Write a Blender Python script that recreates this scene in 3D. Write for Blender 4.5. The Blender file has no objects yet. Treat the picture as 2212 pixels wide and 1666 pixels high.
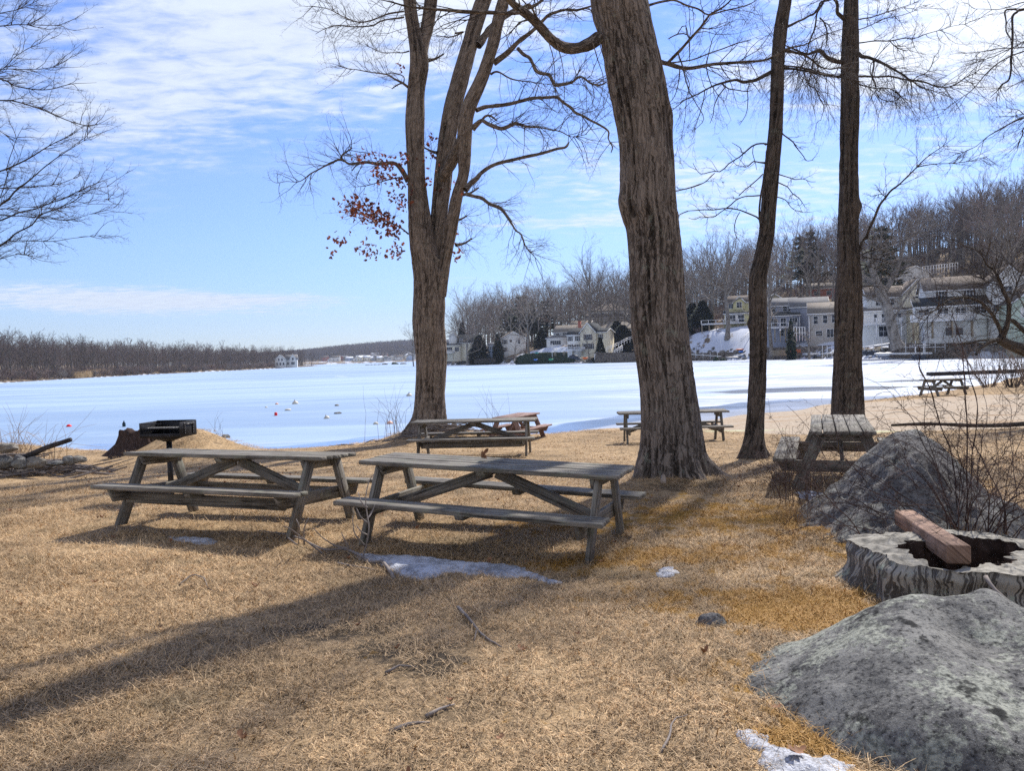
import bpy, bmesh, math, random
import numpy as np
from mathutils import Vector, Matrix
sin, cos, pi, rad = math.sin, math.cos, math.pi, math.radians
SC = bpy.context.scene
COL = SC.collection

# ---------------------------------------------------------------- camera
CAM_Z = 1.77; PITCH = .0362; ROLL = .0311; FD = 2344/3060*2212
_f = Vector((0, cos(PITCH), -sin(PITCH))); _u = Vector((0, sin(PITCH), cos(PITCH))); _r = Vector((1, 0, 0))
_r2 = _r*cos(ROLL) - _u*sin(ROLL); _u2 = _u*cos(ROLL) + _r*sin(ROLL)
cam_data = bpy.data.cameras.new("camera"); cam = bpy.data.objects.new("camera", cam_data); COL.objects.link(cam)
cam_data.sensor_width = 36; cam_data.lens = 36*2344/3060; cam_data.clip_start = .05; cam_data.clip_end = 9000
cam.matrix_world = Matrix(((_r2.x, _u2.x, -_f.x, 0), (_r2.y, _u2.y, -_f.y, 0), (_r2.z, _u2.z, -_f.z, CAM_Z), (0, 0, 0, 1)))
SC.camera = cam

# ---------------------------------------------------------------- sun, exposure
SUN_AZ = rad(32); SUN_EL = rad(45)
sd_ = bpy.data.lights.new("sun", 'SUN'); sun = bpy.data.objects.new("sun", sd_); COL.objects.link(sun)
sd_.energy = 4.7; sd_.angle = rad(1.0); sd_.color = (1, .94, .86)
SUN_V = Vector((sin(SUN_AZ)*cos(SUN_EL), cos(SUN_AZ)*cos(SUN_EL), sin(SUN_EL)))
sun.rotation_euler = SUN_V.to_track_quat('Z', 'Y').to_euler()
SC.view_settings.view_transform = 'Standard'; SC.view_settings.look = 'None'
SC.view_settings.exposure = .45; SC.view_settings.gamma = 1
try: SC.cycles.use_denoising = False; SC.cycles.max_bounces = 8; SC.cycles.diffuse_bounces = 4; SC.cycles.glossy_bounces = 3; SC.cycles.transparent_max_bounces = 8; SC.cycles.volume_bounces = 0
except Exception: pass

# ---------------------------------------------------------------- little shader-expression helper
class X:
    def __init__(s, nt, v): s.nt = nt; s.v = v
    def m(s, op, *o, clamp=False):
        n = s.nt.nodes.new('ShaderNodeMath'); n.operation = op; n.use_clamp = clamp
        for i, a in enumerate((s,)+o):
            a = a.v if isinstance(a, X) else a
            if isinstance(a, (int, float)): n.inputs[i].default_value = a
            else: s.nt.links.new(a, n.inputs[i])
        return X(s.nt, n.outputs[0])
    def __add__(s, o): return s.m('ADD', o)
    __radd__ = __add__
    def __mul__(s, o): return s.m('MULTIPLY', o)
    __rmul__ = __mul__
    def __sub__(s, o): return s.m('SUBTRACT', o)
    def __rsub__(s, o): return X(s.nt, o).m('SUBTRACT', s)
    def __truediv__(s, o): return s.m('DIVIDE', o)
    def mx(s, o): return s.m('MAXIMUM', o)
    def mn(s, o): return s.m('MINIMUM', o)
    def cl(s): return s.m('ADD', 0.0, clamp=True)
    def pw(s, o): return s.m('POWER', o)
    def exp(s): return X(s.nt, 2.71828).m('POWER', s)
    def ss(s, a, b):
        n = s.nt.nodes.new('ShaderNodeMapRange'); n.interpolation_type = 'SMOOTHSTEP'
        s.nt.links.new(s.v, n.inputs[0]); n.inputs[1].default_value = a; n.inputs[2].default_value = b
        return X(s.nt, n.outputs[0])
def sep(nt, vec):
    n = nt.nodes.new('ShaderNodeSeparateXYZ'); nt.links.new(vec, n.inputs[0]); return [X(nt, n.outputs[i]) for i in range(3)]
def comb(nt, x, y, z=0.0):
    n = nt.nodes.new('ShaderNodeCombineXYZ')
    for i, a in enumerate((x, y, z)):
        if isinstance(a, X): nt.links.new(a.v, n.inputs[i])
        else: n.inputs[i].default_value = a
    return n.outputs[0]
def noise(nt, vec, scale, detail=3, rough=.55, dist=0):
    n = nt.nodes.new('ShaderNodeTexNoise'); nt.links.new(vec, n.inputs['Vector'])
    n.inputs['Scale'].default_value = scale; n.inputs['Detail'].default_value = detail
    n.inputs['Roughness'].default_value = rough; n.inputs['Distortion'].default_value = dist
    return X(nt, n.outputs['Fac'])
def voro(nt, vec, scale, feature='F1', out='Distance'):
    n = nt.nodes.new('ShaderNodeTexVoronoi'); n.feature = feature; nt.links.new(vec, n.inputs['Vector']); n.inputs['Scale'].default_value = scale
    return X(nt, n.outputs[out])
def vscale(nt, vec, s, loc=(0, 0, 0)):
    n = nt.nodes.new('ShaderNodeMapping'); nt.links.new(vec, n.inputs[0]); n.inputs['Scale'].default_value = s; n.inputs['Location'].default_value = loc
    return n.outputs[0]
def mixc(nt, f, a, b):
    n = nt.nodes.new('ShaderNodeMix'); n.data_type = 'RGBA'
    f = f.v if isinstance(f, X) else f
    if isinstance(f, (int, float)): n.inputs[0].default_value = f
    else: nt.links.new(f, n.inputs[0])
    for k, c in ((6, a), (7, b)):
        if isinstance(c, (tuple, list)): n.inputs[k].default_value = (*c[:3], 1)
        else: nt.links.new(c, n.inputs[k])
    return n.outputs[2]
def ramp(nt, f, stops):
    n = nt.nodes.new('ShaderNodeValToRGB'); nt.links.new(f.v, n.inputs[0])
    e = n.color_ramp.elements
    while len(e) < len(stops): e.new(.5)
    for i, (p, c) in enumerate(stops): e[i].position = p; e[i].color = (*c, 1)
    return n.outputs[0]
def mulc(nt, c, f):
    n = nt.nodes.new('ShaderNodeVectorMath'); n.operation = 'SCALE'; nt.links.new(c, n.inputs[0])
    if isinstance(f, X): nt.links.new(f.v, n.inputs['Scale'])
    else: n.inputs['Scale'].default_value = f
    return n.outputs[0]
def bumpn(nt, h, strength=.5, dist=.02):
    n = nt.nodes.new('ShaderNodeBump'); n.inputs['Strength'].default_value = strength; n.inputs['Distance'].default_value = dist
    nt.links.new(h.v, n.inputs['Height']); return n.outputs[0]
def newmat(name):
    m = bpy.data.materials.new(name); m.use_nodes = True; nt = m.node_tree; nt.nodes.clear()
    out = nt.nodes.new('ShaderNodeOutputMaterial'); b = nt.nodes.new('ShaderNodeBsdfPrincipled'); nt.links.new(b.outputs[0], out.inputs[0])
    return m, nt, b
def setp(nt, b, base=None, rough=.8, normal=None, spec=.3, metal=0):
    if base is not None:
        if isinstance(base, (tuple, list)): b.inputs['Base Color'].default_value = (*base[:3], 1)
        else: nt.links.new(base, b.inputs['Base Color'])
    if isinstance(rough, X): nt.links.new(rough.v, b.inputs['Roughness'])
    else: b.inputs['Roughness'].default_value = rough
    b.inputs['Specular IOR Level'].default_value = spec; b.inputs['Metallic'].default_value = metal
    if normal is not None: nt.links.new(normal, b.inputs['Normal'])
def pos(nt): return nt.nodes.new('ShaderNodeNewGeometry').outputs['Position']
def obc(nt): return nt.nodes.new('ShaderNodeTexCoord').outputs['Object']
def uvc(nt): return nt.nodes.new('ShaderNodeTexCoord').outputs['UV']
def attr(nt, name):
    n = nt.nodes.new('ShaderNodeAttribute'); n.attribute_name = name; return X(nt, n.outputs['Fac'])
def objrand(nt): return X(nt, nt.nodes.new('ShaderNodeObjectInfo').outputs['Random'])

# ---------------------------------------------------------------- sky
W = bpy.data.worlds.new("World"); SC.world = W; W.use_nodes = True
nt = W.node_tree; nt.nodes.clear()
wo = nt.nodes.new('ShaderNodeOutputWorld'); bg = nt.nodes.new('ShaderNodeBackground'); nt.links.new(bg.outputs[0], wo.inputs[0])
sky = nt.nodes.new('ShaderNodeTexSky'); sky.sky_type = 'NISHITA'; sky.sun_disc = False
sky.sun_elevation = SUN_EL; sky.sun_rotation = SUN_AZ; sky.air_density = 1; sky.dust_density = .25; sky.ozone_density = 2.5; sky.altitude = 100
tc = nt.nodes.new('ShaderNodeTexCoord').outputs['Generated']
dx, dy, dz = sep(nt, tc)
zc = dz.mx(.02)
px_, py_ = dx/(zc+.08), dy/(zc+.08)                       # cloud-plane coordinates
cp = comb(nt, px_*.9+py_*.25, py_*1.35-px_*.3, 0.0)
wisp = noise(nt, cp, 1.1, 5, .6, .2)
puff = noise(nt, comb(nt, px_*3.6, py_*6.5), 1.9, 4, .6, .3)
big = noise(nt, cp, .55, 2, .5)
hx, hz = dx/dy.mx(.15), dz/dy.mx(.15)                     # tangent-plane direction, only to say where in the sky the banks hang
sq = lambda v: v*v
def blob(cx, cz, sx, sz, a, k=0.0):
    return ((sq((hx-cx)/sx) + sq((hz-cz-(hx-cx)*k)/sz))*-1).exp()*a
front = dy.ss(.1, .35)
cov = blob(-.34, .42, .36, .13, .85, .12) + blob(-.05, .48, .25, .14, .5) + blob(.62, .42, .22, .14, 1.0) + blob(.42, .34, .18, .06, .3) \
    + blob(-.50, .088, .22, .017, 1.1, -.06) + blob(-.33, .083, .13, .008, .4, -.02) + blob(.10, .24, .2, .05, .3, .0) + blob(.20, .215, .12, .03, .3) \
    + blob(.0, .165, .16, .008, .22) + blob(.12, .17, .1, .006, .4) + blob(.42, .21, .3, .035, .30, .1) + blob(.36, .155, .3, .02, .34) + blob(-.42, .2, .12, .02, .12) \
    + blob(-.5, .3, .12, .06, .25) + blob(.0, .1, .2, .006, .25) + blob(.3,.12,.12,.01,.2)
cov = cov*front + (1.0-front)*(big*.5+.42)  # unseen cloud cover behind the camera, added as neutral fill light
dens = (cov + (wisp-.5)*1.0 + (puff-.5)*1.7*cov.ss(.05, .35) - .10)
dens = dens.ss(.0, .92)*dz.ss(.015, .05)*.92
grad = dz.ss(-.02, .55)
skyc = nt.nodes.new('ShaderNodeMix'); skyc.data_type = 'RGBA'; skyc.blend_type = 'MULTIPLY'; skyc.inputs[0].default_value = 1
nt.links.new(sky.outputs[0], skyc.inputs[6])
tint = ramp(nt, grad, [(0, (.60, .68, .93)), (.08, (.62, .72, 1.0)), (.20, (.70, .79, 1.08)), (.40, (.78, .85, 1.15)), (1, (.66, .84, 1.28))])
nt.links.new(tint, skyc.inputs[7])
glow = ((dx*SUN_V.x + dy*SUN_V.y + dz*SUN_V.z).mx(0.0)).pw(7)
cl_col = mixc(nt, glow.cl(), (4.7, 5.25, 6.2), (9.5, 9.6, 9.8))
cl_col = mixc(nt, front, (4.4, 4.3, 4.2), cl_col)
cl_col = mulc(nt, cl_col, puff*.35+.84)
cmix = mixc(nt, dens, skyc.outputs[2], cl_col)
nt.links.new(cmix, bg.inputs[0]); bg.inputs[1].default_value = .12

# ---------------------------------------------------------------- geometry helpers
rng = np.random.default_rng(7)
def ray(u, v):
    uu, vv = u-1106, -(v-833)
    a = (uu*cos(ROLL)+vv*sin(ROLL))/FD; b = (-uu*sin(ROLL)+vv*cos(ROLL))/FD
    return np.array([a, cos(PITCH)+b*sin(PITCH), -sin(PITCH)+b*cos(PITCH)])
def P(u, v, Y): d = ray(u, v); return np.array([0, 0, CAM_Z])+d*(Y/d[1])
def G(u, v, z=0.): d = ray(u, v); return np.array([0, 0, CAM_Z])+d*((z-CAM_Z)/d[2])
def hash3(i, j, k, s=0):
    h = (i*374761393 + j*668265263 + k*2147483647 + s*974634777) & 0xffffffff
    h = ((h ^ (h >> 13))*1274126177) & 0xffffffff
    return ((h ^ (h >> 16)) & 0xffffff)/float(0xffffff)
def vnoise(p, s=0):
    p = np.asarray(p, float); i = np.floor(p).astype(np.int64); f = p-i; f = f*f*(3-2*f); r = 0
    for a in (0, 1):
        for b in (0, 1):
            for c in (0, 1):
                w = (f[..., 0] if a else 1-f[..., 0])*(f[..., 1] if b else 1-f[..., 1])*(f[..., 2] if c else 1-f[..., 2])
                r = r+w*hash3(i[..., 0]+a, i[..., 1]+b, i[..., 2]+c, s)
    return r*2-1
def fbm(p, o=4, s=0, g=.5):
    p = np.asarray(p, float); r = 0; a = 1
    for k in range(o): r = r+a*vnoise(p*2**k+k*17.3, s+k); a *= g
    return r
def sstep(a, b, x): t = np.clip((x-a)/(b-a), 0, 1); return t*t*(3-2*t)
def mesh(V, Q=None, T=None, uv=None, smooth=False, mats=(), midx=None, name='m'):
    me = bpy.data.meshes.new(name); V = np.asarray(V, np.float32)
    Q = np.zeros((0, 4), int) if Q is None else np.asarray(Q, int).reshape(-1, 4)
    T = np.zeros((0, 3), int) if T is None else np.asarray(T, int).reshape(-1, 3)
    loops = np.concatenate([Q.ravel(), T.ravel()]).astype(np.int32)
    me.vertices.add(len(V)); me.vertices.foreach_set('co', V.ravel())
    me.loops.add(len(loops)); me.loops.foreach_set('vertex_index', loops)
    n = len(Q)+len(T); me.polygons.add(n)
    st = np.concatenate([np.arange(len(Q))*4, len(Q)*4+np.arange(len(T))*3]).astype(np.int32)
    me.polygons.foreach_set('loop_start', st)
    me.polygons.foreach_set('loop_total', np.concatenate([np.full(len(Q), 4), np.full(len(T), 3)]).astype(np.int32))
    if smooth: me.polygons.foreach_set('use_smooth', np.ones(n, bool))
    if midx is not None: me.polygons.foreach_set('material_index', np.asarray(midx, np.int32))
    if uv is not None:
        l = me.uv_layers.new(name='UVMap'); uv = np.asarray(uv, np.float32)
        if len(uv) == len(V): uv = uv[loops]
        l.data.foreach_set('uv', uv.ravel())
    me.update(calc_edges=True); me.validate()
    for m in mats: me.materials.append(m)
    return me
def fattr(me, name, vals):
    a = me.attributes.new(name, 'FLOAT', 'POINT'); a.data.foreach_set('value', np.asarray(vals, np.float32))
def ob(name, me, parent=None):
    o = bpy.data.objects.new(name, me); COL.objects.link(o)
    if me is not None: me.name = name
    if parent is not None: o.parent = parent
    return o
def tag(o, label=None, cat=None, group=None, kind=None):
    if label: o['label'] = label
    if cat: o['category'] = cat
    if group: o['group'] = group
    if kind: o['kind'] = kind
    return o
def thing(name, label, cat, loc=(0, 0, 0), rz=0, group=None):
    o = bpy.data.objects.new(name, None); COL.objects.link(o); o.empty_display_size = .2
    o.location = loc; o.rotation_euler = (0, 0, rz); return tag(o, label, cat, group)
def dup(root, loc, rz=0, label=None, scale=None):
    r = root.copy(); COL.objects.link(r); r.location = loc; r.rotation_euler = (0, 0, rz)
    if scale: r.scale = scale if hasattr(scale, '__len__') else (scale,)*3
    if label: r['label'] = label
    for ch in list(root.children):
        c = ch.copy(); COL.objects.link(c); c.parent = r
        for g in ch.children:
            d = g.copy(); COL.objects.link(d); d.parent = c
    return r
class MB:
    """collects boxes / tubes / quads into one mesh; uv = metres along the grain, metres across"""
    def __init__(s): s.V = []; s.Q = []; s.T = []; s.uq = []; s.ut = []; s.n = 0
    def add(s, V, Q=(), T=(), uq=None, ut=None):
        V = np.asarray(V, float); s.V.append(V)
        for q in Q: s.Q.append([a+s.n for a in q])
        for t in T: s.T.append([a+s.n for a in t])
        s.uq += list(uq) if uq is not None else [(V[a][0]+V[a][1]*.3, V[a][2]) for q in Q for a in q]
        s.ut += list(ut) if ut is not None else [(V[a][0]+V[a][1]*.3, V[a][2]) for t in T for a in t]
        s.n += len(V); return s
    def box(s, c, size, M=None, grain=0, uo=None, jit=0):
        hx_, hy_, hz_ = [a/2 for a in size]
        L = np.array([(x, y, z) for x in (-hx_, hx_) for y in (-hy_, hy_) for z in (-hz_, hz_)])
        if jit: L = L+rng.uniform(-jit, jit, L.shape)
        Q = [(0, 1, 3, 2), (4, 6, 7, 5), (0, 4, 5, 1), (2, 3, 7, 6), (0, 2, 6, 4), (1, 5, 7, 3)]
        o = rng.uniform(0, 50) if uo is None else uo
        a2 = [i for i in range(3) if i != grain]; uq = []
        for q in Q:
            nrm = [i for i in range(3) if len({round(L[k][i], 1 if jit else 6) for k in q}) == 1] if not jit else []
            for k in q: uq.append((L[k][grain]+o, L[k][a2[0]]+L[k][a2[1]]+o*.37))
        R = np.array(M) if M is not None else np.eye(3)
        return s.add(L@R.T+np.array(c), Q, (), uq)
    def beam(s, a, b, w, h, up=(0, 0, 1), ext=0):
        a = np.array(a, float); b = np.array(b, float); d = b-a; L = np.linalg.norm(d); x = d/L
        y = np.cross(up, x); y /= np.linalg.norm(y); z = np.cross(x, y)
        return s.box((a+b)/2, (L+ext, w, h), np.stack([x, y, z], 1))
    def tube(s, pts, r, n=8, cap=True):
        V, Q, uv = tube1(pts, r, n); b = s.n; k = len(pts)
        T = []
        s.V.append(V); s.Q += (Q+b).tolist(); s.uq += [tuple(uv[i]) for q in Q for i in q]; s.n += len(V)
        if cap:
            for e, ring in ((0, range(n)), (1, range((k-1)*n, k*n))):
                c = np.mean(V[list(ring)], 0); s.V.append(c[None]); ci = s.n; s.n += 1; rr = list(ring)
                for i in range(n):
                    t = [b+rr[i], b+rr[(i+1) % n], ci]; s.T.append(t if e else t[::-1]); s.ut += [(0, 0)]*3
        return s
    def lathe(s, prof, n=16, c=(0, 0, 0)):
        prof = np.array(prof, float); k = len(prof); th = np.arange(n)*2*pi/n
        V = np.stack([np.outer(prof[:, 0], np.cos(th))+c[0], np.outer(prof[:, 0], np.sin(th))+c[1], np.repeat(prof[:, 1:2], n, 1)+c[2]], -1).reshape(-1, 3)
        Q = [(i*n+j, i*n+(j+1) % n, (i+1)*n+(j+1) % n, (i+1)*n+j) for i in range(k-1) for j in range(n)]
        return s.add(V, Q)
    def build(s, name, mat, parent=None, smooth=False, bev=0):
        V = np.concatenate(s.V); uv = np.array(list(s.uq)+list(s.ut)) if (s.uq or s.ut) else None
        me = mesh(V, s.Q, s.T, uv, smooth, (mat,))
        o = ob(name, me, parent)
        if bev:
            b = o.modifiers.new('b', 'BEVEL'); b.width = bev; b.segments = 1; b.limit_method = 'ANGLE'; b.angle_limit = .6
        return o
def tube1(pts, r, n):
    pts = np.asarray(pts, float); k = len(pts); r = np.broadcast_to(np.asarray(r, float), (k,))
    t = np.gradient(pts, axis=0); t /= np.linalg.norm(t, axis=1, keepdims=True)+1e-12
    a = np.array([1., 0, 0]) if abs(t[0][0]) < .8 else np.array([0, 1., 0])
    fr = []; x = a-t[0]*(a@t[0]); x /= np.linalg.norm(x)
    for i in range(k):
        x = x-t[i]*(x@t[i]); x /= np.linalg.norm(x); fr.append(x)
    fr = np.array(fr); fy = np.cross(t, fr); th = np.arange(n)*2*pi/n
    V = pts[:, None]+(fr[:, None]*np.cos(th)[None, :, None]+fy[:, None]*np.sin(th)[None, :, None])*r[:, None, None]
    idx = np.arange(k*n).reshape(k, n); nx = np.roll(idx, -1, 1)
    Q = np.stack([idx[:-1], nx[:-1], nx[1:], idx[1:]], -1).reshape(-1, 4)
    L = np.concatenate([[0], np.cumsum(np.linalg.norm(np.diff(pts, axis=0), axis=1))])
    tt = np.abs((th/(2*pi)*2)-1)
    uv = np.stack([np.broadcast_to(tt[None]*r.mean()*3.1, (k, n)), np.broadcast_to(L[:, None], (k, n))], -1).reshape(-1, 2)
    return V.reshape(-1, 3), Q, uv
def tubes(paths, sides=3):
    """many thin tapering tubes -> V,Q,uv ; paths = list of (pts(k,3), radii(k))"""
    groups = {}
    for p, r in paths: groups.setdefault(len(p), []).append((p, r))
    Vs, Qs, Us, base = [], [], [], 0
    th = np.arange(sides)*2*pi/sides
    for k, lst in groups.items():
        Pn = np.array([a[0] for a in lst], float); R = np.array([a[1] for a in lst], float); n = len(lst)
        t = np.gradient(Pn, axis=1); t /= np.linalg.norm(t, axis=2, keepdims=True)+1e-9
        m = t.mean(1); m /= np.linalg.norm(m, axis=1, keepdims=True)+1e-9
        ref = np.where(np.abs(m[:, 2:3]) < .75, np.array([[0, 0, 1.]]), np.array([[1., 0, 0]]))
        a = np.cross(t, ref[:, None]); a /= np.linalg.norm(a, axis=2, keepdims=True)+1e-9; b = np.cross(t, a)
        V = Pn[:, :, None]+(a[:, :, None]*np.cos(th)[:, None]+b[:, :, None]*np.sin(th)[:, None])*R[:, :, None, None]
        idx = np.arange(n*k*sides).reshape(n, k, sides)+base; nx = np.roll(idx, -1, 2)
        Qs.append(np.stack([idx[:, :-1], nx[:, :-1], nx[:, 1:], idx[:, 1:]], -1).reshape(-1, 4))
        L = np.cumsum(np.linalg.norm(np.diff(Pn, axis=1, prepend=Pn[:, :1]), axis=2), 1)
        Us.append(np.stack([np.broadcast_to((th/6)[None, None]*.1, (n, k, sides)), np.broadcast_to(L[:, :, None], (n, k, sides))], -1).reshape(-1, 2))
        Vs.append(V.reshape(-1, 3)); base += n*k*sides
    return np.concatenate(Vs), np.concatenate(Qs), np.concatenate(Us)
def tubemesh(paths, sides, mat): V, Q, uv = tubes(paths, sides); return mesh(V, Q, None, uv, sides > 4, (mat,))
def smoothpath(pts, rr, step):
    """Catmull-Rom resample of pts (k,3) and radii"""
    A = np.concatenate([np.asarray(pts, float), np.asarray(rr, float)[:, None]], 1)
    E_ = np.concatenate([[2*A[0]-A[1]], A, [2*A[-1]-A[-2]]]); out = []
    for i in range(1, len(E_)-2):
        p0, p1, p2, p3 = E_[i-1:i+3]; n = max(1, int(np.linalg.norm((p2-p1)[:3])/step))
        for t in np.arange(n)/n:
            out.append(.5*((2*p1)+(-p0+p2)*t+(2*p0-5*p1+4*p2-p3)*t*t+(-p0+3*p1-3*p2+p3)*t**3))
    out.append(A[-1]); o = np.array(out); return o[:, :3], np.maximum(o[:, 3], .0015)
# ---------------------------------------------------------------- land and ice
LAKE_Z = -.83
LAKE = np.array([(-40, 35), (-27, 33.5), (-20.3, 29.5), (-15.8, 26.5), (-12, 24), (-9.5, 22.8), (-7, 22.2), (-4.8, 23.5), (-3.6, 25.2), (-1.8, 25.4), (-.6, 24.5), (1, 24.6),
    (3.9, 28.4), (7.8, 33), (10.4, 34.3), (13, 37.3), (19.6, 41.9), (25, 47), (34, 56), (45, 62), (60, 68), (85, 85), (100, 108), (92, 122), (79, 132.4), (77, 146),
    (70.6, 158.4), (67.8, 192.9), (56, 212), (42, 232), (37.1, 237), (18, 262), (-.8, 290), (-29.3, 343), (-36, 380), (-42, 520), (-10, 900), (60, 1300), (40, 1420),
    (-200, 1420), (-520, 1350), (-440, 1100), (-290, 800), (-176, 720), (-166, 640), (-151, 506), (-149, 418), (-152.6, 343), (-143, 260), (-131, 200.6), (-128, 150), (-115, 90), (-90, 55), (-60, 42)], float)
def sdist(x, y):
    x = np.asarray(x, float); y = np.asarray(y, float); sh = x.shape; x = x.ravel(); y = y.ravel()
    d = np.full(x.shape, 1e9); ins = np.zeros(x.shape, bool)
    for a, b in zip(LAKE, np.roll(LAKE, -1, 0)):
        e = b-a; t = np.clip(((x-a[0])*e[0]+(y-a[1])*e[1])/(e@e), 0, 1)
        d = np.minimum(d, np.hypot(x-a[0]-t*e[0], y-a[1]-t*e[1]))
        c = ((a[1] > y) != (b[1] > y)); xs = a[0]+(y-a[1])*e[0]/(e[1] if e[1] else 1e-9); ins ^= c & (x < xs)
    return np.where(ins, -d, d).reshape(sh)
PADS = []                                # (x, y, z, radius): level places under houses
def H(x, y):
    x = np.asarray(x, float); y = np.asarray(y, float); s = sdist(x, y)
    q = np.stack([x, y, np.zeros_like(x)], -1)
    # near lawn and beach
    zl = -.047*np.clip(y-10, 0, 11.5)*sstep(4, 9, y+4) + .035*fbm(q*.45, 3, 5)*sstep(3, 6, np.hypot(x, y))
    zl = zl+.72*np.exp(-((x+7.9)/1.15)**2-((y-19.0)/1.2)**2) + .42*np.exp(-((x+2.2)/1.3)**2-((y-22.6)/1.3)**2) + .12*np.exp(-((x-2.12)/1.)**2-((y-10.4)/1.)**2)
    w = 1.6+7.*sstep(2, 8, x)*sstep(40, 30, x)
    near = -.95+(zl+.95)*sstep(0, 1, np.clip(s, 0, None)/w*1.0+.12*(s > 0))
    # right-hand hillside
    n2 = fbm(q*.03, 3, 9)
    right = -.83+.9*sstep(.2, 1.6, s)+3.2*sstep(4, 22, s)+(.165*np.clip(s-16, 0, 120)+.16*np.clip(s-70, 0, 90)*sstep(60, 110, x))*sstep(460, 250, y)+.06*np.clip(s-16, 0, 90)+n2*1.2*sstep(5, 30, s)
    k = (y < 200) & (x > 75)
    left = -.83+.7*sstep(0, 5, s)+.03*np.clip(s, 0, 250)+n2*1.5*sstep(10, 60, s)
    far = -.83+2*sstep(0, 15, s)+.066*np.clip(s, 0, 600)*(1+.35*fbm(q*.0022, 2, 3))*sstep(-800, -150, x+.0*y)
    z = np.where(y > 1000-.0*x, far, np.where(x < -90, left, right))
    wn = sstep(95, 70, y)*sstep(-100, -60, x); wn = np.where(y < 40, 1, wn)
    z = z*(1-wn)+near*wn
    bl = sstep(800, 1200, y); z = np.where(y > 800, (np.where(x < -90, left, right))*(1-bl)+far*bl, z)
    z = np.where(s < 0, np.maximum(-.9+s*.25, -2.2)+0*z, z)
    for (a, b, c, r) in PADS:
        t = sstep(r*2.6, r*.8, np.hypot(x-a, y-b))*sstep(0, 7, s); z = z*(1-t)+c*t
    return z
def H1(x, y): return float(H(np.array([x]), np.array([y]))[0])
def g(u, v):
    """the ground point seen in direction (u, v)"""
    d = ray(u, v); t = np.concatenate([np.geomspace(2.5, 700, 700)]); p = d[None]*t[:, None]; z = H(p[:, 0], p[:, 1])
    k = np.argmax(CAM_Z+p[:, 2] < z); return np.array([p[k, 0], p[k, 1], z[k]])

def polar(rs, ths, zf):
    R, T_ = np.meshgrid(rs, ths, indexing='ij'); x = R*np.sin(T_); y = R*np.cos(T_); z = zf(x, y)
    n, m = R.shape; idx = np.arange(n*m).reshape(n, m); nx = np.roll(idx, -1, 1)
    Q = np.stack([idx[:-1], nx[:-1], nx[1:], idx[1:]], -1).reshape(-1, 4)
    return x, y, z, Q[:, ::-1]
def angles():
    a = np.concatenate([np.linspace(-pi, -.72, 90, endpoint=False), np.linspace(-.72, .72, 560, endpoint=False), np.linspace(.72, pi, 90, endpoint=False)]); return a

def build_land():
    rs = np.concatenate([[0.02], np.arange(.6, 9, .12), np.geomspace(9, 2850, 330)])
    x, y, z, Q = polar(rs, angles(), H)
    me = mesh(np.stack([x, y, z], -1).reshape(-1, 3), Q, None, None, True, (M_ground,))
    s = sdist(x, y)
    bnd = np.interp(x, [-30, -.5, 1.0, 3.4, 5.6, 6.7, 8.2, 10.8, 13.4, 40], [90, 90, 24.2, 24.4, 23.2, 21.2, 19.6, 20.6, 20.0, 20])
    far_t = np.interp(x, [10, 13, 16, 30, 60], [99, 40, 34.5, 34.0, 36])
    sand = sstep(-.3, .9, y-bnd)*(x > -.6)*(y < 70)*(1-sstep(-1, 1, y-far_t)*(x > 11))
    n = fbm(np.stack([x, y, 0*x], -1)*.05, 3, 21)
    snow = ((y > 75) | (x < -60))*np.clip(sstep(34, 6, s)*(x > -60)*(y < 700)*.72+(x < -60)*.0+sstep(1.2, .2, s)*.9+(y > 900)*sstep(250, 20, s)*.45*(s > 0)+n*.55-.1, 0, 1)
    snow = snow+.9*np.exp(-((x-98)/15)**2-((y-205)/13)**2)*(y > 75)
    snow = snow*(1-.95*np.exp(-((x-62)/9)**2-((y-219)/14)**2)) if False else snow
    fattr(me, 'sand', sand.ravel()); fattr(me, 'snow', snow.ravel()); fattr(me, 'sd', s.ravel())
    o = ob('ground', me); tag(o, kind='structure'); return o
def build_ice():
    rs = np.concatenate([np.arange(14, 60, 1.0), np.geomspace(60, 1700, 120)])
    x, y, z, Q = polar(rs, angles(), lambda a, b: 0*a+LAKE_Z)
    me = mesh(np.stack([x, y, z], -1).reshape(-1, 3), Q, None, None, True, (M_ice,))
    fattr(me, 'sd', sdist(x, y).ravel())
    o = ob('frozen_lake', me); tag(o, kind='structure'); return o

# moss patches and straw tones shared by the soil and the grass on it
MOSS = [(1.75, 8.3, 1.5, .9, .40), (1.9, 6.7, .9, .4, .35), (1.8, 5.0, .6, .25, .45), (.6, 9.6, 1.2, .35, .25), (-1.5, 10.5, 1.5, .4, .18), (1.3, 5.6, 1.3, .55, .34), (2.2, 5.3, .7, .45, .42), (.2, 8.1, 1.2, .5, .22), (2.9, 7.6, .8, 1.2, .3), (1.45, 4.1, .5, .3, .5), (1.25, 3.5, .4, .25, .45), (-1.0, 6.1, .5, .2, .25),
        (.3, 6.6, .7, .3, .28), (5.2, 9.8, 1.8, .8, .3), (1.2, 11, 1.5, .6, .2), (3.6, 4.7, .5, .4, .5), (2.7, 4.6, .3, .3, .5), (.9, 6.9, .8, .35, .3)]
def mossf(nt, p):
    x, y, z = sep(nt, p); t = None
    for (a, b, c, d, k) in MOSS:
        e = ((sq((x-a)/c)+sq((y-b)/d))*-1).exp()*k; t = e if t is None else t+e
    return t
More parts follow.
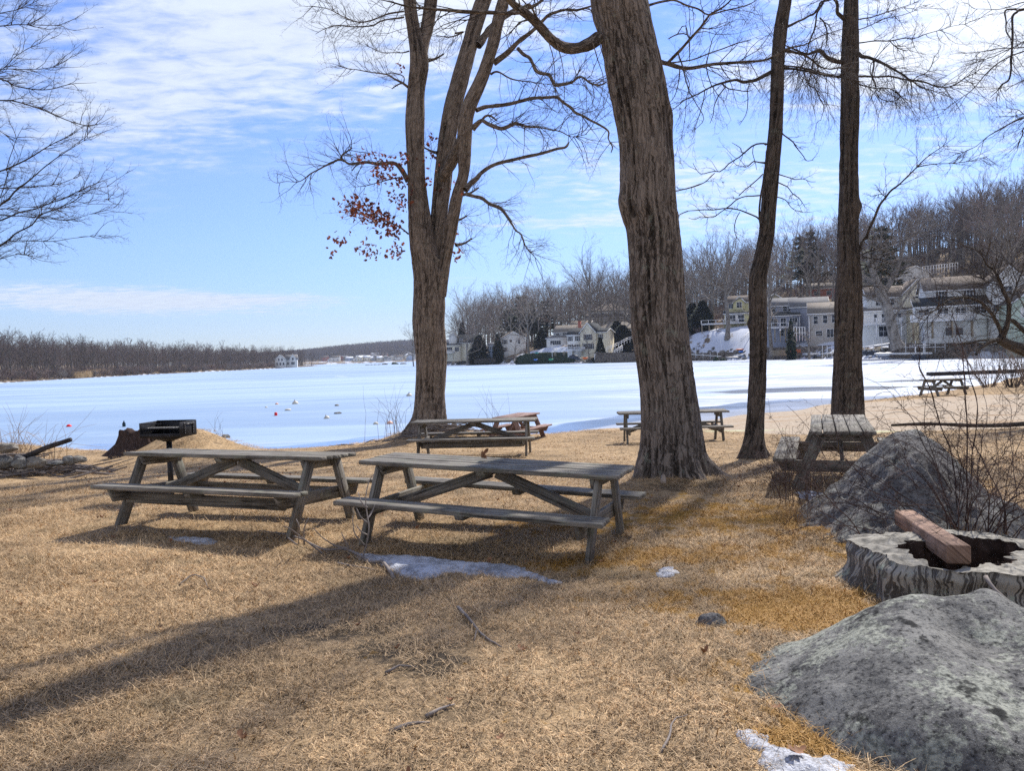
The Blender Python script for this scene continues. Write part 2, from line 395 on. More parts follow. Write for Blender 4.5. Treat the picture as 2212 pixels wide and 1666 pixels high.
def straw(nt, p, light=1.0):
    n1 = noise(nt, p, 1.1, 4, .65); n2 = noise(nt, p, 14, 3, .6); n3 = noise(nt, p, .35, 2, .5)
    c = ramp(nt, (n1*.55+n3*.45), [(.30, (.29*light, .205*light, .12*light)), (.42, (.45*light, .315*light, .175*light)), (.56, (.62*light, .435*light, .24*light)), (.72, (.76*light, .56*light, .33*light))])
    c = mixc(nt, n2.ss(.35, .62), mulc(nt, c, .62), c)
    return c, n1, n2
def mat_ground():
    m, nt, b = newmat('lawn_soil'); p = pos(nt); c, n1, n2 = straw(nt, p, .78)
    hf = noise(nt, p, 75, 3, .7, 2.2); hf2 = noise(nt, p, 34, 3, .65, 1.8); c = mixc(nt, (hf*.55+hf2*.45).ss(.50, .38)*.8, c, (.10, .065, .035)); c = mixc(nt, hf.ss(.58, .68)*.6, c, (.72, .56, .36))
    dirt = noise(nt, p, 2.3, 4, .6).ss(.60, .72)*.5
    c = mixc(nt, dirt, c, (.07, .05, .035))
    for (a, b2, ca, cb, k) in [(-1.15, 5.1, .55, .28, .95), (-.75, 4.75, .42, .26, .95), (-.5, 4.45, .3, .24, .95), (-.7, 7.05, 1.5, .5, .75), (-3.4, 8.2, 1.4, .4, .6), (3.9, 9.9, .9, .6, .7), (2.2, 9.7, .7, .3, .6), (-.35, 3.85, .28, .16, .6), (.1, 3.3, .25, .14, .5)]:  # bare soil spots; those under the tables paint shade into the ground colour
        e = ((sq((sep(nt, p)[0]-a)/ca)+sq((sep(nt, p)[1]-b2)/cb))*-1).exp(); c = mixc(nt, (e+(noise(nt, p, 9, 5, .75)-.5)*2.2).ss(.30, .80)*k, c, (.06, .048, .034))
    mo = (mossf(nt, p)+(noise(nt, p, 4.2, 5, .72)-.52)*1.9).ss(.20, .42)
    c = mixc(nt, mo*.85, c, mixc(nt, n2, (.13, .075, .006), (.40, .20, .015)))
    sx, sy, sz = sep(nt, p)
    sn = noise(nt, p, 9, 4, .6); sandc = mixc(nt, sn.ss(.3, .7), (.33, .26, .18), (.47, .395, .305))
    sandc = mixc(nt, noise(nt, vscale(nt, p, (.35, 1.6, 1)), 1.1, 4, .6).ss(.5, .66)*.6, sandc, (.32, .20, .10))
    sa = (attr(nt, 'sand')+(noise(nt, p, 1.3, 4, .6)-.5)*.8).ss(.45, .6)
    c = mixc(nt, sa, c, sandc)
    gp_ = (((sq((sx-9.3)/1.1)+sq((sy-20.6)/.7))*-1).exp()+((sq((sx-6.2)/2.2)+sq((sy-22.4)/.6))*-1).exp()*.8); c = mixc(nt, (gp_+(noise(nt, p, 3, 5, .7)-.5)*1.2).ss(.4, .8)*.7, c, (.50, .52, .32))
    dist = sy.ss(60, 80)+sx.ss(-60, -75)
    sd = attr(nt, 'sd')
    fl = mixc(nt, noise(nt, p, .35, 4, .65).ss(.38, .62), (.11, .085, .065), (.33, .25, .155))
    fl = mixc(nt, sd.ss(6, 2)*noise(nt, p, .5, 3).ss(.4, .55), fl, (.06, .052, .048))
    c = mixc(nt, dist.cl(), c, fl)
    sno = (attr(nt, 'snow')+(noise(nt, p, .22, 5, .68)-.5)*1.9).ss(.44, .54)
    c = mixc(nt, sno*dist.cl(), c, (.56, .60, .68))
    wet = sd.ss(.9, .1)*(1.0-dist.cl())
    c = mixc(nt, wet*.75, c, (.05, .04, .03))
    bh = noise(nt, p, 30, 4, .7)*.5+noise(nt, p, 5, 3, .6)
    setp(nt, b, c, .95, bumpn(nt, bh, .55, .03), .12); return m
def mat_ice():
    m, nt, b = newmat('lake_ice'); p = pos(nt); sx, sy, sz = sep(nt, p); sd = attr(nt, 'sd')*-1
    st = noise(nt, vscale(nt, p, (.030, .16, 1)), 1, 5, .62, .4); st2 = noise(nt, vscale(nt, p, (.10, .9, 1)), 1, 4, .6, .3); st3 = noise(nt, vscale(nt, p, (.012, .03, 1)), 1, 3, .5, .2)
    c = mixc(nt, (st3*.5+st*.5).ss(.38, .60), (.235, .335, .475), (.35, .465, .62))
    rt = (sx-sy*.08).ss(-2, 14)*sy.ss(300, 120)
    c = mixc(nt, rt*(st*.7+st2*.3).ss(.42, .60)*.85, c, (.46, .51, .59))
    c = mixc(nt, rt*(noise(nt, vscale(nt, p, (.02, .10, 1), (3, 1, 0)), 1, 5, .68)).ss(.47, .60)*.75, c, (.20, .225, .29))
    i1 = noise(nt, vscale(nt, p, (.10, .34, 1), (9, 1, 0)), 1, 6, .74, .5); i2 = noise(nt, vscale(nt, p, (.16, .5, 1), (2, 7, 0)), 1, 6, .76, .6)
    c = mixc(nt, (rt*.75+.12)*i1.ss(.52, .62), c, (.19, .225, .30)); c = mixc(nt, (rt*.9+.1)*i2.ss(.54, .64)*.8, c, (.74, .78, .86))
    cr = voro(nt, vscale(nt, p, (.012, .05, 1)), 1, 'DISTANCE_TO_EDGE'); c = mixc(nt, cr.ss(.012, .003)*.55*(rt*.7+.3), c, (.72, .75, .82))
    c = mixc(nt, st2.ss(.66, .74)*.5, c, (.60, .66, .78))
    def el(a, b_, ca, cb): return ((sq((sx-a)/ca)+sq((sy-b_)/cb))*-1).exp()
    wetm = (el(19, 49, 7, 3.6)*.95+el(31, 57, 10, 2.5)*.6+el(9.5, 35.6, 4.5, 1.)*.85+(noise(nt, vscale(nt, p, (.12, .6, 1)), 1, 4, .6)-.5)*.9).ss(.42, .55)
    c = mixc(nt, wetm*.9, c, (.115, .125, .14))
    nearm = ((1.0-sd.ss(1.2, 3.6))*sy.ss(44, 36)*sx.ss(-19, -10)*.9+(noise(nt, vscale(nt, p, (.12, .5, 1), (5, 5, 0)), 1, 4, .6)-.5)*.8).ss(.36, .52)
    c = mixc(nt, nearm*.85, c, mixc(nt, i1.ss(.45, .6), mixc(nt, sx.ss(-1, 5), (.13, .23, .46), (.11, .15, .22)), (.24, .32, .47)))
    c = mixc(nt, sd.ss(.55, .15)*sy.ss(45, 25)*.8, c, (.6, .62, .66))
    c = mixc(nt, sd.ss(5, 2)*sy.ss(60, 80)*sx.ss(-60, -40), c, (.66, .68, .74))
    c = mixc(nt, sd.ss(14, 7)*sd.ss(4, 6)*sy.ss(60, 80)*sx.ss(-60, -40)*.5, c, (.22, .24, .28))
    ro = .42+st*.3-(wetm+nearm).cl()*.34
    bb = noise(nt, vscale(nt, p, (1, 3, 1)), 1.2, 4, .6)
    setp(nt, b, c, ro, bumpn(nt, bb, .10, .02), .28); return m
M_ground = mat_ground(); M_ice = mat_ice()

# ---------------------------------------------------------------- shared materials
def mat_bark(name, dark, lite, sc=1.0, moss=0.):
    m, nt, b = newmat(name); uv = vscale(nt, uvc(nt), (17*sc, 1.7*sc, 1)); p = pos(nt); rgv = attr(nt, 'rg')
    w = noise(nt, uvc(nt), 6*sc, 3, .6); uvw = nt.nodes.new('ShaderNodeVectorMath'); uvw.operation = 'ADD'; nt.links.new(uv, uvw.inputs[0]); nt.links.new(comb(nt, w*1.5, w*.8), uvw.inputs[1])
    n0 = noise(nt, uvw.outputs[0], 1.9, 3, .6); v = (n0*2.0-1.0).m('ABSOLUTE'); n = noise(nt, uvw.outputs[0], 4.5, 5, .7); n2 = noise(nt, p, 1.7, 4, .6)
    hgt = v.ss(.0, .20)*.45+n*.62+rgv*.22
    c = ramp(nt, hgt*.62+n2*.38, [(.26, tuple(a*.32 for a in dark)), (.44, dark), (.62, lite), (.85, tuple(min(1, a*1.3) for a in lite))])
    if moss: c = mixc(nt, noise(nt, p, 5, 4, .7).ss(.58, .68)*moss, c, (.30, .33, .27))
    setp(nt, b, c, .92, bumpn(nt, hgt, .8, .025), .15); return m
def mat_plain(name, c, rough=.6, spec=.3, var=.15, sc=8, metal=0, bump=0):
    m, nt, b = newmat(name); n = noise(nt, obc(nt), sc, 4, .6)
    cc = mixc(nt, n.ss(.3, .7), tuple(a*(1-var) for a in c), tuple(min(1, a*(1+var)) for a in c))
    setp(nt, b, cc, rough, bumpn(nt, n, bump, .02) if bump else None, spec, metal); return m
def mat_twig(name, a, b_):
    m, nt, b = newmat(name); n = noise(nt, pos(nt), 2.5, 2)
    setp(nt, b, mixc(nt, n.ss(.3, .7), a, b_), .85, None, .15); return m
def mat_wood(name, a, b_, green=.0, sc=1.):
    m, nt, b = newmat(name); uv = uvc(nt); r = objrand(nt)
    gr = noise(nt, vscale(nt, uv, (1.6*sc, 42*sc, 1)), 1, 5, .65, .35); k = noise(nt, vscale(nt, uv, (1.2, 5, 1)), 1.6, 3, .6); st = noise(nt, pos(nt), 3.1, 4, .65)
    c = mixc(nt, (gr*.65+k*.35).ss(.34, .64), a, b_)
    c = mixc(nt, gr.ss(.44, .36)*.8, c, tuple(x*.3 for x in a))
    c = mixc(nt, st.ss(.48, .66)*.55, c, tuple(x*.62 for x in a))
    if green: c = mixc(nt, noise(nt, pos(nt), 6, 4, .7).ss(.52, .66)*green, c, (.22, .24, .17))
    setp(nt, b, c, .82, bumpn(nt, gr*.7+k*.3, .5, .008), .22); return m
def mat_rock(name, a, b_, lichen=.5, dark=.3, sc=1.):
    m, nt, b = newmat(name); p = obc(nt)
    n = noise(nt, p, 3*sc, 6, .7); f = noise(nt, p, 38*sc, 5, .75); sp = voro(nt, p, 90*sc)
    c = mixc(nt, (n*.6+f*.4).ss(.38, .62), a, b_)
    c = mixc(nt, f.ss(.47, .36)*.85, c, tuple(x*.25 for x in a))
    c = mixc(nt, sp.ss(.22, .1)*.4, c, (.5, .5, .47))
    v = voro(nt, p, 16*sc, 'SMOOTH_F1') ; l = (noise(nt, p, 2.4*sc, 3, .6)*.65+noise(nt, p, 22*sc, 5, .7)*.5)
    c = mixc(nt, l.ss(.585, .63)*lichen, c, mixc(nt, f.ss(.4, .6), (.17, .18, .15), (.46, .48, .39)))
    d = noise(nt, vscale(nt, p, (1, 1, 1), (7, 3, 1)), 2.1*sc, 5, .7).ss(.585, .64); c = mixc(nt, d*dark, c, (.012, .012, .012))
    setp(nt, b, c, .93, bumpn(nt, n*.8+f*.5+l*.2, .8, .03), .15); return m
M_bark = mat_bark('bark_brown', (.078, .064, .053), (.20, .17, .145), 1, .4)
M_bark_dark = mat_bark('bark_dark', (.040, .034, .029), (.112, .093, .078), 1.3, .2)
M_bark_oak = mat_bark('bark_oak', (.088, .070, .056), (.23, .19, .155), 1.2, .2)
M_bark_far = mat_bark('bark_far', (.12, .105, .09), (.30, .27, .24), .6)
M_twig = mat_twig('twig_dark', (.045, .038, .036), (.10, .085, .075))
M_twig_gray = mat_twig('twig_gray', (.15, .13, .12), (.28, .245, .22))
M_twig_brown = mat_twig('twig_brown', (.15, .115, .10), (.26, .21, .18))
M_wood = mat_wood('weathered_wood', (.075, .066, .054), (.27, .25, .215), .3)
M_wood_red = mat_wood('red_wood', (.16, .07, .055), (.36, .27, .23))
M_rock = mat_rock('granite', (.062, .062, .063), (.25, .247, .228), .55, .9)
M_rock_mid = mat_rock('granite_mid', (.085, .083, .085), (.22, .215, .21), .25, .3)
M_rock_small = mat_rock('fieldstone', (.14, .125, .105), (.33, .30, .26), .2, .3, 2)
M_snow, nt, b = newmat('old_snow'); n = noise(nt, pos(nt), 14, 5, .7); n2 = noise(nt, pos(nt), 3, 3)
setp(nt, b, mixc(nt, (n*.5+n2*.5+(noise(nt, pos(nt), 90, 3, .7)-.5)*.5).ss(.38, .56), (.20, .20, .21), (.50, .52, .57)), .6, bumpn(nt, n, .9, .03), .3)
# ---------------------------------------------------------------- picnic tables
def table_meshes(apron, mat, L=2.66, tw=.71, so=.80, sw=.27, hs=.43, fw=.547, planks=5, slab=False):
    """returns list of (name, mesh-object builder)"""
    parts = []
    a = L/2; ht = .76; th = .042
    m = MB(); pw = tw/planks
    for i in range(planks): m.box((rng.uniform(-.006, .006), -tw/2+pw*(i+.5), ht-th/2+rng.uniform(-.002, .003)), (L+rng.uniform(-.012, .012), pw-.011, th), None, 0)
    parts.append(('tabletop', m, .005))
    for s in (-1, 1):
        m = MB(); m.box((0, s*(so-sw/4-.001), hs-th/2), (L, sw/2-.005, th), None, 0); m.box((0, s*(so-sw*3/4+.001), hs-th/2+.001), (L-.01, sw/2-.005, th), None, 0)
        parts.append(('seat', m, .005))
    lx = a-.19
    for s in (-1, 1):
        for t in (-1, 1):
            m = MB(); p0 = (s*lx, t*(fw+.012), -.03); p1 = (s*lx, t*.235, ht-th-.004); w = .135
            d = np.array(p1)-np.array(p0); d /= np.linalg.norm(d); side = np.array([0, d[2], -d[1]])
            V = []
            for (q, cut) in ((np.array(p0), 1), (np.array(p1), 1)):
                for xs in (-.021, .021):
                    for ys in (-1, 1): V.append(q+np.array([xs, 0, 0])+np.array([0, ys*w/2/abs(d[2]), 0]))
            V = np.array(V); Q = [(0, 1, 3, 2), (4, 6, 7, 5), (0, 4, 5, 1), (2, 3, 7, 6), (0, 2, 6, 4), (1, 5, 7, 3)]
            o = rng.uniform(0, 20); uq = [((V[k]@d)+o, (V[k][1]*d[2]-V[k][2]*d[1])+V[k][0]+o) for q in Q for k in q]
            m.add(V, Q, (), uq)
            for zz in (.33, .67):
                c = np.array(p0)+(np.array(p1)-np.array(p0))*zz; c[0] += s*.024; m.box(c, (.008, .018, .018))
            parts.append(('leg', m, .004))
    def prism(x0, x1, y, z0, z1, ch):
        V = []
        for xx in (x0, x1):
            V += [(xx, -y+ch, z0), (xx, y-ch, z0), (xx, y, z1), (xx, -y, z1)]
        Q = [(0, 3, 2, 1), (4, 5, 6, 7), (0, 1, 5, 4), (1, 2, 6, 5), (2, 3, 7, 6), (3, 0, 4, 7)]
        V = np.array(V); o = rng.uniform(0, 20)
        return V, Q, [(V[k][1]+o, V[k][2]+V[k][0]+o) for q in Q for k in q]
    for s in (-1, 1):
        m = MB(); x = s*(lx-.043); V, Q, u = prism(x-.020, x+.020, so-.03, hs-th-.14, hs-th-.003, .07); m.add(V, Q, (), u); parts.append(('seat_support', m, .004))
        m = MB(); V, Q, u = prism(x-.0195, x+.0195, tw/2-.02, ht-th-.10, ht-th-.003, .05); m.add(V, Q, (), u); parts.append(('top_support', m, .004))
        m = MB(); m.beam((s*.03, 0, ht-th-.05), (s*(lx-.07), 0, hs-th-.10), .04, .11); parts.append(('brace', m, .004))
        m = MB(); V, Q, u = prism(-.04, .04, .125, hs-th-.045, hs-th-.003, .03); V[:, 1] += s*(so-sw/2); m.add(V, Q, (), u); parts.append(('seat_cleat', m, .003))
        if apron:
            m = MB(); m.box((0, s*(so-sw+.02), hs-th-.105), (2*lx-.16, .035, .12), None, 0); parts.append(('side_rail', m, .004))
    m = MB(); V, Q, u = prism(-.045, .045, tw/2-.02, ht-th-.055, ht-th-.003, .04); m.add(V, Q, (), u); parts.append(('top_support', m, .004))
    return [(n, m, bv, mat) for n, m, bv in parts]
def picnic_table(label, x, y, z, rz, apron=False, mat=None, tilt=(0, 0), **k):
    t = thing('picnic_table', label, 'picnic table', (x, y, z), rz)
    t.rotation_euler = (tilt[1], -tilt[0], rz)
    for n, m, bv, mt in table_meshes(apron, mat or M_wood, **k): m.build(n, mt, t, False, bv)
    return t
picnic_table('weathered grey picnic table at left in front of the charcoal grill', -3.153, 8.829, CAM_Z-1.744, -.3596, True, tilt=(-.005, -.055))
picnic_table('weathered grey picnic table nearest the camera with a brown leaf lying on its top', -.2245, 7.673, CAM_Z-1.7925, -.3981, False, tilt=(-.03, -.0025))
def on(x, y, dz=0): return (x, y, H1(x, y)+dz)
c3 = P(1026, 950, 16.8)
picnic_table('dark picnic table standing right in front of the forked oak trunk', c3[0], 16.8, -.31, -.10, True)
c4 = P(1136, 930, 22.0)
picnic_table('small red-stained picnic table at the water edge behind the table by the oak', c4[0]-.25, 22.0, -.62, 1.15, False, M_wood_red, L=1.8, tw=.7, so=.72)
c5 = P(1452, 920, 19.3)
picnic_table('dark picnic table half hidden behind the thickest tree trunk', c5[0], 19.3, -.44, -.07, False)
c6 = P(1818, 930, 11.2)
picnic_table('pale picnic table seen end on beside the bramble, before the tall straight trunk', 4.3, 10.3, .02, 1.20, False, L=2.5, tw=.73, so=.79)
picnic_table('small dark picnic table far off on the sand by the ice', 19.9, 36.2, H1(19.9, 36.2)+.02, .25, False, L=1.9, tw=.8)

# brown leaf on the near table
M_leaf = mat_plain('oak_leaf', (.24, .12, .06), .7, .3, .3, 20)
def leaf_mesh(size=.1, curl=.3, lobes=4, seed=0):
    r = np.random.default_rng(seed); pts = []
    n = lobes*2+1
    for i in range(n):
        t = i/(n-1); w = (.14+.30*sin(pi*min(1, t*1.1+.05)))*(1 if i % 2 else .42); pts.append((t, w))
    V = [(0, 0, 0)]; mid = [(t, 0) for t, _ in pts]
    V = [(t*size, 0, curl*size*(t-.5)**2*2) for t, _ in pts]+[(t*size*1.02, w*size, curl*size*((t-.5)**2*2+w*1.0)) for t, w in pts]+[(t*size*1.02, -w*size, curl*size*((t-.5)**2*2+w*.7)) for t, w in pts]
    Q = []
    for i in range(n-1): Q += [(i, i+1, n+i+1, n+i), (i+1, i, 2*n+i, 2*n+i+1)]
    return mesh(V, Q, None, None, False, (M_leaf,))
lf = ob('leaf', leaf_mesh(.13, 1.2)); tag(lf, 'curled reddish brown oak leaf lying on the near picnic table top', 'leaf')
q = P(1036, 1000, 7.78); lf.location = (q[0], 7.75, CAM_Z-1.7925+.775); lf.rotation_euler = (.9, -.5, 1.3)

# ---------------------------------------------------------------- charcoal grill
M_iron = mat_plain('rusty_black_iron', (.022, .022, .024), .55, .5, .35, 12, .6, .3)
M_rod = mat_plain('steel_rod', (.09, .09, .09), .4, .6, .2, 20, .8)
gx, gy = P(364, 930, 10.9)[0], 10.9; gz = P(364, 942, 10.9)[2]
t = thing('park_grill', 'black iron charcoal grill on a post behind the left picnic table', 'grill', (gx, gy, H1(gx, gy)), -.12)
b0 = gz-H1(gx, gy)
W_, D_, Hh_ = .58, .44, .20
m = MB()
m.box((0, 0, b0), (W_, D_, .012)); m.box((0, D_/2, b0+Hh_/2), (W_, .01, Hh_)); m.box((-W_/2, 0, b0+Hh_/2), (.01, D_, Hh_)); m.box((W_/2, 0, b0+Hh_/2), (.01, D_, Hh_))
m.box((0, D_/2-.012, b0+Hh_), (W_, .02, .012)); m.box((-.0, -D_/2, b0+.025), (W_, .012, .05)); m.box((-.13, -D_/2+.02, b0+Hh_-.015), (W_*.5, .02, .012))
m.build('firebox', M_iron, t, False, .002)
m = MB(); V = [(-.22, -.16, b0-.006), (.22, -.16, b0-.006), (.22, .16, b0-.006), (-.22, .16, b0-.006), (-.05, -.05, b0-.07), (.05, -.05, b0-.07), (.05, .05, b0-.07), (-.05, .05, b0-.07)]
m.add(V, [(0, 3, 2, 1), (4, 5, 6, 7), (0, 1, 5, 4), (1, 2, 6, 5), (2, 3, 7, 6), (3, 0, 4, 7)]); m.build('base_pan', M_iron, t)
m = MB(); m.tube([(0, 0, -.1), (0, 0, b0-.05)], .038, 16); m.box((0, 0, b0-.06), (.11, .11, .03)); m.build('post', M_iron, t)
m = MB()
for i in range(13): m.tube([(-W_/2+.02+i*.046, -D_/2+.03, b0+.12), (-W_/2+.02+i*.046, D_/2-.02, b0+.12)], .004, 5)
m.tube([(-W_/2, -D_/2+.03, b0+.12), (W_/2, -D_/2+.03, b0+.12)], .006, 6); m.build('grate', M_rod, t)
m = MB(); m.tube([(W_/2+.01, -.12, b0+.165), (W_/2+.015, .16, b0+.165)], .007, 6)
m.tube([(W_/2+.012, .05+i*.0035, b0+.165+.012*cos(i*1.1)) for i in range(28)], .004, 4); m.build('handle', M_rod, t)
for yy in (-.10, .12):
    m = MB(); m.box((W_/2+.007, yy, b0+.11), (.006, .02, .16))
    for k in range(4): m.box((W_/2+.009, yy, b0+.04+k*.032), (.01, .03, .016), Matrix.Rotation(.5, 3, 'X'))
    m.build('height_bracket', M_iron, t)

# ---------------------------------------------------------------- rocks
def ico(sub):
    bm = bmesh.new(); bmesh.ops.create_icosphere(bm, subdivisions=sub, radius=1)
    V = np.array([v.co[:] for v in bm.verts]); T = np.array([[v.index for v in f.verts] for f in bm.faces]); bm.free(); return V, T
def rock(name, label, cat, loc, size, mat, seed=0, sub=5, rough=.16, planes=9, rz=0., group=None, sharp=14):
    V, T = ico(sub); r = np.random.default_rng(seed); N = r.normal(size=(planes, 3)); N /= np.linalg.norm(N, axis=1, keepdims=True); d = r.uniform(.68, 1.0, planes)
    q = (V@N.T)/d; q = np.clip(q, .05, None); R = 1/((q**sharp).sum(1)+1.0)**(1/sharp)
    R = R*(1+rough*fbm(V*1.7+seed, 4, seed))+rough*.12*fbm(V*9, 3, seed+3)
    me = mesh(V*R[:, None]*np.array(size), None, T, None, True, (mat,)); o = ob(name, me); o.location = loc; o.rotation_euler = (0, 0, rz)
    return tag(o, label, cat, group)
def rbf_rock(name, label, cat, ctrl, x0, x1, y0, y1, n, mat, seed, rough=.03, parent=None, keep=-.12):
    """height-field boulder through control points (x, y, z)"""
    C_ = np.array(ctrl, float); D = np.linalg.norm(C_[:, None, :2]-C_[None, :, :2], axis=2); phi = lambda r: np.sqrt(r*r+.006)
    A = phi(D)+np.eye(len(C_))*-.002; w = np.linalg.solve(A, C_[:, 2]-0.)
    xs = np.linspace(x0, x1, n); ys = np.linspace(y0, y1, n); Xg, Yg = np.meshgrid(xs, ys, indexing='ij'); z = np.zeros_like(Xg)
    for c, ww in zip(C_, w): z += ww*phi(np.hypot(Xg-c[0], Yg-c[1]))
    q = np.stack([Xg, Yg, 0*Xg], -1); z = z+rough*fbm(q*2.6, 5, seed)+rough*.5*fbm(q*13, 3, seed+2)
    z = z-.16*(1-sstep(-.09, -.01, z)); z = np.maximum(z, keep-.1); idx = np.arange(n*n).reshape(n, n)
    # crisp undercut edge: pull the rim in below the surface
    Q = np.stack([idx[:-1, :-1], idx[1:, :-1], idx[1:, 1:], idx[:-1, 1:]], -1).reshape(-1, 4)
    zz = z.ravel(); ok = (zz[Q] > keep-.1+1e-6).any(1); Q = Q[ok]
    me = mesh(np.stack([Xg, Yg, z], -1).reshape(-1, 3), Q, None, None, True, (mat,)); return tag(ob(name, me), label, cat)
def PP(u, v, Y): p = P(u, v, Y); return (p[0], p[1], p[2])
fb = [PP(1622, 1480, 4.04), PP(1650, 1490, 3.95), PP(1700, 1440, 4.1), PP(1800, 1375, 4.18), PP(1870, 1325, 4.25), PP(1930, 1296, 4.3), PP(1985, 1288, 4.35), PP(2050, 1312, 4.4), PP(2130, 1350, 4.42), PP(2212, 1412, 4.4),
      PP(1720, 1475, 3.9), PP(1850, 1400, 3.9), PP(1990, 1370, 3.85), PP(2120, 1400, 3.85), PP(1790, 1500, 3.64), PP(1900, 1490, 3.52), PP(2040, 1470, 3.45), PP(1860, 1570, 3.38), PP(1980, 1590, 3.22), PP(2120, 1590, 3.12), PP(2230, 1560, 3.2)]
base = [G(1605, 1497, 0), G(1690, 1560, 0), G(1760, 1605, 0), G(1850, 1650, 0), G(1960, 1690, 0), G(2100, 1740, 0), G(2260, 1790, 0)]
for p in base: fb.append((p[0], p[1], -.03)); 
for (x, y) in [(1.0, 4.15), (.9, 3.6), (1.1, 3.1), (1.6, 2.75), (2.2, 2.5), (3.0, 2.5), (3.6, 3.0), (3.7, 3.8), (1.35, 4.55), (1.7, 4.75), (2.2, 4.95), (2.8, 5.0), (3.4, 4.7), (1.0, 4.8), (3.0, 5.5)]: fb.append((x, y, -.14 if (x, y) not in [(1.35, 4.55), (1.7, 4.75), (2.2, 4.95), (2.8, 5.0), (3.4, 4.7)] else -.02))
fb += [(2.9, 3.6, .34), (2.6, 4.3, .38), (3.2, 4.0, .22)]
rbf_rock('boulder', 'large lichen-speckled grey boulder in the near right corner', 'boulder', fb, .8, 3.9, 2.3, 5.6, 260, M_rock, 4, .013)
mb = []
for (u, v, Y) in [(1800, 1150, 7.45), (1835, 1080, 7.65), (1870, 1020, 7.8), (1905, 965, 7.95), (1935, 932, 8.05), (1965, 928, 8.1), (2000, 945, 8.1), (2045, 975, 8.1), (2080, 1015, 8.1), (2110, 1055, 8.1), (2145, 1100, 8.0),
                   (1850, 1110, 7.3), (1900, 1040, 7.4), (1960, 990, 7.5), (2020, 1010, 7.4), (2080, 1070, 7.3), (1880, 1140, 7.1), (1950, 1110, 7.05), (2040, 1110, 7.0)]: mb.append(PP(u, v, Y))
for (x, y) in [(2.7, 7.2), (3.0, 6.75), (3.6, 6.6), (4.3, 6.6), (5.0, 6.8), (5.3, 7.5), (5.2, 8.3), (4.7, 8.9), (4.0, 9.2), (3.4, 8.9), (2.9, 8.3), (2.6, 7.8)]: mb.append((x, y, -.08))
rbf_rock('boulder', 'tall grey boulder behind the hollow stump, tangled in bramble', 'boulder', mb, 2.4, 5.6, 6.3, 9.5, 200, M_rock_mid, 9, .05)
p = g(1811, 1128); rock('rock', 'tan rounded rock against the left foot of the tall grey boulder', 'rock', (p[0]+.03, p[1]+.1, .03), (.14, .12, .17), M_rock_small, 3)
p = g(1905, 1158); rock('rock', 'dark round rock between the tall boulder and the timber', 'rock', (p[0], p[1]+.05, .05), (.2, .16, .2), M_rock_mid, 12)
p = g(1537, 1352); rock('rock', 'small dark pointed rock alone in the lawn left of the near boulder', 'rock', (p[0], p[1], -.01), (.105, .08, .08), M_rock_mid, 21, 4)
p = g(2090, 1172); rock('rock', 'dark angular rock right behind the end of the timber', 'rock', (p[0]+.15, p[1]+.2, .08), (.17, .1, .1), M_rock_mid, 33, 4)
p = g(2170, 1150); rock('rock', 'black mossy rock under the bramble at the right edge', 'rock', (p[0]+.1, p[1]+.15, .08), (.25, .2, .17), M_rock_mid, 41, 4)
p = g(1443, 1242); rock('rock', 'flat whitish stone sunk in the moss right of the near table', 'rock', (p[0], p[1], -.012), (.09, .05, .03), mat_plain('quartz', (.55, .53, .5), .8), 51, 4)

# ---------------------------------------------------------------- hollow stump, timber, stick
M_stumptop = mat_plain('cut_wood_gray', (.25, .235, .20), .9, .15, .45, 14, 0, .6)
M_stumpbark = mat_bark('bark_stump', (.11, .10, .09), (.30, .285, .25), .55, .95)
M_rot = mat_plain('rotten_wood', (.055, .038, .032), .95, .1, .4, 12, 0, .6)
sx0, sy0, zt = 3.2, 5.62, .28
st = thing('hollow_stump', 'wide hollow tree stump with lichened bark, timber lying across it', 'stump', (sx0, sy0, 0))
n = 260; th = np.arange(n)*2*pi/n
def rim(t): return .74+.06*np.sin(3*t+.5)+.05*np.sin(5*t+2)+.025*np.sin(11*t)
def ring_pts(r, z, n_=n): return np.stack([r*np.cos(th), r*np.sin(th)*.92, z+0*th], -1)
ks = 34; Vs = []
for k in range(ks):
    t = k/(ks-1); zz = -.08+(zt+.08)*t
    flare = (1-t)**2.0*(.02+.20*np.clip(np.sin(3*th+.2)+.4*np.sin(7*th), 0, 2))-.13*np.sin(pi*t)*(.5+.5*np.sin(2.6*th+2.2))-.07*sstep(.72, 1, t)**2
    R_ = rim(th)+flare; q = np.stack([np.cos(th)*9, np.sin(th)*9, th*0+zz*1.6], -1)
    R_ = R_+.03*fbm(q, 4, 3)+.018*np.abs(fbm(q*np.array([3.0, 3.0, 1.4])+.8*fbm(q*.8, 2, 6)[..., None], 3, 8))
    Vs.append(ring_pts(R_, zz+.02*fbm(q, 2, 5)*t))
V = np.concatenate(Vs); idx = np.arange(ks*n).reshape(ks, n); nx = np.roll(idx, -1, 1)
uv = np.stack([np.tile(np.abs(th/pi-1)*2.4, ks), np.repeat(np.linspace(0, .5, ks), n)], -1)
ob('bark', mesh(V, np.stack([idx[:-1], nx[:-1], nx[1:], idx[1:]], -1).reshape(-1, 4), None, uv, True, (M_stumpbark,)), st)
def hole(t): return .40+.10*np.sin(2*t+.3)+.05*np.sin(5*t)+.025*np.sin(13*t)+.02*np.sin(23*t)
Vs = []; kk = 16; top = V[-n:]
for k in range(kk):
    t = k/(kk-1); R0 = np.hypot(top[:, 0], top[:, 1]/.92); R_ = R0*(1-t)+hole(th)*t; q = np.stack([R_*np.cos(th)*7, R_*np.sin(th)*7, 0*th], -1)
    Vs.append(ring_pts(R_, zt+.015*fbm(q, 4, 11)-.012*abs(fbm(q*2, 2, 4))+.035*np.cos(th-2.2)*t))
V = np.concatenate(Vs); idx = np.arange(kk*n).reshape(kk, n); nx = np.roll(idx, -1, 1)
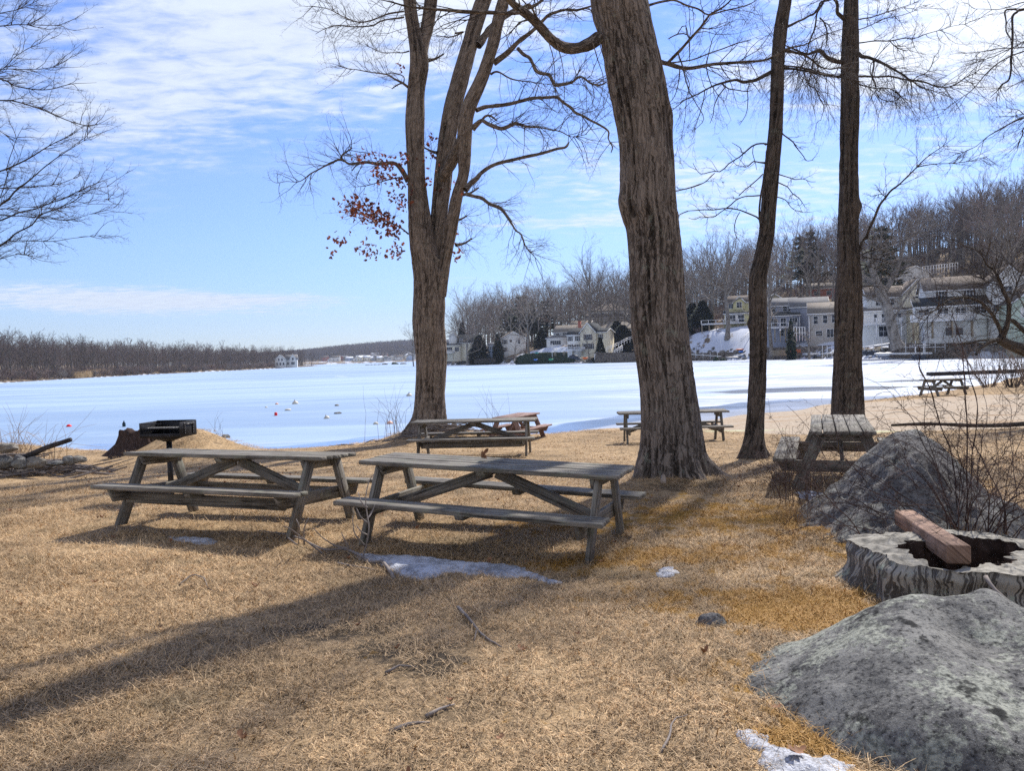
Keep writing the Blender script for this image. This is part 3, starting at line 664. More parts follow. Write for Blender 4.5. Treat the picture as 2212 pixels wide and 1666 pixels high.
ob('cut_top', mesh(V, np.stack([idx[:-1], nx[:-1], nx[1:], idx[1:]], -1).reshape(-1, 4), None, None, True, (M_stumptop,)), st)
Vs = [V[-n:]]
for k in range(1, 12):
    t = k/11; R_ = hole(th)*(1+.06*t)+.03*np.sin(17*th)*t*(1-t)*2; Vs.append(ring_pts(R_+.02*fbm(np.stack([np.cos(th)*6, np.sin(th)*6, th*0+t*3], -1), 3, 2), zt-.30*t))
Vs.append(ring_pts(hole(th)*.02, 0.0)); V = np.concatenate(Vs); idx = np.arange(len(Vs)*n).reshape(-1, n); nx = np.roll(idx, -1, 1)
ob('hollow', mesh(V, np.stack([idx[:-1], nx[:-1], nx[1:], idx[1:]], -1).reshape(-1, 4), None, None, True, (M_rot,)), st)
M_timber = mat_wood('red_timber', (.17, .10, .068), (.38, .25, .185))
a_ = P(1953, 1118, 6.75); b_ = P(2071, 1199, 5.25)
m = MB(); m.beam(a_, b_, .155, .13); tb = m.build('timber_beam', M_timber, None, False, .010); tag(tb, 'squared reddish timber lying across the hollow stump', 'timber')
def stick(label, pts, r, mat=None, name='fallen_branch', cat='branch', extra=()):
    Pp, R = smoothpath(pts, np.linspace(r, r*.35, len(pts)), .04); Pp = Pp+.004*np.stack([vnoise(Pp*23), vnoise(Pp*23+9), vnoise(Pp*23+5)], -1)
    L_ = [(Pp, R)]
    m = MB(); m.tube(Pp, R, 6)
    for e in extra:
        p2, r2 = smoothpath(e, np.linspace(r*.55, r*.2, len(e)), .03); m.tube(p2, r2, 5)
    return tag(m.build(name, mat or M_twig_gray, None, True), label, cat)
def gp(u, v, dz=0.012): p = g(u, v); return (p[0], p[1], p[2]+dz)
def zl(fx, fy, ox, oy, s): return (ox+fx*s, oy+fy*s)
stick('brown stick leaning on the near side of the stump at the right edge', [P(2128, 1246, 5.0), P(2150, 1275, 4.9), P(2203, 1318, 4.75)], .016)
F1 = lambda x, y: (x*.4902, 1084.3+y*.4902)      # photo crop -> display pixels
F2 = lambda x, y: (939.7+x*.72, 1012+y*.72)
stick('bare dark branch lying in the grass below the near table', [gp(*F2(70, 425)), gp(*F2(100, 465), .03), gp(*F2(140, 505)), gp(*F2(200, 548))], .013, None, 'fallen_branch', 'branch', [[gp(*F2(125, 495)), gp(*F2(118, 525))]])
stick('pale curved stick near the bottom edge, left of centre', [gp(*F1(1720, 1035)), gp(*F1(1800, 1000), .02), gp(*F1(1895, 985))], .014)
stick('short pale stick just above the curved stick near the bottom edge', [gp(*F1(1880, 965)), gp(*F1(1940, 935), .02), gp(*F1(2005, 905))], .011)
stick('thin arched twig in the sunny grass below the left table', [gp(*F1(790, 380)), gp(*F1(850, 355), .05), gp(*F1(900, 370), .05), gp(*F1(920, 395)), gp(*F1(965, 408))], .006)
stick('crooked thin twig standing near the bottom between the boulder and the sticks', [gp(*F2(678, 866)), gp(*F2(705, 830), .03), gp(*F2(715, 790), .04), gp(*F2(760, 755))], .007)
stick('pale stick on the bare soil patch under the dark grass', [gp(*F1(1700, 770)), gp(*F1(1760, 748), .02), gp(*F1(1840, 748))], .009)
stick('flat dark stick beside the snow patch', [gp(*F1(1490, 283)), gp(*F1(1580, 300), .02), gp(*F1(1660, 310))], .01)
# broken sapling lying by the snow
R7 = lambda x, y: (506+x*.343, 1012+y*.343)
t_ = [gp(*R7(160, 415), .03), gp(*R7(330, 455), .05), gp(*R7(450, 495), .05), gp(*R7(570, 545), .04), gp(*R7(700, 550), .05), gp(*R7(800, 590), .04), gp(*R7(850, 620), .03), gp(*R7(925, 618), .03), gp(*R7(960, 650), .03), gp(*R7(1010, 712), .01)]
def vp(x, y, Y): return PP(*R7(x, y), Y)
Yb = gp(*R7(805, 585))[1]
ex = [[vp(805, 585, Yb), vp(815, 540, Yb), vp(835, 470, Yb-.02), vp(848, 370, Yb-.03), vp(835, 280, Yb), vp(828, 180, Yb), vp(850, 80, Yb+.03), vp(880, 35, Yb+.05)],
      [vp(825, 490, Yb), vp(790, 450, Yb-.1), vp(755, 400, Yb-.12), vp(745, 300, Yb-.1)], [vp(835, 420, Yb), vp(800, 400, Yb-.05), vp(770, 360, Yb)], [vp(845, 350, Yb), vp(800, 310, Yb-.1), vp(770, 250, Yb-.1)], [vp(840, 320, Yb), vp(870, 270, Yb+.1), vp(885, 230, Yb+.1)],
      [vp(838, 250, Yb), vp(800, 210, Yb), vp(780, 150, Yb+.05)], [vp(720, 552, Yb+.1), vp(718, 500, Yb+.05), vp(690, 440, Yb), vp(675, 405, Yb)], [vp(715, 505, Yb+.1), vp(640, 490, Yb+.15), vp(560, 440, Yb+.1), vp(500, 380, Yb)],
      [vp(560, 540, Yb+.2), vp(430, 440, Yb+.1), vp(350, 380, Yb), vp(310, 365, Yb)], [vp(440, 480, Yb+.2), vp(440, 380, Yb+.1), vp(470, 310, Yb+.1)], [vp(400, 420, Yb+.2), vp(410, 370, Yb), vp(390, 320, Yb)], [vp(340, 440, Yb+.3), vp(400, 480, Yb+.2), vp(405, 430, Yb)]]
stick('bare broken sapling lying by the snow, one shoot upright before the near bench', t_[::-1], .017, M_twig_gray, 'broken_sapling', 'sapling', ex)

# ---------------------------------------------------------------- snow patches
def patch(label, uvs, h=.03, dens=.035, name='snow_patch'):
    p = np.array([g(u, v)[:2] for u, v in uvs]); x0, y0 = p.min(0)-.1; x1, y1 = p.max(0)+.1; nx_, ny_ = int((x1-x0)/dens)+2, int((y1-y0)/dens)+2
    xs = np.linspace(x0, x1, nx_); ys = np.linspace(y0, y1, ny_); Xg, Yg = np.meshgrid(xs, ys, indexing='ij'); d = np.full(Xg.shape, 9.); ins = np.zeros(Xg.shape, bool)
    for a, b2 in zip(p, np.roll(p, -1, 0)):
        e = b2-a; t = np.clip(((Xg-a[0])*e[0]+(Yg-a[1])*e[1])/(e@e+1e-9), 0, 1); d = np.minimum(d, np.hypot(Xg-a[0]-t*e[0], Yg-a[1]-t*e[1]))
        c = (a[1] > Yg) != (b2[1] > Yg); ins ^= c & (Xg < a[0]+(Yg-a[1])*e[0]/(e[1] if abs(e[1]) > 1e-9 else 1e-9))
    s = np.where(ins, d, -d); q = np.stack([Xg, Yg, 0*Xg], -1); s = s+.03*fbm(q*14, 3, 7)
    z = H(Xg, Yg)+.010+h*sstep(-.02, .10, s)+.006*fbm(q*25, 3, 2); z = np.where(s < -.02, H(Xg, Yg)-.05, z)
    idx = np.arange(nx_*ny_).reshape(nx_, ny_); Q = np.stack([idx[:-1, :-1], idx[1:, :-1], idx[1:, 1:], idx[:-1, 1:]], -1).reshape(-1, 4); Q = Q[(s.ravel()[Q] > -.03).any(1)]
    o = ob(name, mesh(np.stack([Xg, Yg, z], -1).reshape(-1, 3), Q, None, None, True, (M_snow,))); tag(o, label, 'snow patch'); SNOWP.append((p, o)); return o
SNOWP = []
B_ = lambda x, y: (686.7+x*.3431, 867.4+y*.3431)
patch('long grey-white snow patch in front of the near picnic table', [B_(*a) for a in [(235, 970), (440, 980), (690, 995), (900, 1020), (1150, 1045), (1300, 1055), (1330, 1085), (1420, 1115), (1510, 1150), (1450, 1160), (1330, 1115), (1200, 1130), (1050, 1115), (950, 1105), (900, 1085), (800, 1082), (740, 1115), (670, 1142), (560, 1115), (470, 1090), (430, 1045), (370, 1035), (300, 1005)]])
A_ = lambda x, y: (144.6+x*.3105, 867.4+y*.3105)
patch('thin icy snow strip below the left picnic table', [A_(*a) for a in [(700, 950), (850, 955), (960, 965), (1050, 983), (1010, 998), (860, 992), (760, 972)]], .012)
C8 = lambda x, y: (1590+x*.281, 1229+y*.281)
patch('patchy snow at the bottom edge below the near boulder', [C8(*a) for a in [(50, 1300), (150, 1290), (220, 1330), (240, 1380), (350, 1390), (450, 1430), (560, 1450), (620, 1485), (700, 1460), (790, 1500), (870, 1540), (880, 1640), (300, 1660), (220, 1480), (210, 1420), (100, 1390)]], .02, .02)
patch('small white ice patch in the moss right of the near table', [(1418, 1243), (1432, 1232), (1452, 1230), (1462, 1240), (1448, 1250), (1425, 1250)], .01, .02)
patch('dull grey ice patch below the end-on picnic table', [(1722, 1068), (1750, 1062), (1790, 1070), (1800, 1080), (1770, 1085), (1735, 1078)], .01, .03)
lf2 = ob('leaf', leaf_mesh(.09, .5, 4, 3)); tag(lf2, 'tan oak leaf resting on the snow at the bottom edge', 'leaf'); q = g(1703, 1655); lf2.location = (q[0], q[1], q[2]+.045); lf2.rotation_euler = (.1, .1, .4)
# ---------------------------------------------------------------- branching
def nrm(v): return v/(np.linalg.norm(v)+1e-9)
def branch(out, r, p, d, L, r0, lev, bend, wig=.16, kids=(7, 5, 4), kmul=.5, ang=(.5, 1.0), ksteps=(7, 5, 4, 4)):
    """random branch with sub-branches; out[lev] gets (pts, radii)"""
    k = ksteps[min(lev, len(ksteps)-1)]; pts = [p]; dd = d; st = L/(k-1)
    W_ = r.normal(0, wig, (k, 3))
    for i in range(k-1):
        dd = nrm(dd+W_[i]+bend*st*.9/max(L, .3)); pts.append(pts[-1]+dd*st)
    pts = np.array(pts); rr = r0*(1-np.linspace(0, 1, k)*.82); out.append((lev, pts, rr))
    if lev < len(kids):
        nk = kids[lev]; nk = max(1, int(round(nk*r.uniform(.75, 1.25))))
        for j in range(nk):
            t = r.uniform(.18, 1.0)*(k-1); i = min(int(t), k-2); q = pts[i]+(pts[i+1]-pts[i])*(t-i); dr = nrm(pts[i+1]-pts[i])
            ax = nrm(np.cross(dr, r.normal(size=3))); a = r.uniform(*ang); nd = dr*cos(a)+ax*sin(a)
            branch(out, r, q, nrm(nd), L*kmul*r.uniform(.6, 1.25)*(1-.35*t/(k-1)), max(r0*(1-.8*t/(k-1))*.55, .0018), lev+1, bend, wig, kids, kmul, ang, ksteps)
def sprout(out, r, pts, radii, n, L, kids, bend, start=.15, side=None, ang=(.5, 1.2), r0=None, wig=.2, kmul=.5):
    seg = np.linalg.norm(np.diff(pts, axis=0), axis=1); cl = np.concatenate([[0], np.cumsum(seg)])
    for _ in range(n):
        s = r.uniform(start, 1)*cl[-1]; i = min(np.searchsorted(cl, s, 'right')-1, len(pts)-2); f = (s-cl[i])/max(seg[i], 1e-6)
        q = pts[i]+(pts[i+1]-pts[i])*f; dr = nrm(pts[i+1]-pts[i]); v = r.normal(size=3)
        if side is not None: v = v+np.array(side)
        ax = nrm(v-dr*(v@dr)); a = r.uniform(*ang); rr = (radii[i]*.4 if r0 is None else r0)
        branch(out, r, q, nrm(dr*cos(a)+ax*sin(a)), L*r.uniform(.5, 1.3), max(min(rr, .012), .002), 0, np.array(bend, float), wig, kids, kmul)
def herotube(pts, rr, n=48, step=.06, amp=.012, kx=9, kz=1.3, seed=0, flare=None, knots=()):
    Pp, R = smoothpath(pts, rr, step); V, Q, uv = tube1(Pp, R, n); k = len(Pp); V = V.reshape(k, n, 3)
    C_ = Pp[:, None]; D = V-C_; rad_ = np.linalg.norm(D, axis=2, keepdims=True); D = D/rad_
    L = np.concatenate([[0], np.cumsum(np.linalg.norm(np.diff(Pp, axis=0), axis=1))])
    q = np.concatenate([D[..., :2]*rad_*kx, D[..., 2:]*rad_*kx*.5+np.broadcast_to(L[:, None, None], rad_.shape)*kz], -1)
    wv = .5*fbm(q*np.array([.5, .5, 1.2]), 2, seed+4)[..., None]
    rg = 1-2.1*np.abs(fbm(q+wv, 3, seed)); big = fbm(np.concatenate([D*1.3, 0*rad_], -1)[..., :3]+np.array([0, 0, 1])*L[:, None, None]*.8, 3, seed+9)
    disp = amp*rg+.05*R[:, None]*big
    for (s, a, z0, z1, h) in knots:                    # knots: angle, height range along, bulge
        aa = np.arctan2(D[..., 1], D[..., 0]); disp = disp+h*np.exp(-((L[:, None]-s)/z0)**2)*np.exp(-((np.angle(np.exp(1j*(aa-a))))/z1)**2)
    if flare is not None:
        aa = np.arctan2(D[..., 1], D[..., 0]); hgt, ampf, lob, ph = flare
        f = np.exp(-L[:, None]/hgt)**1.3; disp = disp+R[0]*ampf*f*(.45+.75*np.clip(np.sin(lob*aa+ph)+.5*np.sin((lob+2)*aa+ph*2), -.4, 2))
    V = C_+D*(rad_+disp[..., None]); global LAST_RG; LAST_RG = rg.ravel(); return V.reshape(-1, 3), Q, uv
class Tree:
    def __init__(s, name, label, Y, bark, twig, cat='tree', group=None, loc=None, seed=1):
        s.Y = Y; s.bark = bark; s.twig = twig; s.r = np.random.default_rng(seed); s.t = thing(name, label, cat, (0, 0, 0), 0, group)
        s.tw = []; s.base = None; s.seed = seed
    def path(s, pts, dY=0., f=lambda x, y: (x, y), sc=1.):
        """pts = (x, y, width) in photo pixels; dY = how far the end reaches away from the camera"""
        n = len(pts); out = []; R = []
        d0, d1 = dY if isinstance(dY, tuple) else (0., dY)
        for i, (x, y, w) in enumerate(pts):
            u, v = f(x, y); Y = s.Y+d0+(d1-d0)*i/max(1, n-1); out.append(P(u, v, Y)); R.append(w*sc*Y/FD/2)
        return np.array(out), np.array(R)
    def trunk(s, pts, dY=0., f=lambda x, y: (x, y), sc=1., name='trunk', **k):
        p, R = s.path(pts, dY, f, sc); V, Q, uv = herotube(p, R, seed=s.seed, **k)
        o = ob(name, mesh(V, Q, None, uv, True, (s.bark,)), s.t); fattr(o.data, 'rg', LAST_RG); s.seed += 1; return p, R, o
    def limb(s, pts, dY=0., f=None, sc=1., tw=0, L=.8, kids=(5, 3), bend=(0, 0, .2), n=10, start=.15, wob=.5, side=None, r0=None, name='limb', ang=(.5, 1.2), mat=None):
        p, R = s.path(pts, dY, f, sc); Pp, RR = smoothpath(p, R, .06)
        wv = np.stack([fbm(Pp*1.9+s.seed, 2, 1), fbm(Pp*1.9+s.seed, 2, 5), fbm(Pp*1.9+s.seed, 2, 8)], -1); RR = RR*(1+.13*fbm(Pp*7, 2, s.seed))
        Pp = Pp+wv*.035*wob; s.seed += 1
        V, Q, uv = tube1(Pp, RR, n); ob(name, mesh(V, Q, None, uv, True, (mat or s.bark,)), s.t)
        if tw: sprout(s.tw, s.r, Pp, RR, tw, L, kids, bend, start, side, ang, r0)
        return Pp, RR
    def finish(s, sides=3, extra_name='crown'):
        if s.tw:
            big = [(p, r) for l, p, r in s.tw]
            me = tubemesh(big, sides, s.twig); ob(extra_name, me, s.t)
        return s.t
Z2 = lambda x, y: (578.3+.3037*x, .3037*y)
Z3 = lambda x, y: (975.9+.3037*x, .3037*y)
Z4 = lambda x, y: (1409.6+.3037*x, .3037*y)
Z5 = lambda x, y: (1771+.3037*x, .3037*y)
Z1 = lambda x, y: (.3472*x, .3472*y)
Z6 = lambda x, y: (1778.+.217*x, 506+.217*y)
K = .3037
ID = lambda x, y: (x, y)

# ---------------------------------------------------------------- the thickest trunk (nearest)
T = Tree('big_tree', 'thickest deeply furrowed trunk between the near table and the lake, leaning left', 10.5, M_bark, M_twig, seed=11)
p, R, o = T.trunk([(1462, 1068, 152), (1457, 1030, 138), (1453, 1000, 131), (1450, 950, 124), (1442, 850, 115), (1424, 700, 113), (1412, 506, 107), (1401, 440, 112), (1394, 304, 109), (1375, 182, 117), (1358, 91, 109), (1336, 0, 113), (1325, -80, 90), (1314, -180, 62), (1306, -300, 40), (1310, -520, 24), (1290, -800, 10)],
    n=240, step=.032, amp=.022, kx=14, kz=.62, flare=(.34, .75, 4, .6), knots=[(3.95, 3.3, .18, .35, .05), (5.0, .1, .2, .4, .04)])
c = P(1447, 1008, 10.5)
m = MB(); pr = [(x, y) for x, y in [(0, 0), (.028, .02), (.035, .08), (.02, .15), (0, .17)]]
V = [(a*1.0, 0, b_) for a, b_ in pr]+[(-a*.9, 0, b_) for a, b_ in pr[1:-1]]; V2 = [(x, y-.02, z) for x, y, z in V]; nn = len(V); order = [0, 1, 2, 3, 4, 7, 6, 5]
m.add([V2[i] for i in order]+[V[i] for i in order], [(i, (i+1) % nn, nn+(i+1) % nn, nn+i) for i in range(nn)]+[(0, 1, 2, 7), (2, 3, 6, 7), (3, 4, 5, 6)])
sc_ = m.build('bare_wood_scar', mat_plain('bare_wood', (.45, .38, .32), .8), T.t); q = P(1432, 1052, 9.86); sc_.location = q; sc_.rotation_euler = (-.25, .12, .1)
T.limb([(1040, 265, 90), (980, 310, 80), (880, 345, 72), (780, 330, 70), (700, 270, 68), (640, 200, 64), (560, 120, 62), (480, 60, 56), (420, 10, 50), (370, -60, 44), (300, -160, 30), (260, -300, 14)], (-.1, -1.2), Z3, K, 10, 1.0, n=20, wob=.25, start=.5)
T.limb([(480, 85, 26), (400, 90, 26), (300, 88, 26), (150, 82, 24), (0, 74, 22), (-150, 62, 18), (-310, 45, 14), (-400, 20, 10), (-520, -10, 6)], (-1.1, -1.6), Z3, K, 22, .9, (5, 3), (0, 0, .15), wob=.2)
T.limb([(480, 60, 16), (560, 30, 16), (600, 110, 14), (650, 170, 14), (700, 250, 12)], (-1.1, -.5), Z3, K, 5, .6)
R_ = dict(bend=(.1, 0, -.1))
T.limb([(10, 395, 44), (60, 440, 34), (120, 455, 30), (200, 480, 26), (280, 483, 24), (400, 457, 22), (500, 448, 20), (650, 440, 18), (800, 422, 15), (950, 350, 12), (1080, 320, 9), (1200, 250, 7), (1370, 190, 5)], (0, .9), Z4, K, 34, .8, (5, 3), **R_)
T.limb([(110, 440, 22), (200, 350, 20), (270, 268, 19), (340, 190, 17), (400, 100, 15), (470, 60, 12), (540, 10, 10), (620, -90, 6)], (0, -.8), Z4, K, 16, .7)
T.limb([(110, 272, 7), (180, 240, 9), (255, 250, 9), (262, 330, 7), (265, 432, 5)], (-.5, -.7), Z4, K, 0)
T.limb([(180, 238, 6), (215, 185, 7), (240, 182, 7), (255, 250, 6)], (-.5, -.5), Z4, K, 0)
T.limb([(-60, 40, 22), (40, 12, 16), (150, -2, 14), (250, 40, 13), (330, 65, 13), (400, 102, 11), (500, 82, 9), (650, 40, 7), (760, -20, 4)], (0, 1.2), Z4, K, 18, .7)
T.limb([(60, 440, 14), (140, 445, 10), (280, 425, 8), (400, 382, 8), (500, 350, 8), (600, 312, 7), (700, 285, 5)], (0, .3), Z4, K, 12, .6)
T.limb([(185, 385, 10), (215, 480, 9), (240, 570, 8), (270, 660, 7), (320, 750, 6), (362, 840, 5), (280, 940, 3)], (0, -.6), Z4, K, 10, .5, bend=(0, 0, -.5))
T.limb([(190, 490, 9), (185, 600, 7), (160, 680, 5), (110, 745, 3)], (0, -.3), Z4, K, 8, .45, bend=(0, 0, -.5))
T.limb([(235, 530, 6), (262, 600, 6), (240, 700, 5), (235, 800, 4), (205, 990, 2)], (0, .3), Z4, K, 6, .4, bend=(0, 0, -.5))
T.limb([(150, 1366, 6), (270, 1330, 7), (370, 1292, 7), (420, 1240, 6)], (.2, .5), Z4, K, 4, .35)
for x_ in (690, 745, 1000, 1050): T.limb([(x_, 300, 7), (x_+35, 420, 6), (x_+60+20*sin(x_), 560, 5), (x_+50, 720, 4), (x_-10, 840, 2)], (-.8, -.6), Z3, K, 5, .45, bend=(0, 0, -.3))
for (uu, yy, L_, sgn) in [(1310, -250, 330, -1), (1305, -330, 420, 1), (1300, -480, 350, -1), (1308, -620, 300, 1), (1306, -760, 200, -1)]:
    T.limb([(uu, yy, 40), (uu+sgn*L_*.4, yy-90, 26), (uu+sgn*L_*.8, yy-120, 16), (uu+sgn*L_*1.3, yy-260, 5)], (0, 2.0*sgn), ID, 1, 16, 1.5, (5, 3), r0=.02, n=10)
T.finish()

# ---------------------------------------------------------------- forked oak by the water
O = Tree('oak_tree', 'forked oak at the water edge still holding clusters of rust-red leaves', 22.4, M_bark_oak, M_twig, seed=31)
O.trunk([(924, 962, 82), (924, 948, 78), (925, 930, 68), (928, 905, 62), (930, 850, 60), (931, 780, 64), (926, 700, 66), (927, 655, 66), (925, 600, 60), (915, 540, 54), (907, 470, 46), (900, 390, 36), (897, 305, 36), (897, 252, 38), (900, 190, 35), (905, 146, 38), (903, 110, 34), (893, 60, 26), (885, 0, 24), (880, -60, 22), (865, -160, 18), (840, -300, 10)],
    n=120, step=.07, amp=.024, kx=10, kz=.6, flare=(.5, .8, 4, 1.1))
O.trunk([(906, 150, 26), (912, 100, 25), (922, 60, 25), (931, 0, 25), (938, -60, 22), (955, -180, 16), (960, -300, 8)], (0, .5), ID, 1, n=64, step=.09, amp=.018, kx=10, kz=.6)
O.trunk([(938, 690, 40), (940, 600, 38), (947, 486, 34), (956, 400, 36), (964, 320, 35), (975, 243, 35), (991, 182, 34), (1008, 121, 33), (1024, 60, 31), (1044, 0, 30), (1068, -60, 26), (1090, -150, 20), (1105, -280, 10)], (.1, 1.0), ID, 1, n=80, step=.08, amp=.02, kx=10, kz=.6)
O.trunk([(950, 640, 26), (962, 560, 24), (976, 486, 24), (988, 420, 24), (1001, 375, 24), (1003, 300, 30), (1010, 240, 30), (1040, 170, 26), (1062, 106, 24), (1076, 45, 23), (1088, 0, 22), (1110, -90, 16), (1120, -220, 9)], (-.1, -.9), ID, 1, n=72, step=.08, amp=.018, kx=10, kz=.6)
O.limb([(950, 400, 20), (975, 350, 26), (1000, 300, 24)], (.3, -.5), ID, 1, n=20)
lk = dict(L=1.3, kids=(6, 3), r0=.016)
O.limb([(185, 320, 60), (230, 255, 52), (290, 190, 50), (350, 140, 42), (440, 80, 36), (560, 50, 26), (640, 0, 20), (740, -120, 10)], (.6, 1.5), Z3, K, 14, n=14, **lk)
O.limb([(300, 450, 44), (400, 370, 38), (470, 300, 32), (560, 230, 28), (640, 150, 24), (700, 100, 20), (800, 68, 18), (900, 70, 16), (1000, 38, 12)], (-.5, -2), Z3, K, 26, n=14, **lk)
O.limb([(470, 345, 26), (515, 385, 24), (560, 410, 24), (600, 490, 24), (650, 510, 24), (700, 532, 24), (730, 600, 24), (790, 600, 20), (850, 588, 18), (905, 555, 16), (950, 570, 14), (1005, 592, 14), (1060, 600, 11), (1110, 575, 8)], (-1, -2.2), Z3, K, 40, 1.2, kids=(6, 3), r0=.014, n=12, wob=1.5)
O.limb([(180, 790, 32), (240, 765, 28), (300, 755, 26), (450, 735, 25), (540, 712, 24), (620, 695, 23), (690, 688, 22), (755, 690, 22), (800, 728, 21), (850, 762, 20), (880, 795, 19), (930, 822, 18), (1040, 885, 16), (1112, 932, 13), (1112, 990, 10), (1145, 1050, 9), (1137, 1088, 6)], (-.8, 1.5), Z3, K, 26, 1.1, kids=(5, 3), r0=.012, n=12, wob=.8)
O.limb([(150, 920, 44), (185, 885, 38), (215, 858, 30), (255, 880, 28), (290, 897, 28), (350, 918, 26), (400, 905, 28), (450, 880, 26), (500, 890, 18), (560, 905, 16), (620, 905, 11), (700, 922, 10), (770, 935, 8), (850, 972, 6), (960, 958, 4)], (-.9, -1.8), Z3, K, 40, 1.2, kids=(6, 3), r0=.012, n=12, wob=.8)
O.limb([(210, 860, 18), (240, 825, 17), (275, 822, 15), (320, 855, 10)], (-.9, -1.2), Z3, K, 5, .7, n=10)
O.limb([(95, 1350, 46), (130, 1310, 40), (185, 1262, 34), (200, 1240, 28), (250, 1200, 27), (320, 1165, 25), (380, 1148, 25), (440, 1135, 24), (500, 1120, 24), (620, 1095, 22), (740, 1060, 19), (800, 1048, 18), (822, 1030, 16), (830, 1014, 12)], (-.7, .8), Z3, K, 10, .9, kids=(4, 3), n=14, wob=.3, start=.3)
O.limb([(105, 1385, 26), (160, 1398, 24), (215, 1408, 24), (270, 1450, 24), (340, 1478, 26), (380, 1525, 20), (410, 1570, 17), (450, 1640, 14), (490, 1665, 11), (520, 1735, 10), (560, 1790, 8), (600, 1840, 5)], (-.7, -1.6), Z3, K, 34, 1.0, kids=(6, 3), r0=.01, bend=(0, 0, -.1), wob=.6)
O.limb([(280, 525, 18), (310, 508, 14), (345, 512, 12), (430, 560, 10), (560, 580, 7), (640, 595, 5), (700, 598, 3)], (-.5, -1.2), Z3, K, 16, .9, r0=.008)
O.limb([(1000, 1290, 40), (960, 1220, 36), (930, 1180, 32), (890, 1158, 28), (800, 1166, 24), (700, 1155, 20), (640, 1160, 18), (580, 1166, 16), (520, 1135, 16), (450, 1165, 14), (400, 1185, 12), (310, 1230, 9), (220, 1290, 6), (130, 1290, 4), (70, 1302, 3)], (0, -1.0), Z2, K, 40, 1.0, kids=(5, 3), r0=.01, wob=.4)
O.limb([(520, 1138, 14), (530, 1100, 13), (560, 1078, 12), (600, 1052, 10)], (-.5, -.7), Z2, K, 12, 1.2, kids=(5, 3), r0=.012)
O.limb([(700, 1158, 10), (640, 1170, 9), (600, 1212, 7)], (-.5, -.7), Z2, K, 0)
O.limb([(1015, 632, 20), (960, 590, 17), (900, 560, 13), (850, 530, 10), (750, 515, 8), (640, 495, 6), (560, 485, 4), (490, 460, 3)], (0, -.8), Z2, K, 26, .9, kids=(5, 3), r0=.008)
O.limb([(968, 590, 10), (925, 602, 9), (885, 632, 6)], (0, -.3), Z2, K, 3, .5)
O.limb([(965, 592, 10), (965, 545, 8), (900, 515, 6), (830, 520, 4)], (0, .3), Z2, K, 8, .5, r0=.006)
O.limb([(1005, 362, 10), (960, 372, 8), (900, 370, 6), (820, 370, 5), (760, 350, 4), (690, 312, 3)], (0, -.6), Z2, K, 18, .8, r0=.006)
O.limb([(965, 82, 12), (850, 102, 11), (740, 142, 10), (650, 155, 9), (540, 120, 7), (430, 60, 5), (300, 40, 3)], (0, -1), Z2, K, 30, 1.0, kids=(5, 3), r0=.008)
O.limb([(970, 122, 12), (820, 147, 10), (740, 182, 9), (620, 185, 8), (500, 178, 7), (410, 205, 5), (340, 240, 3)], (0, 1), Z2, K, 26, 1.0, kids=(5, 3), r0=.008)
O.limb([(1000, 1665, 12), (930, 1612, 10), (850, 1572, 8), (760, 1530, 7), (650, 1520, 6), (560, 1450, 4)], (0, -1), Z2, K, 30, .8, kids=(4, 3), r0=.008)
O.limb([(940, 1260, 12), (860, 1275, 9), (780, 1300, 7), (700, 1320, 5), (610, 1330, 3)], (0, .6), Z2, K, 18, .9, kids=(5, 3), r0=.008)
O.limb([(1330, 235, 12), (1390, 225, 12), (1300, 262, 8), (1200, 250, 5)], (.3, .8), Z2, K, 16, .9, r0=.008)
for (u, v, s_) in [(985, 530, 1), (975, 480, 1), (945, 330, -1), (1000, 420, 1), (960, 270, 1), (925, 130, 1)]:
    O.limb([(u, v, 8), (u+s_*16, v-4, 5), (u+s_*34, v-14, 3)], (.2, .6), ID, 1, 14, .9, kids=(5, 3), r0=.007)
for (u, v, s_) in [(880, -100, -1), (940, -120, 1), (1080, -100, 1), (1110, -130, -1), (860, -200, -1), (1100, -220, 1), (955, -220, -1)]:
    O.limb([(u, v, 18), (u+s_*60, v-70, 12), (u+s_*110, v-160, 5)], (.2, 1.5*s_), ID, 1, 12, 2.0, (5, 3), r0=.02)
# rust-red leaves that stayed on
lm = leaf_mesh(.13, .5, 4, 5); lv = np.array([v.co[:] for v in lm.vertices]); lq = np.array([p_.vertices[:] for p_ in lm.polygons]); bpy.data.meshes.remove(lm)
M_oakleaf, nt, b = newmat('rust_leaf'); n = noise(nt, pos(nt), 2.7, 2); cc = mixc(nt, n.ss(.35, .65), (.13, .034, .02), (.28, .085, .038)); setp(nt, b, cc, .6, None, .3)
tr = nt.nodes.new('ShaderNodeBsdfTranslucent'); nt.links.new(cc, tr.inputs[0]); ms = nt.nodes.new('ShaderNodeMixShader'); ms.inputs[0].default_value = .45; nt.links.new(b.outputs[0], ms.inputs[1]); nt.links.new(tr.outputs[0], ms.inputs[2]); nt.links.new(ms.outputs[0], [n_ for n_ in nt.nodes if n_.type == 'OUTPUT_MATERIAL'][0].inputs[0])
r = np.random.default_rng(5)
tips = np.array([p_[-1] for l, p_, rr in O.tw]+[p_[len(p_)//2] for l, p_, rr in O.tw])
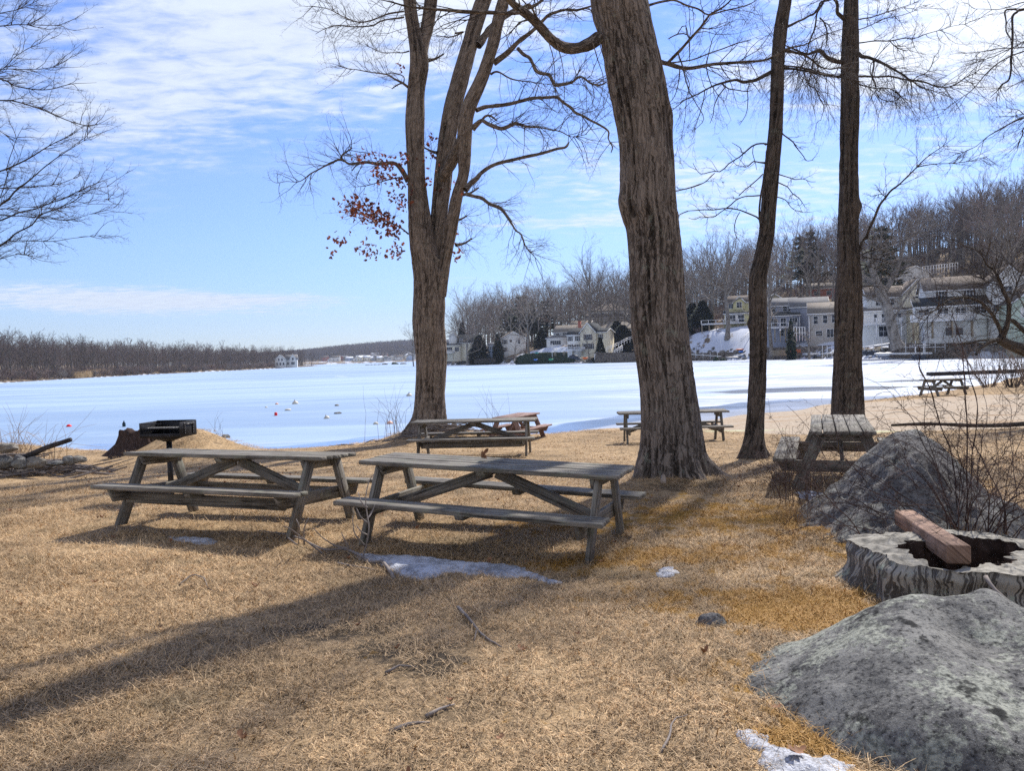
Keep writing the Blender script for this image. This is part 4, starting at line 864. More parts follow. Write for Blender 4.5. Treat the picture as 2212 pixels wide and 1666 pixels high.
cl_ = [(770, 446, 26, 16, 105), (805, 462, 24, 14, 80), (820, 475, 26, 14, 80), (845, 500, 24, 12, 50), (735, 520, 16, 9, 26), (800, 540, 20, 12, 40), (860, 545, 18, 14, 32), (785, 340, 16, 8, 26), (825, 375, 18, 16, 50), (835, 350, 18, 14, 36), (875, 345, 14, 14, 30), (862, 400, 12, 12, 26), (875, 440, 12, 20, 30),
       (935, 340, 14, 20, 16), (930, 395, 12, 14, 14), (985, 545, 16, 12, 22), (990, 410, 12, 10, 10), (935, 300, 10, 10, 8), (872, 145, 6, 6, 6), (985, 490, 14, 14, 12), (850, 425, 16, 10, 16), (722, 545, 8, 6, 6)]
Vs, Qs = [], []; nb = 0
for (u, v, su, sv, num) in cl_:
    for _ in range(num):
        a, b2 = r.normal(0, .72, 2); q = P(u+a*su, v+b2*sv, 22.4-.9*max(0, (900-u)/120)+r.normal(0, .35))
        e = r.normal(size=(3, 3)); Q_, _ = np.linalg.qr(e); s_ = r.uniform(.5, 1.1); L_ = lv*s_; L_[:, 2] *= r.uniform(-3, 3)
        Vs.append(L_@Q_.T+q); Qs.append(lq+nb); nb += len(lv)
ob('foliage', mesh(np.concatenate(Vs), np.concatenate(Qs), None, None, False, (M_oakleaf,)), O.t)
O.finish()

# ---------------------------------------------------------------- slim leaning trunk
S = Tree('slim_tree', 'slim dark trunk leaning right just beyond the thickest trunk', 14.2, M_bark_dark, M_twig, seed=51)
S.trunk([(1628, 1002, 56), (1628, 985, 52), (1628, 968, 46), (1629, 945, 40), (1632, 900, 36), (1637, 800, 35), (1638, 700, 34), (1636, 620, 36), (1640, 585, 33), (1655, 515, 31), (1660, 455, 30), (1665, 395, 30), (1670, 335, 30), (1676, 273, 28), (1679, 182, 26), (1681, 121, 26), (1687, 60, 26), (1697, 0, 24), (1705, -60, 22), (1715, -250, 17), (1700, -450, 10), (1720, -650, 5)],
    n=84, step=.05, amp=.010, kx=20, kz=1.1, flare=(.28, .6, 4, .2), knots=[(2.55, 3.0, .09, .5, .05), (3.4, .3, .07, .4, .02), (4.45, 3.1, .08, .5, .03)])
sk = dict(kids=(4, 3), r0=.006)
S.limb([(840, 512, 30), (790, 540, 26), (740, 565, 24), (690, 578, 22), (640, 585, 22), (600, 570, 18), (560, 576, 17), (500, 592, 15), (440, 610, 13), (380, 635, 11), (330, 660, 9), (260, 692, 8), (200, 730, 6), (110, 800, 4)], (0, -1.2), Z4, K, 22, .8, **sk)
S.limb([(500, 595, 10), (540, 630, 8), (600, 640, 8), (670, 650, 6), (700, 640, 4)], (-.7, -.8), Z4, K, 3, .4, **sk)
S.limb([(520, 615, 8), (460, 690, 7), (430, 760, 6), (428, 815, 5), (405, 878, 3)], (-.7, -.8), Z4, K, 2, .3, **sk)
S.limb([(690, 590, 7), (672, 640, 6), (680, 700, 6), (675, 800, 5), (620, 888, 3)], (-.5, -.6), Z4, K, 2, .3, **sk)
S.limb([(700, 578, 7), (730, 610, 5), (768, 665, 3)], (-.5, -.6), Z4, K, 0)
S.limb([(370, 640, 7), (362, 700, 6), (340, 800, 5), (310, 880, 4), (275, 945, 3)], (-.9, -1), Z4, K, 2, .3, **sk)
S.limb([(808, 1025, 18), (790, 1018, 11), (740, 1022, 10), (705, 1038, 10), (680, 1060, 9), (640, 1100, 9), (620, 1120, 8), (570, 1150, 8), (540, 1170, 8), (515, 1200, 7), (480, 1225, 7), (440, 1222, 6), (400, 1230, 6), (345, 1240, 5), (310, 1200, 4), (290, 1163, 3)], (0, .6), Z4, K, 8, .4, **sk)
S.limb([(440, 1230, 6), (405, 1258, 6), (370, 1290, 5), (320, 1310, 5), (270, 1330, 5), (200, 1352, 4), (155, 1366, 3)], (.5, .8), Z4, K, 5, .35, **sk)
S.limb([(637, 1090, 6), (620, 1050, 5), (565, 1015, 3)], (.2, .2), Z4, K, 0)
S.limb([(720, 1035, 5), (712, 1090, 5), (735, 1170, 4), (742, 1210, 3)], (.2, .2), Z4, K, 0)
S.limb([(800, 1158, 16), (760, 1155, 9), (720, 1150, 8), (690, 1175, 7), (660, 1192, 6), (590, 1175, 4)], (0, -.5), Z4, K, 4, .35, **sk)
S.limb([(765, 1575, 12), (735, 1550, 11), (700, 1535, 10), (660, 1518, 10), (620, 1500, 9), (560, 1488, 9), (500, 1485, 8), (430, 1492, 8), (370, 1490, 7), (300, 1495, 6), (240, 1500, 5), (200, 1518, 4), (168, 1538, 3)], (0, .4), Z4, K, 10, .4, **sk)
S.limb([(782, 1640, 16), (768, 1580, 16), (764, 1500, 14), (768, 1420, 13), (778, 1330, 11), (790, 1250, 8), (800, 1190, 5)], (-.15, -.05), Z4, K, 2, .3, **sk)
S.limb([(775, 1390, 10), (720, 1392, 9), (660, 1395, 8), (600, 1418, 8), (560, 1450, 8), (520, 1480, 7), (480, 1512, 7), (430, 1545, 6), (340, 1540, 5), (300, 1562, 4), (255, 1552, 3)], (-.1, -.9), Z4, K, 8, .35, **sk)
S.limb([(780, 1240, 8), (730, 1290, 8), (660, 1350, 7), (615, 1395, 6)], (-.1, -.6), Z4, K, 4, .35, **sk)
S.limb([(618, 1510, 6), (590, 1570, 6), (580, 1640, 5), (600, 1700, 3)], (.1, .2), Z4, K, 2, .3, **sk)
S.limb([(912, 935, 14), (930, 955, 9), (980, 992, 9), (1010, 1025, 8), (1025, 1055, 7), (1068, 1108, 6), (1098, 1142, 5), (1152, 1134, 3)], (0, .5), Z4, K, 6, .35, **sk)
S.limb([(895, 1240, 8), (970, 1262, 7), (1020, 1278, 6), (1075, 1272, 5), (1120, 1288, 4), (1165, 1288, 3)], (0, .5), Z4, K, 5, .3, **sk)
S.limb([(888, 1298, 9), (930, 1315, 8), (960, 1332, 7), (995, 1375, 6), (1040, 1405, 6), (1080, 1465, 3)], (0, -.5), Z4, K, 8, .3, **sk)
S.limb([(880, 1400, 8), (920, 1410, 7), (955, 1432, 6), (985, 1470, 5), (1020, 1492, 4), (1072, 1502, 3)], (0, .5), Z4, K, 6, .3, **sk)
S.limb([(962, 182, 20), (1010, 160, 16), (1060, 140, 14), (1110, 110, 14), (1150, 92, 14), (1185, 50, 14), (1200, 20, 13), (1245, 0, 12), (1290, -10, 10)], (0, 1.5), Z4, K, 10, .7, **sk)
S.limb([(945, 350, 24), (1010, 368, 18), (1080, 390, 14), (1130, 420, 12), (1190, 470, 11), (1260, 492, 9), (1340, 480, 7), (1420, 505, 5)], (0, 1.0), Z4, K, 22, .8, (5, 3), (0, 0, -.4), r0=.008)
S.limb([(930, 485, 20), (1000, 490, 16), (1060, 500, 14), (1150, 515, 12), (1220, 535, 10), (1300, 545, 8), (1400, 560, 5)], (0, -1.0), Z4, K, 26, .9, (5, 3), (0, 0, -.6), r0=.008)
for (v, s_) in [(-90, -1), (-170, 1), (-260, -1), (-380, 1), (-500, -1)]:
    S.limb([(1708, v, 12), (1708+s_*90, v-50, 9), (1708+s_*190, v-120, 4)], (0, s_*1.3), ID, 1, 10, 1.3, (5, 3), r0=.012)
S.finish()

# ---------------------------------------------------------------- tall straight trunk
U = Tree('straight_tree', 'tall straight dark trunk on the sand behind the end-on picnic table', 19.3, M_bark_dark, M_twig, seed=71)
U.trunk([(1832, 950, 76), (1832, 925, 72), (1832, 900, 64), (1832, 880, 61), (1832, 800, 57), (1832, 700, 52), (1834, 620, 50), (1833, 560, 42), (1832, 505, 40), (1833, 425, 37), (1833, 334, 34), (1836, 243, 34), (1836, 152, 32), (1837, 90, 31), (1839, 0, 25), (1840, -100, 24), (1845, -300, 18), (1840, -520, 10), (1850, -700, 5)],
    n=120, step=.06, amp=.026, kx=11, kz=.6, flare=(.4, .3, 5, .7), knots=[(3.0, 0, .3, .6, .05), (5.7, -.2, .15, .5, .08)])
uk = dict(kids=(6, 4), r0=.008)
droop = dict(bend=(0, 0, -1.1))
U.limb([(165, 440, 34), (130, 437, 30), (90, 428, 32), (40, 402, 28), (0, 362, 26), (-50, 372, 20), (-100, 385, 15), (-190, 345, 10), (-300, 300, 6)], (0, -1.0), Z5, K, 26, 1.1, **uk, **droop)
U.limb([(268, 368, 28), (300, 398, 26), (340, 402, 22), (400, 425, 20), (460, 455, 18), (520, 490, 16), (600, 530, 14), (640, 560, 13), (700, 570, 12), (760, 585, 11), (830, 615, 10), (900, 620, 9), (970, 598, 8), (1045, 545, 7), (1090, 525, 6), (1140, 490, 4)], (0, -2.0), Z5, K, 44, 1.3, **uk, **droop)
U.limb([(168, 540, 20), (90, 545, 18), (0, 520, 18), (-60, 500, 16), (-130, 480, 14), (-220, 470, 10), (-300, 480, 7)], (0, 1.2), Z5, K, 36, 1.3, **uk, **droop)
U.limb([(262, 545, 16), (350, 540, 14), (430, 548, 13), (500, 543, 13), (580, 560, 12), (650, 580, 10), (710, 620, 8), (800, 645, 5), (880, 680, 3)], (0, 1.3), Z5, K, 36, 1.2, **uk, **droop)
U.limb([(265, 592, 10), (330, 615, 9), (400, 632, 8), (480, 630, 7), (560, 660, 5)], (0, -.8), Z5, K, 24, 1.2, **uk, **droop)
U.limb([(262, 302, 9), (330, 298, 8), (400, 290, 8), (500, 285, 8), (600, 265, 7), (690, 262, 6), (750, 240, 5), (880, 205, 4), (950, 185, 3), (1050, 172, 2)], (0, -1), Z5, K, 22, .8, **uk)
U.limb([(262, 140, 8), (330, 128, 8), (400, 112, 7), (480, 80, 6), (550, 60, 5), (700, 10, 3)], (0, 1), Z5, K, 20, .8, **uk)
U.limb([(265, 210, 7), (350, 180, 6), (470, 130, 5), (600, 100, 4), (800, 20, 2)], (0, 1.6), Z5, K, 16, .8, **uk)
U.limb([(180, 135, 30), (150, 110, 28), (125, 85, 24), (125, 30, 22), (105, -10, 20), (60, -20, 16), (30, 0, 14), (0, 60, 14), (-20, 100, 12), (-30, 160, 12), (-50, 230, 12), (-70, 280, 10), (-85, 340, 9), (-110, 420, 7), (-160, 560, 4)], (0, -1.4), Z5, K, 22, .9, **uk, **droop)
U.limb([(0, 120, 10), (30, 160, 10), (50, 240, 9), (40, 330, 7)], (-1, -1.2), Z5, K, 8, .7, **uk, **droop)
U.limb([(-20, 380, 12), (-50, 440, 11), (-60, 520, 10), (-80, 600, 8), (-30, 620, 8), (0, 700, 7), (30, 760, 6), (10, 860, 3)], (-.5, -.9), Z5, K, 20, 1.0, **uk, **droop)
U.limb([(378, 420, 12), (382, 460, 12), (372, 530, 8), (400, 600, 7), (405, 660, 6), (440, 702, 6), (530, 712, 5), (580, 670, 3)], (-.5, -.9), Z5, K, 12, .9, **uk, **droop)
U.limb([(640, 580, 7), (690, 540, 6), (760, 510, 6), (800, 450, 5), (815, 395, 3)], (-1, -1.3), Z5, K, 6, .5, **uk)
U.limb([(500, 290, 7), (545, 330, 7), (600, 352, 6), (640, 350, 3)], (-.5, -.4), Z5, K, 10, .6, **uk)
U.limb([(400, 640, 5), (360, 480, 6), (430, 380, 6), (500, 310, 5)], (-.3, -.5), Z5, K, 6, .6, **uk)
U.limb([(380, 205, 24), (378, 160, 20), (400, 90, 17), (440, 20, 14), (480, -40, 9)] and [(350, 190, 30), (372, 150, 26), (385, 90, 20), (410, 40, 17), (440, 0, 14)], (0, -.3), Z6, .217, 2, .5, n=10, **uk)
U.limb([(330, 1700, 20), (345, 1650, 19), (370, 1590, 18), (400, 1530, 17), (430, 1450, 16), (470, 1400, 15), (510, 1350, 13), (560, 1310, 12), (620, 1255, 10), (690, 1190, 9), (760, 1120, 6), (870, 1035, 4), (960, 965, 2)], (-.2, -1.5), Z5, K, 22, .8, n=12, **uk)
U.limb([(690, 1190, 8), (770, 1172, 7), (850, 1165, 6), (980, 1158, 5), (1100, 1135, 4), (1200, 1108, 2)], (-1.1, -1.6), Z5, K, 14, .5, **uk)
U.limb([(470, 1402, 8), (440, 1380, 6), (400, 1385, 4), (350, 1395, 2)], (-.8, -.6), Z5, K, 8, .5, **uk)
for (a, b2, c2, d2) in [(385, 215, 560, 130), (390, 225, 700, 300), (385, 240, 620, 260), (380, 300, 760, 430), (365, 522, 720, 535), (150, 340, -40, 420), (385, 200, 820, 60)]:
    U.limb([(a, b2, 9), (a*.6+c2*.4, b2*.6+d2*.4-10, 7), (c2, d2, 3)], (-.1, -.9), Z6, .217, 10, .6, **uk)
for (v, s_) in [(-80, -1), (-160, 1), (-240, -1), (-340, 1), (-450, -1), (-560, 1)]:
    U.limb([(1840, v, 16), (1840+s_*70, v-30, 11), (1840+s_*150, v-60, 5)], (0, s_*2.3), ID, 1, 12, 1.6, (5, 3), r0=.015)
U.finish()

# ---------------------------------------------------------------- tree beyond the left edge
Lt = Tree('bare_tree', 'bare tree whose fine branches reach in from the left edge', 12.5, M_bark_dark, M_twig, seed=91)
Lt.trunk([(-330, 1010, 90), (-325, 900, 80), (-320, 700, 72), (-310, 500, 64), (-300, 300, 52), (-290, 100, 40), (-300, -150, 28), (-290, -400, 14)], n=48, step=.12, amp=.015, kx=9, flare=(.4, .6, 4, .2))
kw = dict(kids=(5, 3), r0=.006, bend=(.25, 0, .35), ang=(.3, .8), side=(.9, 0, 0)); wk = .3472*.72
for i, pts in enumerate([[(0, 490, 12), (80, 530, 10), (230, 555, 8), (330, 550, 7), (450, 520, 5), (600, 510, 2)], [(0, 625, 12), (100, 632, 11), (250, 680, 9), (400, 740, 8), (520, 782, 6), (600, 770, 4), (700, 722, 2)],
    [(0, 1065, 15), (80, 1030, 13), (200, 970, 11), (330, 890, 8), (420, 850, 5), (520, 790, 2)], [(0, 1280, 16), (100, 1180, 14), (200, 1100, 10), (330, 1000, 8), (450, 920, 5), (560, 850, 2)], [(0, 1370, 14), (120, 1320, 12), (240, 1290, 10), (420, 1220, 8), (600, 1140, 5), (725, 1085, 2)],
    [(0, 1530, 14), (100, 1450, 13), (200, 1400, 12), (260, 1340, 10), (450, 1260, 8), (560, 1180, 5), (720, 1150, 2)], [(0, 1530, 9), (80, 1500, 8), (300, 1502, 6), (450, 1480, 4), (610, 1465, 2)], [(0, 1612, 7), (120, 1580, 5), (170, 1590, 4), (230, 1630, 2)],
    [(0, 432, 8), (150, 428, 7), (330, 412, 5), (450, 350, 2)], [(0, 165, 9), (150, 152, 7), (350, 155, 5), (425, 130, 2)], [(0, 82, 8), (110, 60, 6), (220, 10, 2)], [(0, 1172, 8), (200, 1165, 7), (360, 1140, 5), (500, 1090, 2)], [(0, 440, 6), (90, 350, 5), (200, 290, 4), (330, 235, 2)],
    [(0, 1240, 7), (40, 1050, 6), (90, 900, 5), (150, 780, 3)], [(0, 820, 5), (60, 880, 4), (90, 915, 3)], [(0, 1300, 6), (200, 1290, 5), (400, 1290, 4), (600, 1240, 2), (710, 1255, 1)], [(0, 1340, 8), (300, 1360, 7), (420, 1370, 5), (560, 1330, 3), (710, 1290, 1.5)]]):
    x0, y0, w0 = pts[0]; x1, y1, _ = pts[1]; sl = (y1-y0)/(x1-x0); ext = [(-880, y0-880*sl*.35+150, w0*1.9), (-450, y0-450*sl*.6+40, w0*1.5)]
    Lt.limb(ext+pts, (0, [.8, -1.2, .3, -.6, 1.2, -.2][i % 6]), Z1, wk, 22, .5, n=8, start=.42, **kw)
Lt.finish()

# ---------------------------------------------------------------- tree beyond the right edge, upper part
Rt = Tree('bare_tree', 'bare tree whose branches hang in at the upper right corner', 13, M_bark_dark, M_twig, seed=111)
Rt.trunk([(2560, 1010, 90), (2550, 800, 80), (2540, 500, 66), (2520, 200, 50), (2510, -100, 36), (2500, -400, 18)], n=40, step=.12, amp=.015, kx=9, flare=(.4, .6, 4, .2))
kr = dict(kids=(5, 4), r0=.006, bend=(-.4, 0, -.15), ang=(.3, .9))
for i, pts in enumerate([[(2440, -20, 30), (1800, 20, 22), (1452, 65, 18), (1400, 85, 17), (1372, 112, 16), (1368, 170, 15), (1376, 300, 14), (1366, 450, 13), (1342, 560, 12), (1290, 598, 10), (1262, 640, 7), (1208, 692, 4)], [(1420, 80, 11), (1380, 68, 11), (1320, 74, 11), (1318, 130, 9), (1325, 220, 8), (1362, 278, 5)],
    [(2440, 150, 20), (1800, 260, 12), (1452, 360, 9), (1300, 430, 8), (1180, 520, 7), (1080, 640, 5), (980, 710, 4), (835, 822, 2)], [(2440, 200, 20), (1800, 300, 10), (1452, 335, 8), (1250, 350, 6), (1080, 380, 4), (970, 372, 2)],
    [(2440, 480, 24), (1800, 700, 16), (1452, 835, 12), (1330, 890, 9), (1200, 960, 6), (1100, 1040, 4), (980, 1090, 2)], [(2440, 500, 18), (1800, 760, 12), (1470, 900, 9), (1440, 960, 8), (1400, 1060, 4)], [(2440, 400, 16), (1800, 520, 9), (1500, 560, 7), (1380, 600, 5), (1320, 640, 2)], [(2440, 380, 16), (1800, 620, 9), (1500, 800, 7), (1400, 780, 5), (1320, 770, 2)],
    [(2440, 0, 16), (1800, -40, 9), (1452, 10, 7), (1300, 60, 5), (1100, 60, 2)], [(2440, 60, 16), (1800, 80, 9), (1452, 290, 7), (1200, 420, 4), (1000, 480, 3), (850, 570, 1.5)]]):
    Rt.limb(pts, (0, [-.8, -.7, 1.2, -.3, .9, 1.5][i % 6]), Z5, K, 18 if i != 1 else 3, .6, n=8, start=.25, **kr)
Rt.finish()

# ---------------------------------------------------------------- broken crooked tree at the right edge
Cr = Tree('crooked_tree', 'crooked broken tree reaching in from the right edge over the shore', 21, M_bark_dark, M_twig, seed=131)
kc = dict(kids=(6, 4), r0=.012, bend=(0, 0, .1), L=1.5)
Cr.trunk([(2380, 900, 60), (2330, 830, 50), (2270, 780, 40), (2212, 757, 26), (2180, 745, 20), (2160, 733, 18)], n=40, step=.08, amp=.012, kx=12)
Cr.limb([(1760, 1045, 70), (1800, 980, 60), (1830, 900, 46), (1850, 800, 44), (1850, 720, 42), (1832, 640, 40), (1790, 560, 36), (1765, 480, 30), (1720, 400, 26), (1680, 350, 22), (1640, 320, 18), (1600, 250, 12), (1560, 160, 6)], (0, -.8), Z6, .217, n=14, tw=36, **kc)
Cr.limb([(1800, 1030, 40), (1765, 950, 38), (1720, 860, 36), (1680, 800, 35), (1600, 705, 30), (1540, 665, 26), (1480, 640, 24), (1420, 628, 22), (1370, 630, 20), (1300, 640, 18), (1250, 658, 17), (1190, 700, 15), (1150, 740, 13), (1100, 760, 11), (1060, 790, 9), (1015, 865, 5)], (0, -1.6), Z6, .217, n=12, tw=44, **kc)
Cr.limb([(1780, 1045, 46), (1720, 1058, 44), (1660, 1075, 38), (1610, 1105, 34), (1570, 1130, 32), (1540, 1160, 30), (1525, 1200, 24)], (0, -.9), Z6, .217, n=12, tw=3, L=.4, kids=(3,), r0=.01)
Cr.limb([(1740, 1045, 30), (1650, 1050, 22), (1560, 1062, 20), (1440, 1082, 17), (1350, 1092, 14), (1280, 1110, 9), (1220, 1130, 5)], (0, -1.4), Z6, .217, n=8, tw=12, L=.8, kids=(4, 3), r0=.01)
Cr.limb([(2300, 1250, 70), (2100, 1050, 60), (1999, 960, 52), (1940, 900, 46), (1890, 855, 36), (1850, 850, 24)], (.6, .2), Z6, .217, n=12, tw=14, **kc)
Cr.limb([(1850, 700, 24), (1900, 560, 18), (1960, 420, 13), (2020, 260, 8)], (0, .8), Z6, .217, n=8, tw=26, **kc)
Cr.limb([(1800, 560, 18), (1740, 500, 13), (1640, 470, 10), (1560, 420, 6)], (0, .8), Z6, .217, n=8, tw=22, **kc)
Cr.limb([(2150, 1100, 24), (2060, 900, 18), (1990, 700, 13), (1940, 600, 8)], (0, 1.8), Z6, .217, n=8, tw=24, **kc)
Cr.finish()
# ---------------------------------------------------------------- bramble thicket over the tall boulder
def shrub(name, label, cat, paths, sides, mat, loc=None): o = ob(name, tubemesh(paths, sides, mat)); return tag(o, label, cat)
r = np.random.default_rng(77)
M_cane = mat_twig('bramble_cane', (.030, .018, .018), (.11, .075, .065))
Bt = thing('bramble_bush', 'tangled leafless bramble thicket growing over the tall boulder at the right edge', 'bramble')
out = []; canes = []
def cane(p0, d, L, r0, arch, k=14, wig=.12):
    pts = [np.array(p0, float)]; dd = nrm(np.array(d, float)); st = L/(k-1)
    for i in range(k-1):
        dd = nrm(dd+r.normal(0, wig, 3)+np.array([0, 0, -arch*st])); pts.append(pts[-1]+dd*st)
        if pts[-1][2] < .03: pts[-1][2] = .03
    return np.array(pts), np.linspace(r0, r0*.3, k)
bc = P(2085, 1130, 6.9)
for i in range(74):
    a = r.uniform(-pi, pi); rr = abs(r.normal(0, .34)); p0 = (bc[0]+rr*cos(a)*1.5, bc[1]+rr*sin(a)*.8, .05)
    p_, R = cane(p0, (cos(a)*r.uniform(.05, 1.0), sin(a)*.4, 1), r.uniform(.7, 1.9), r.uniform(.0035, .0065), r.uniform(.3, 1.7)); canes.append((p_, R))
for i in range(26):                                   # low canes sweeping left before the end-on table
    p0 = (r.uniform(2.9, 3.5), r.uniform(7.7, 9.0), .05); p_, R = cane(p0, (r.uniform(-.6, .3), r.uniform(-.3, .3), 1), r.uniform(.5, 1.3), .004, r.uniform(.8, 2.2)); canes.append((p_, R))
for i in range(30):
    p0 = (r.uniform(3.6, 5.6), r.uniform(6.5, 9.5), .04); p_, R = cane(p0, (r.uniform(-.5, .6), r.uniform(-.3, .3), 1), r.uniform(.5, 1.3), .004, r.uniform(.5, 1.8)); canes.append((p_, R))
for p_, R in canes:
    o2 = []; sprout(o2, r, p_, R, 7, .34, (3, 2), (0, 0, -.2), .2, r0=.0022, wig=.3); out += [(a, b) for _, a, b in o2]
ob('cane', tubemesh(canes, 6, M_cane), Bt); ob('twigs', tubemesh(out, 3, M_cane), Bt)
# twisted vines standing above the thicket
vines = [[(1420, 1530, 16), (1430, 1300, 18), (1425, 1050, 16), (1435, 700, 15), (1432, 450, 14), (1410, 250, 13), (1400, 0, 12), (1395, -150, 11), (1370, -260, 9), (1330, -420, 8), (1300, -520, 7), (1275, -620, 4)],
         [(1440, 1500, 13), (1460, 1200, 13), (1490, 900, 12), (1520, 600, 12), (1540, 380, 12), (1500, 200, 11), (1455, 50, 11), (1440, -80, 9), (1380, -220, 7), (1340, -280, 5)],
         [(1300, 1480, 13), (1200, 1200, 14), (1120, 950, 13), (1000, 760, 11), (920, 560, 10), (800, 400, 8), (680, 260, 6), (520, 140, 5), (420, 100, 3)],
         [(1340, 1500, 13), (1280, 900, 13), (1180, 560, 12), (1120, 380, 12), (1060, 220, 14), (1000, 90, 15), (960, -20, 14), (970, -140, 9), (950, -260, 5)],
         [(1350, 1450, 10), (1400, 1000, 9), (1200, 800, 8), (1000, 560, 8), (800, 440, 6), (600, 470, 5), (450, 540, 4), (350, 600, 3)],
         [(1500, 1480, 10), (1560, 1100, 9), (1700, 860, 8), (1860, 700, 7), (1990, 620, 5)], [(1480, 1400, 9), (1560, 900, 8), (1560, 640, 7), (1420, 520, 6), (1250, 430, 6), (1050, 450, 4), (1000, 500, 3)],
         [(1540, 1500, 8), (1700, 1200, 8), (1860, 980, 7), (1990, 860, 5)], [(1640, 1480, 8), (1560, 1200, 7), (1640, 1000, 7), (1800, 820, 6), (1900, 500, 4), (1950, 350, 3)], [(1260, 1500, 9), (1180, 1250, 8), (960, 1060, 7), (760, 1010, 6), (520, 960, 5), (380, 1010, 4)],
         [(1000, 1480, 7), (860, 1250, 7), (700, 1180, 6), (560, 1200, 5), (480, 1440, 4)], [(1720, 180, 5), (1800, 260, 5), (1880, 350, 5), (1940, 320, 5), (1945, 270, 4), (1900, 262, 3)], [(1300, 950, 9), (1100, 820, 8), (900, 840, 7), (780, 800, 5), (700, 930, 4)]]
vp_ = []
for i, vn in enumerate(vines):
    Y0 = 6.8+.07*i; pts = [P(1778+.217*x, 795.2+.217*y, Y0+.02*j*((i % 3)-1)) for j, (x, y, w) in enumerate(vn)]; R = [w*.217*Y0/FD/2*.75 for _, _, w in vn]
    p_, RR = smoothpath(pts, R, .05); p_ = p_+.014*np.stack([vnoise(p_*5+i), vnoise(p_*5+i+3), vnoise(p_*5+i+8)], -1); vp_.append((p_, RR))
Vn = thing('vine', 'thick twisted vines rising dark above the bramble at the right', 'vine')
m = MB()
for p_, RR in vp_: m.tube(p_, RR, 7)
for (i, ph) in ((0, 0), (1, 2), (3, 1)):               # thinner vine wound round
    p_, RR = vp_[i]; L = np.arange(len(p_)); m.tube(p_+np.stack([np.cos(L*.8+ph), np.sin(L*.8+ph), 0*L], -1)*(RR[:, None]*1.6), RR*.45, 5)
m.build('stem', M_cane, Vn, True); o2 = []
for p_, RR in vp_: sprout(o2, r, p_, RR, 14, .3, (3, 2), (0, 0, 0), .25, r0=.0024, wig=.3)
ob('twigs', tubemesh([(a, b) for _, a, b in o2], 3, M_cane), Vn)

# dead straw tufts round the rocks
M_straw = mat_twig('dry_straw', (.30, .20, .10), (.50, .36, .20))
def tuft(label, c, n, spread, L, mat, name='dry_weeds', cat='weeds', lean=.5, r0=.002):
    pa = []
    for _ in range(n):
        a = r.uniform(-pi, pi); q = abs(r.normal(0, spread)); x, y = c[0]+q*cos(a), c[1]+q*sin(a)*.6; p_, R = cane((x, y, H1(x, y)), (r.normal(0, lean), r.normal(0, lean), 1), L*r.uniform(.5, 1.2), r0, .8, 6, .15); pa.append((p_, R))
    o = ob(name, tubemesh(pa, 3, mat)); return tag(o, label, cat)
tuft('tuft of dry straw and stems left of the tall boulder', (2.85, 7.9), 160, .32, .30, M_straw)
tuft('dry straw growing between the timber and the bramble stems', (3.9, 6.75), 140, .45, .25, M_straw)
tuft('dark dead weeds around the foot of the tall boulder in front', (3.3, 6.6), 90, .25, .16, M_twig_gray)
tuft('reed and weed stems standing left of the oak trunk at the shore', (-3.4, 22.3), 26, .5, 1.5, M_twig_gray, lean=.18, r0=.005)
tuft('thin weed stems standing right of the oak trunk against the ice', (-.6, 22.7), 12, .3, 1.3, M_twig_gray, lean=.12, r0=.004)
tuft('thin green-grey weeds on the mound beside the old stump', (-8.6, 18.8), 20, .35, .35, M_twig_gray, lean=.3, r0=.004)
tuft('few bare weed stems right of the grill by the water', (-7.3, 19.6), 8, .3, .6, M_twig_gray, lean=.2, r0=.004)
tuft('tall reeds and weeds at the left edge behind the brush pile', (-11.0, 17.4), 60, .7, 1.3, M_straw, lean=.3, r0=.006)
tuft('brown dead brush at the left edge above the brush pile', (-10.9, 16.5), 130, .55, .5, M_twig_brown, lean=.6, r0=.006)
# root mound sticks by the oak
pa = []
for _ in range(120):
    x, y = r.normal(-2.6, .8), r.normal(21.9, .25); a = r.uniform(-.6, .6); L = r.uniform(.3, 1.1); z = H1(x, y)+r.uniform(.0, .22)*np.exp(-((x+2.2)/.9)**2)
    pa.append((np.array([[x, y, z], [x+L*.5*cos(a), y+L*.3*sin(a), z+r.uniform(0, .08)], [x+L*cos(a), y+L*.5*sin(a), H1(x, y)+.02]]), np.array([.016, .013, .008])))
tag(ob('stick_heap', tubemesh(pa, 5, M_twig_gray)), 'heap of grey sticks and roots piled at the left foot of the oak', 'stick heap')
# brush pile at the left edge: sticks, a charred log, ring of stones
pc = P(70, 985, 15.6); pa = []
for _ in range(150):
    x, y = pc[0]+r.normal(0, .75), 15.6+r.normal(0, .4); a = r.normal(0, .5); L = r.uniform(.5, 1.6); h = .42*np.exp(-((x-pc[0]+.2)/.9)**2-((y-15.6)/.5)**2); z = H1(x, y)+r.uniform(.02, 1)*h+.02
    d = np.array([cos(a)*L/2, sin(a)*L/2, r.uniform(-.12, .12)*L]); c0 = np.array([x, y, z]); pa.append((np.array([c0-d, c0+np.array([0, 0, r.uniform(-.03, .05)]), c0+d]), np.array([1, .8, .5])*r.uniform(.008, .03)))
tag(ob('brush_pile', tubemesh(pa, 6, M_twig_gray)), 'pile of grey sticks and brush at the left edge', 'brush pile')
a_, b_ = P(50, 990, 15.2), P(153, 950, 15.0); m = MB(); m.tube([a_, (a_+b_)/2+np.array([0, 0, .03]), b_], [.06, .05, .042], 12)
tag(m.build('log', mat_plain('charred_log', (.05, .045, .045), .8, .2, .4, 10, 0, .5), None, True), 'dark charred log resting aslant on top of the brush pile', 'log')
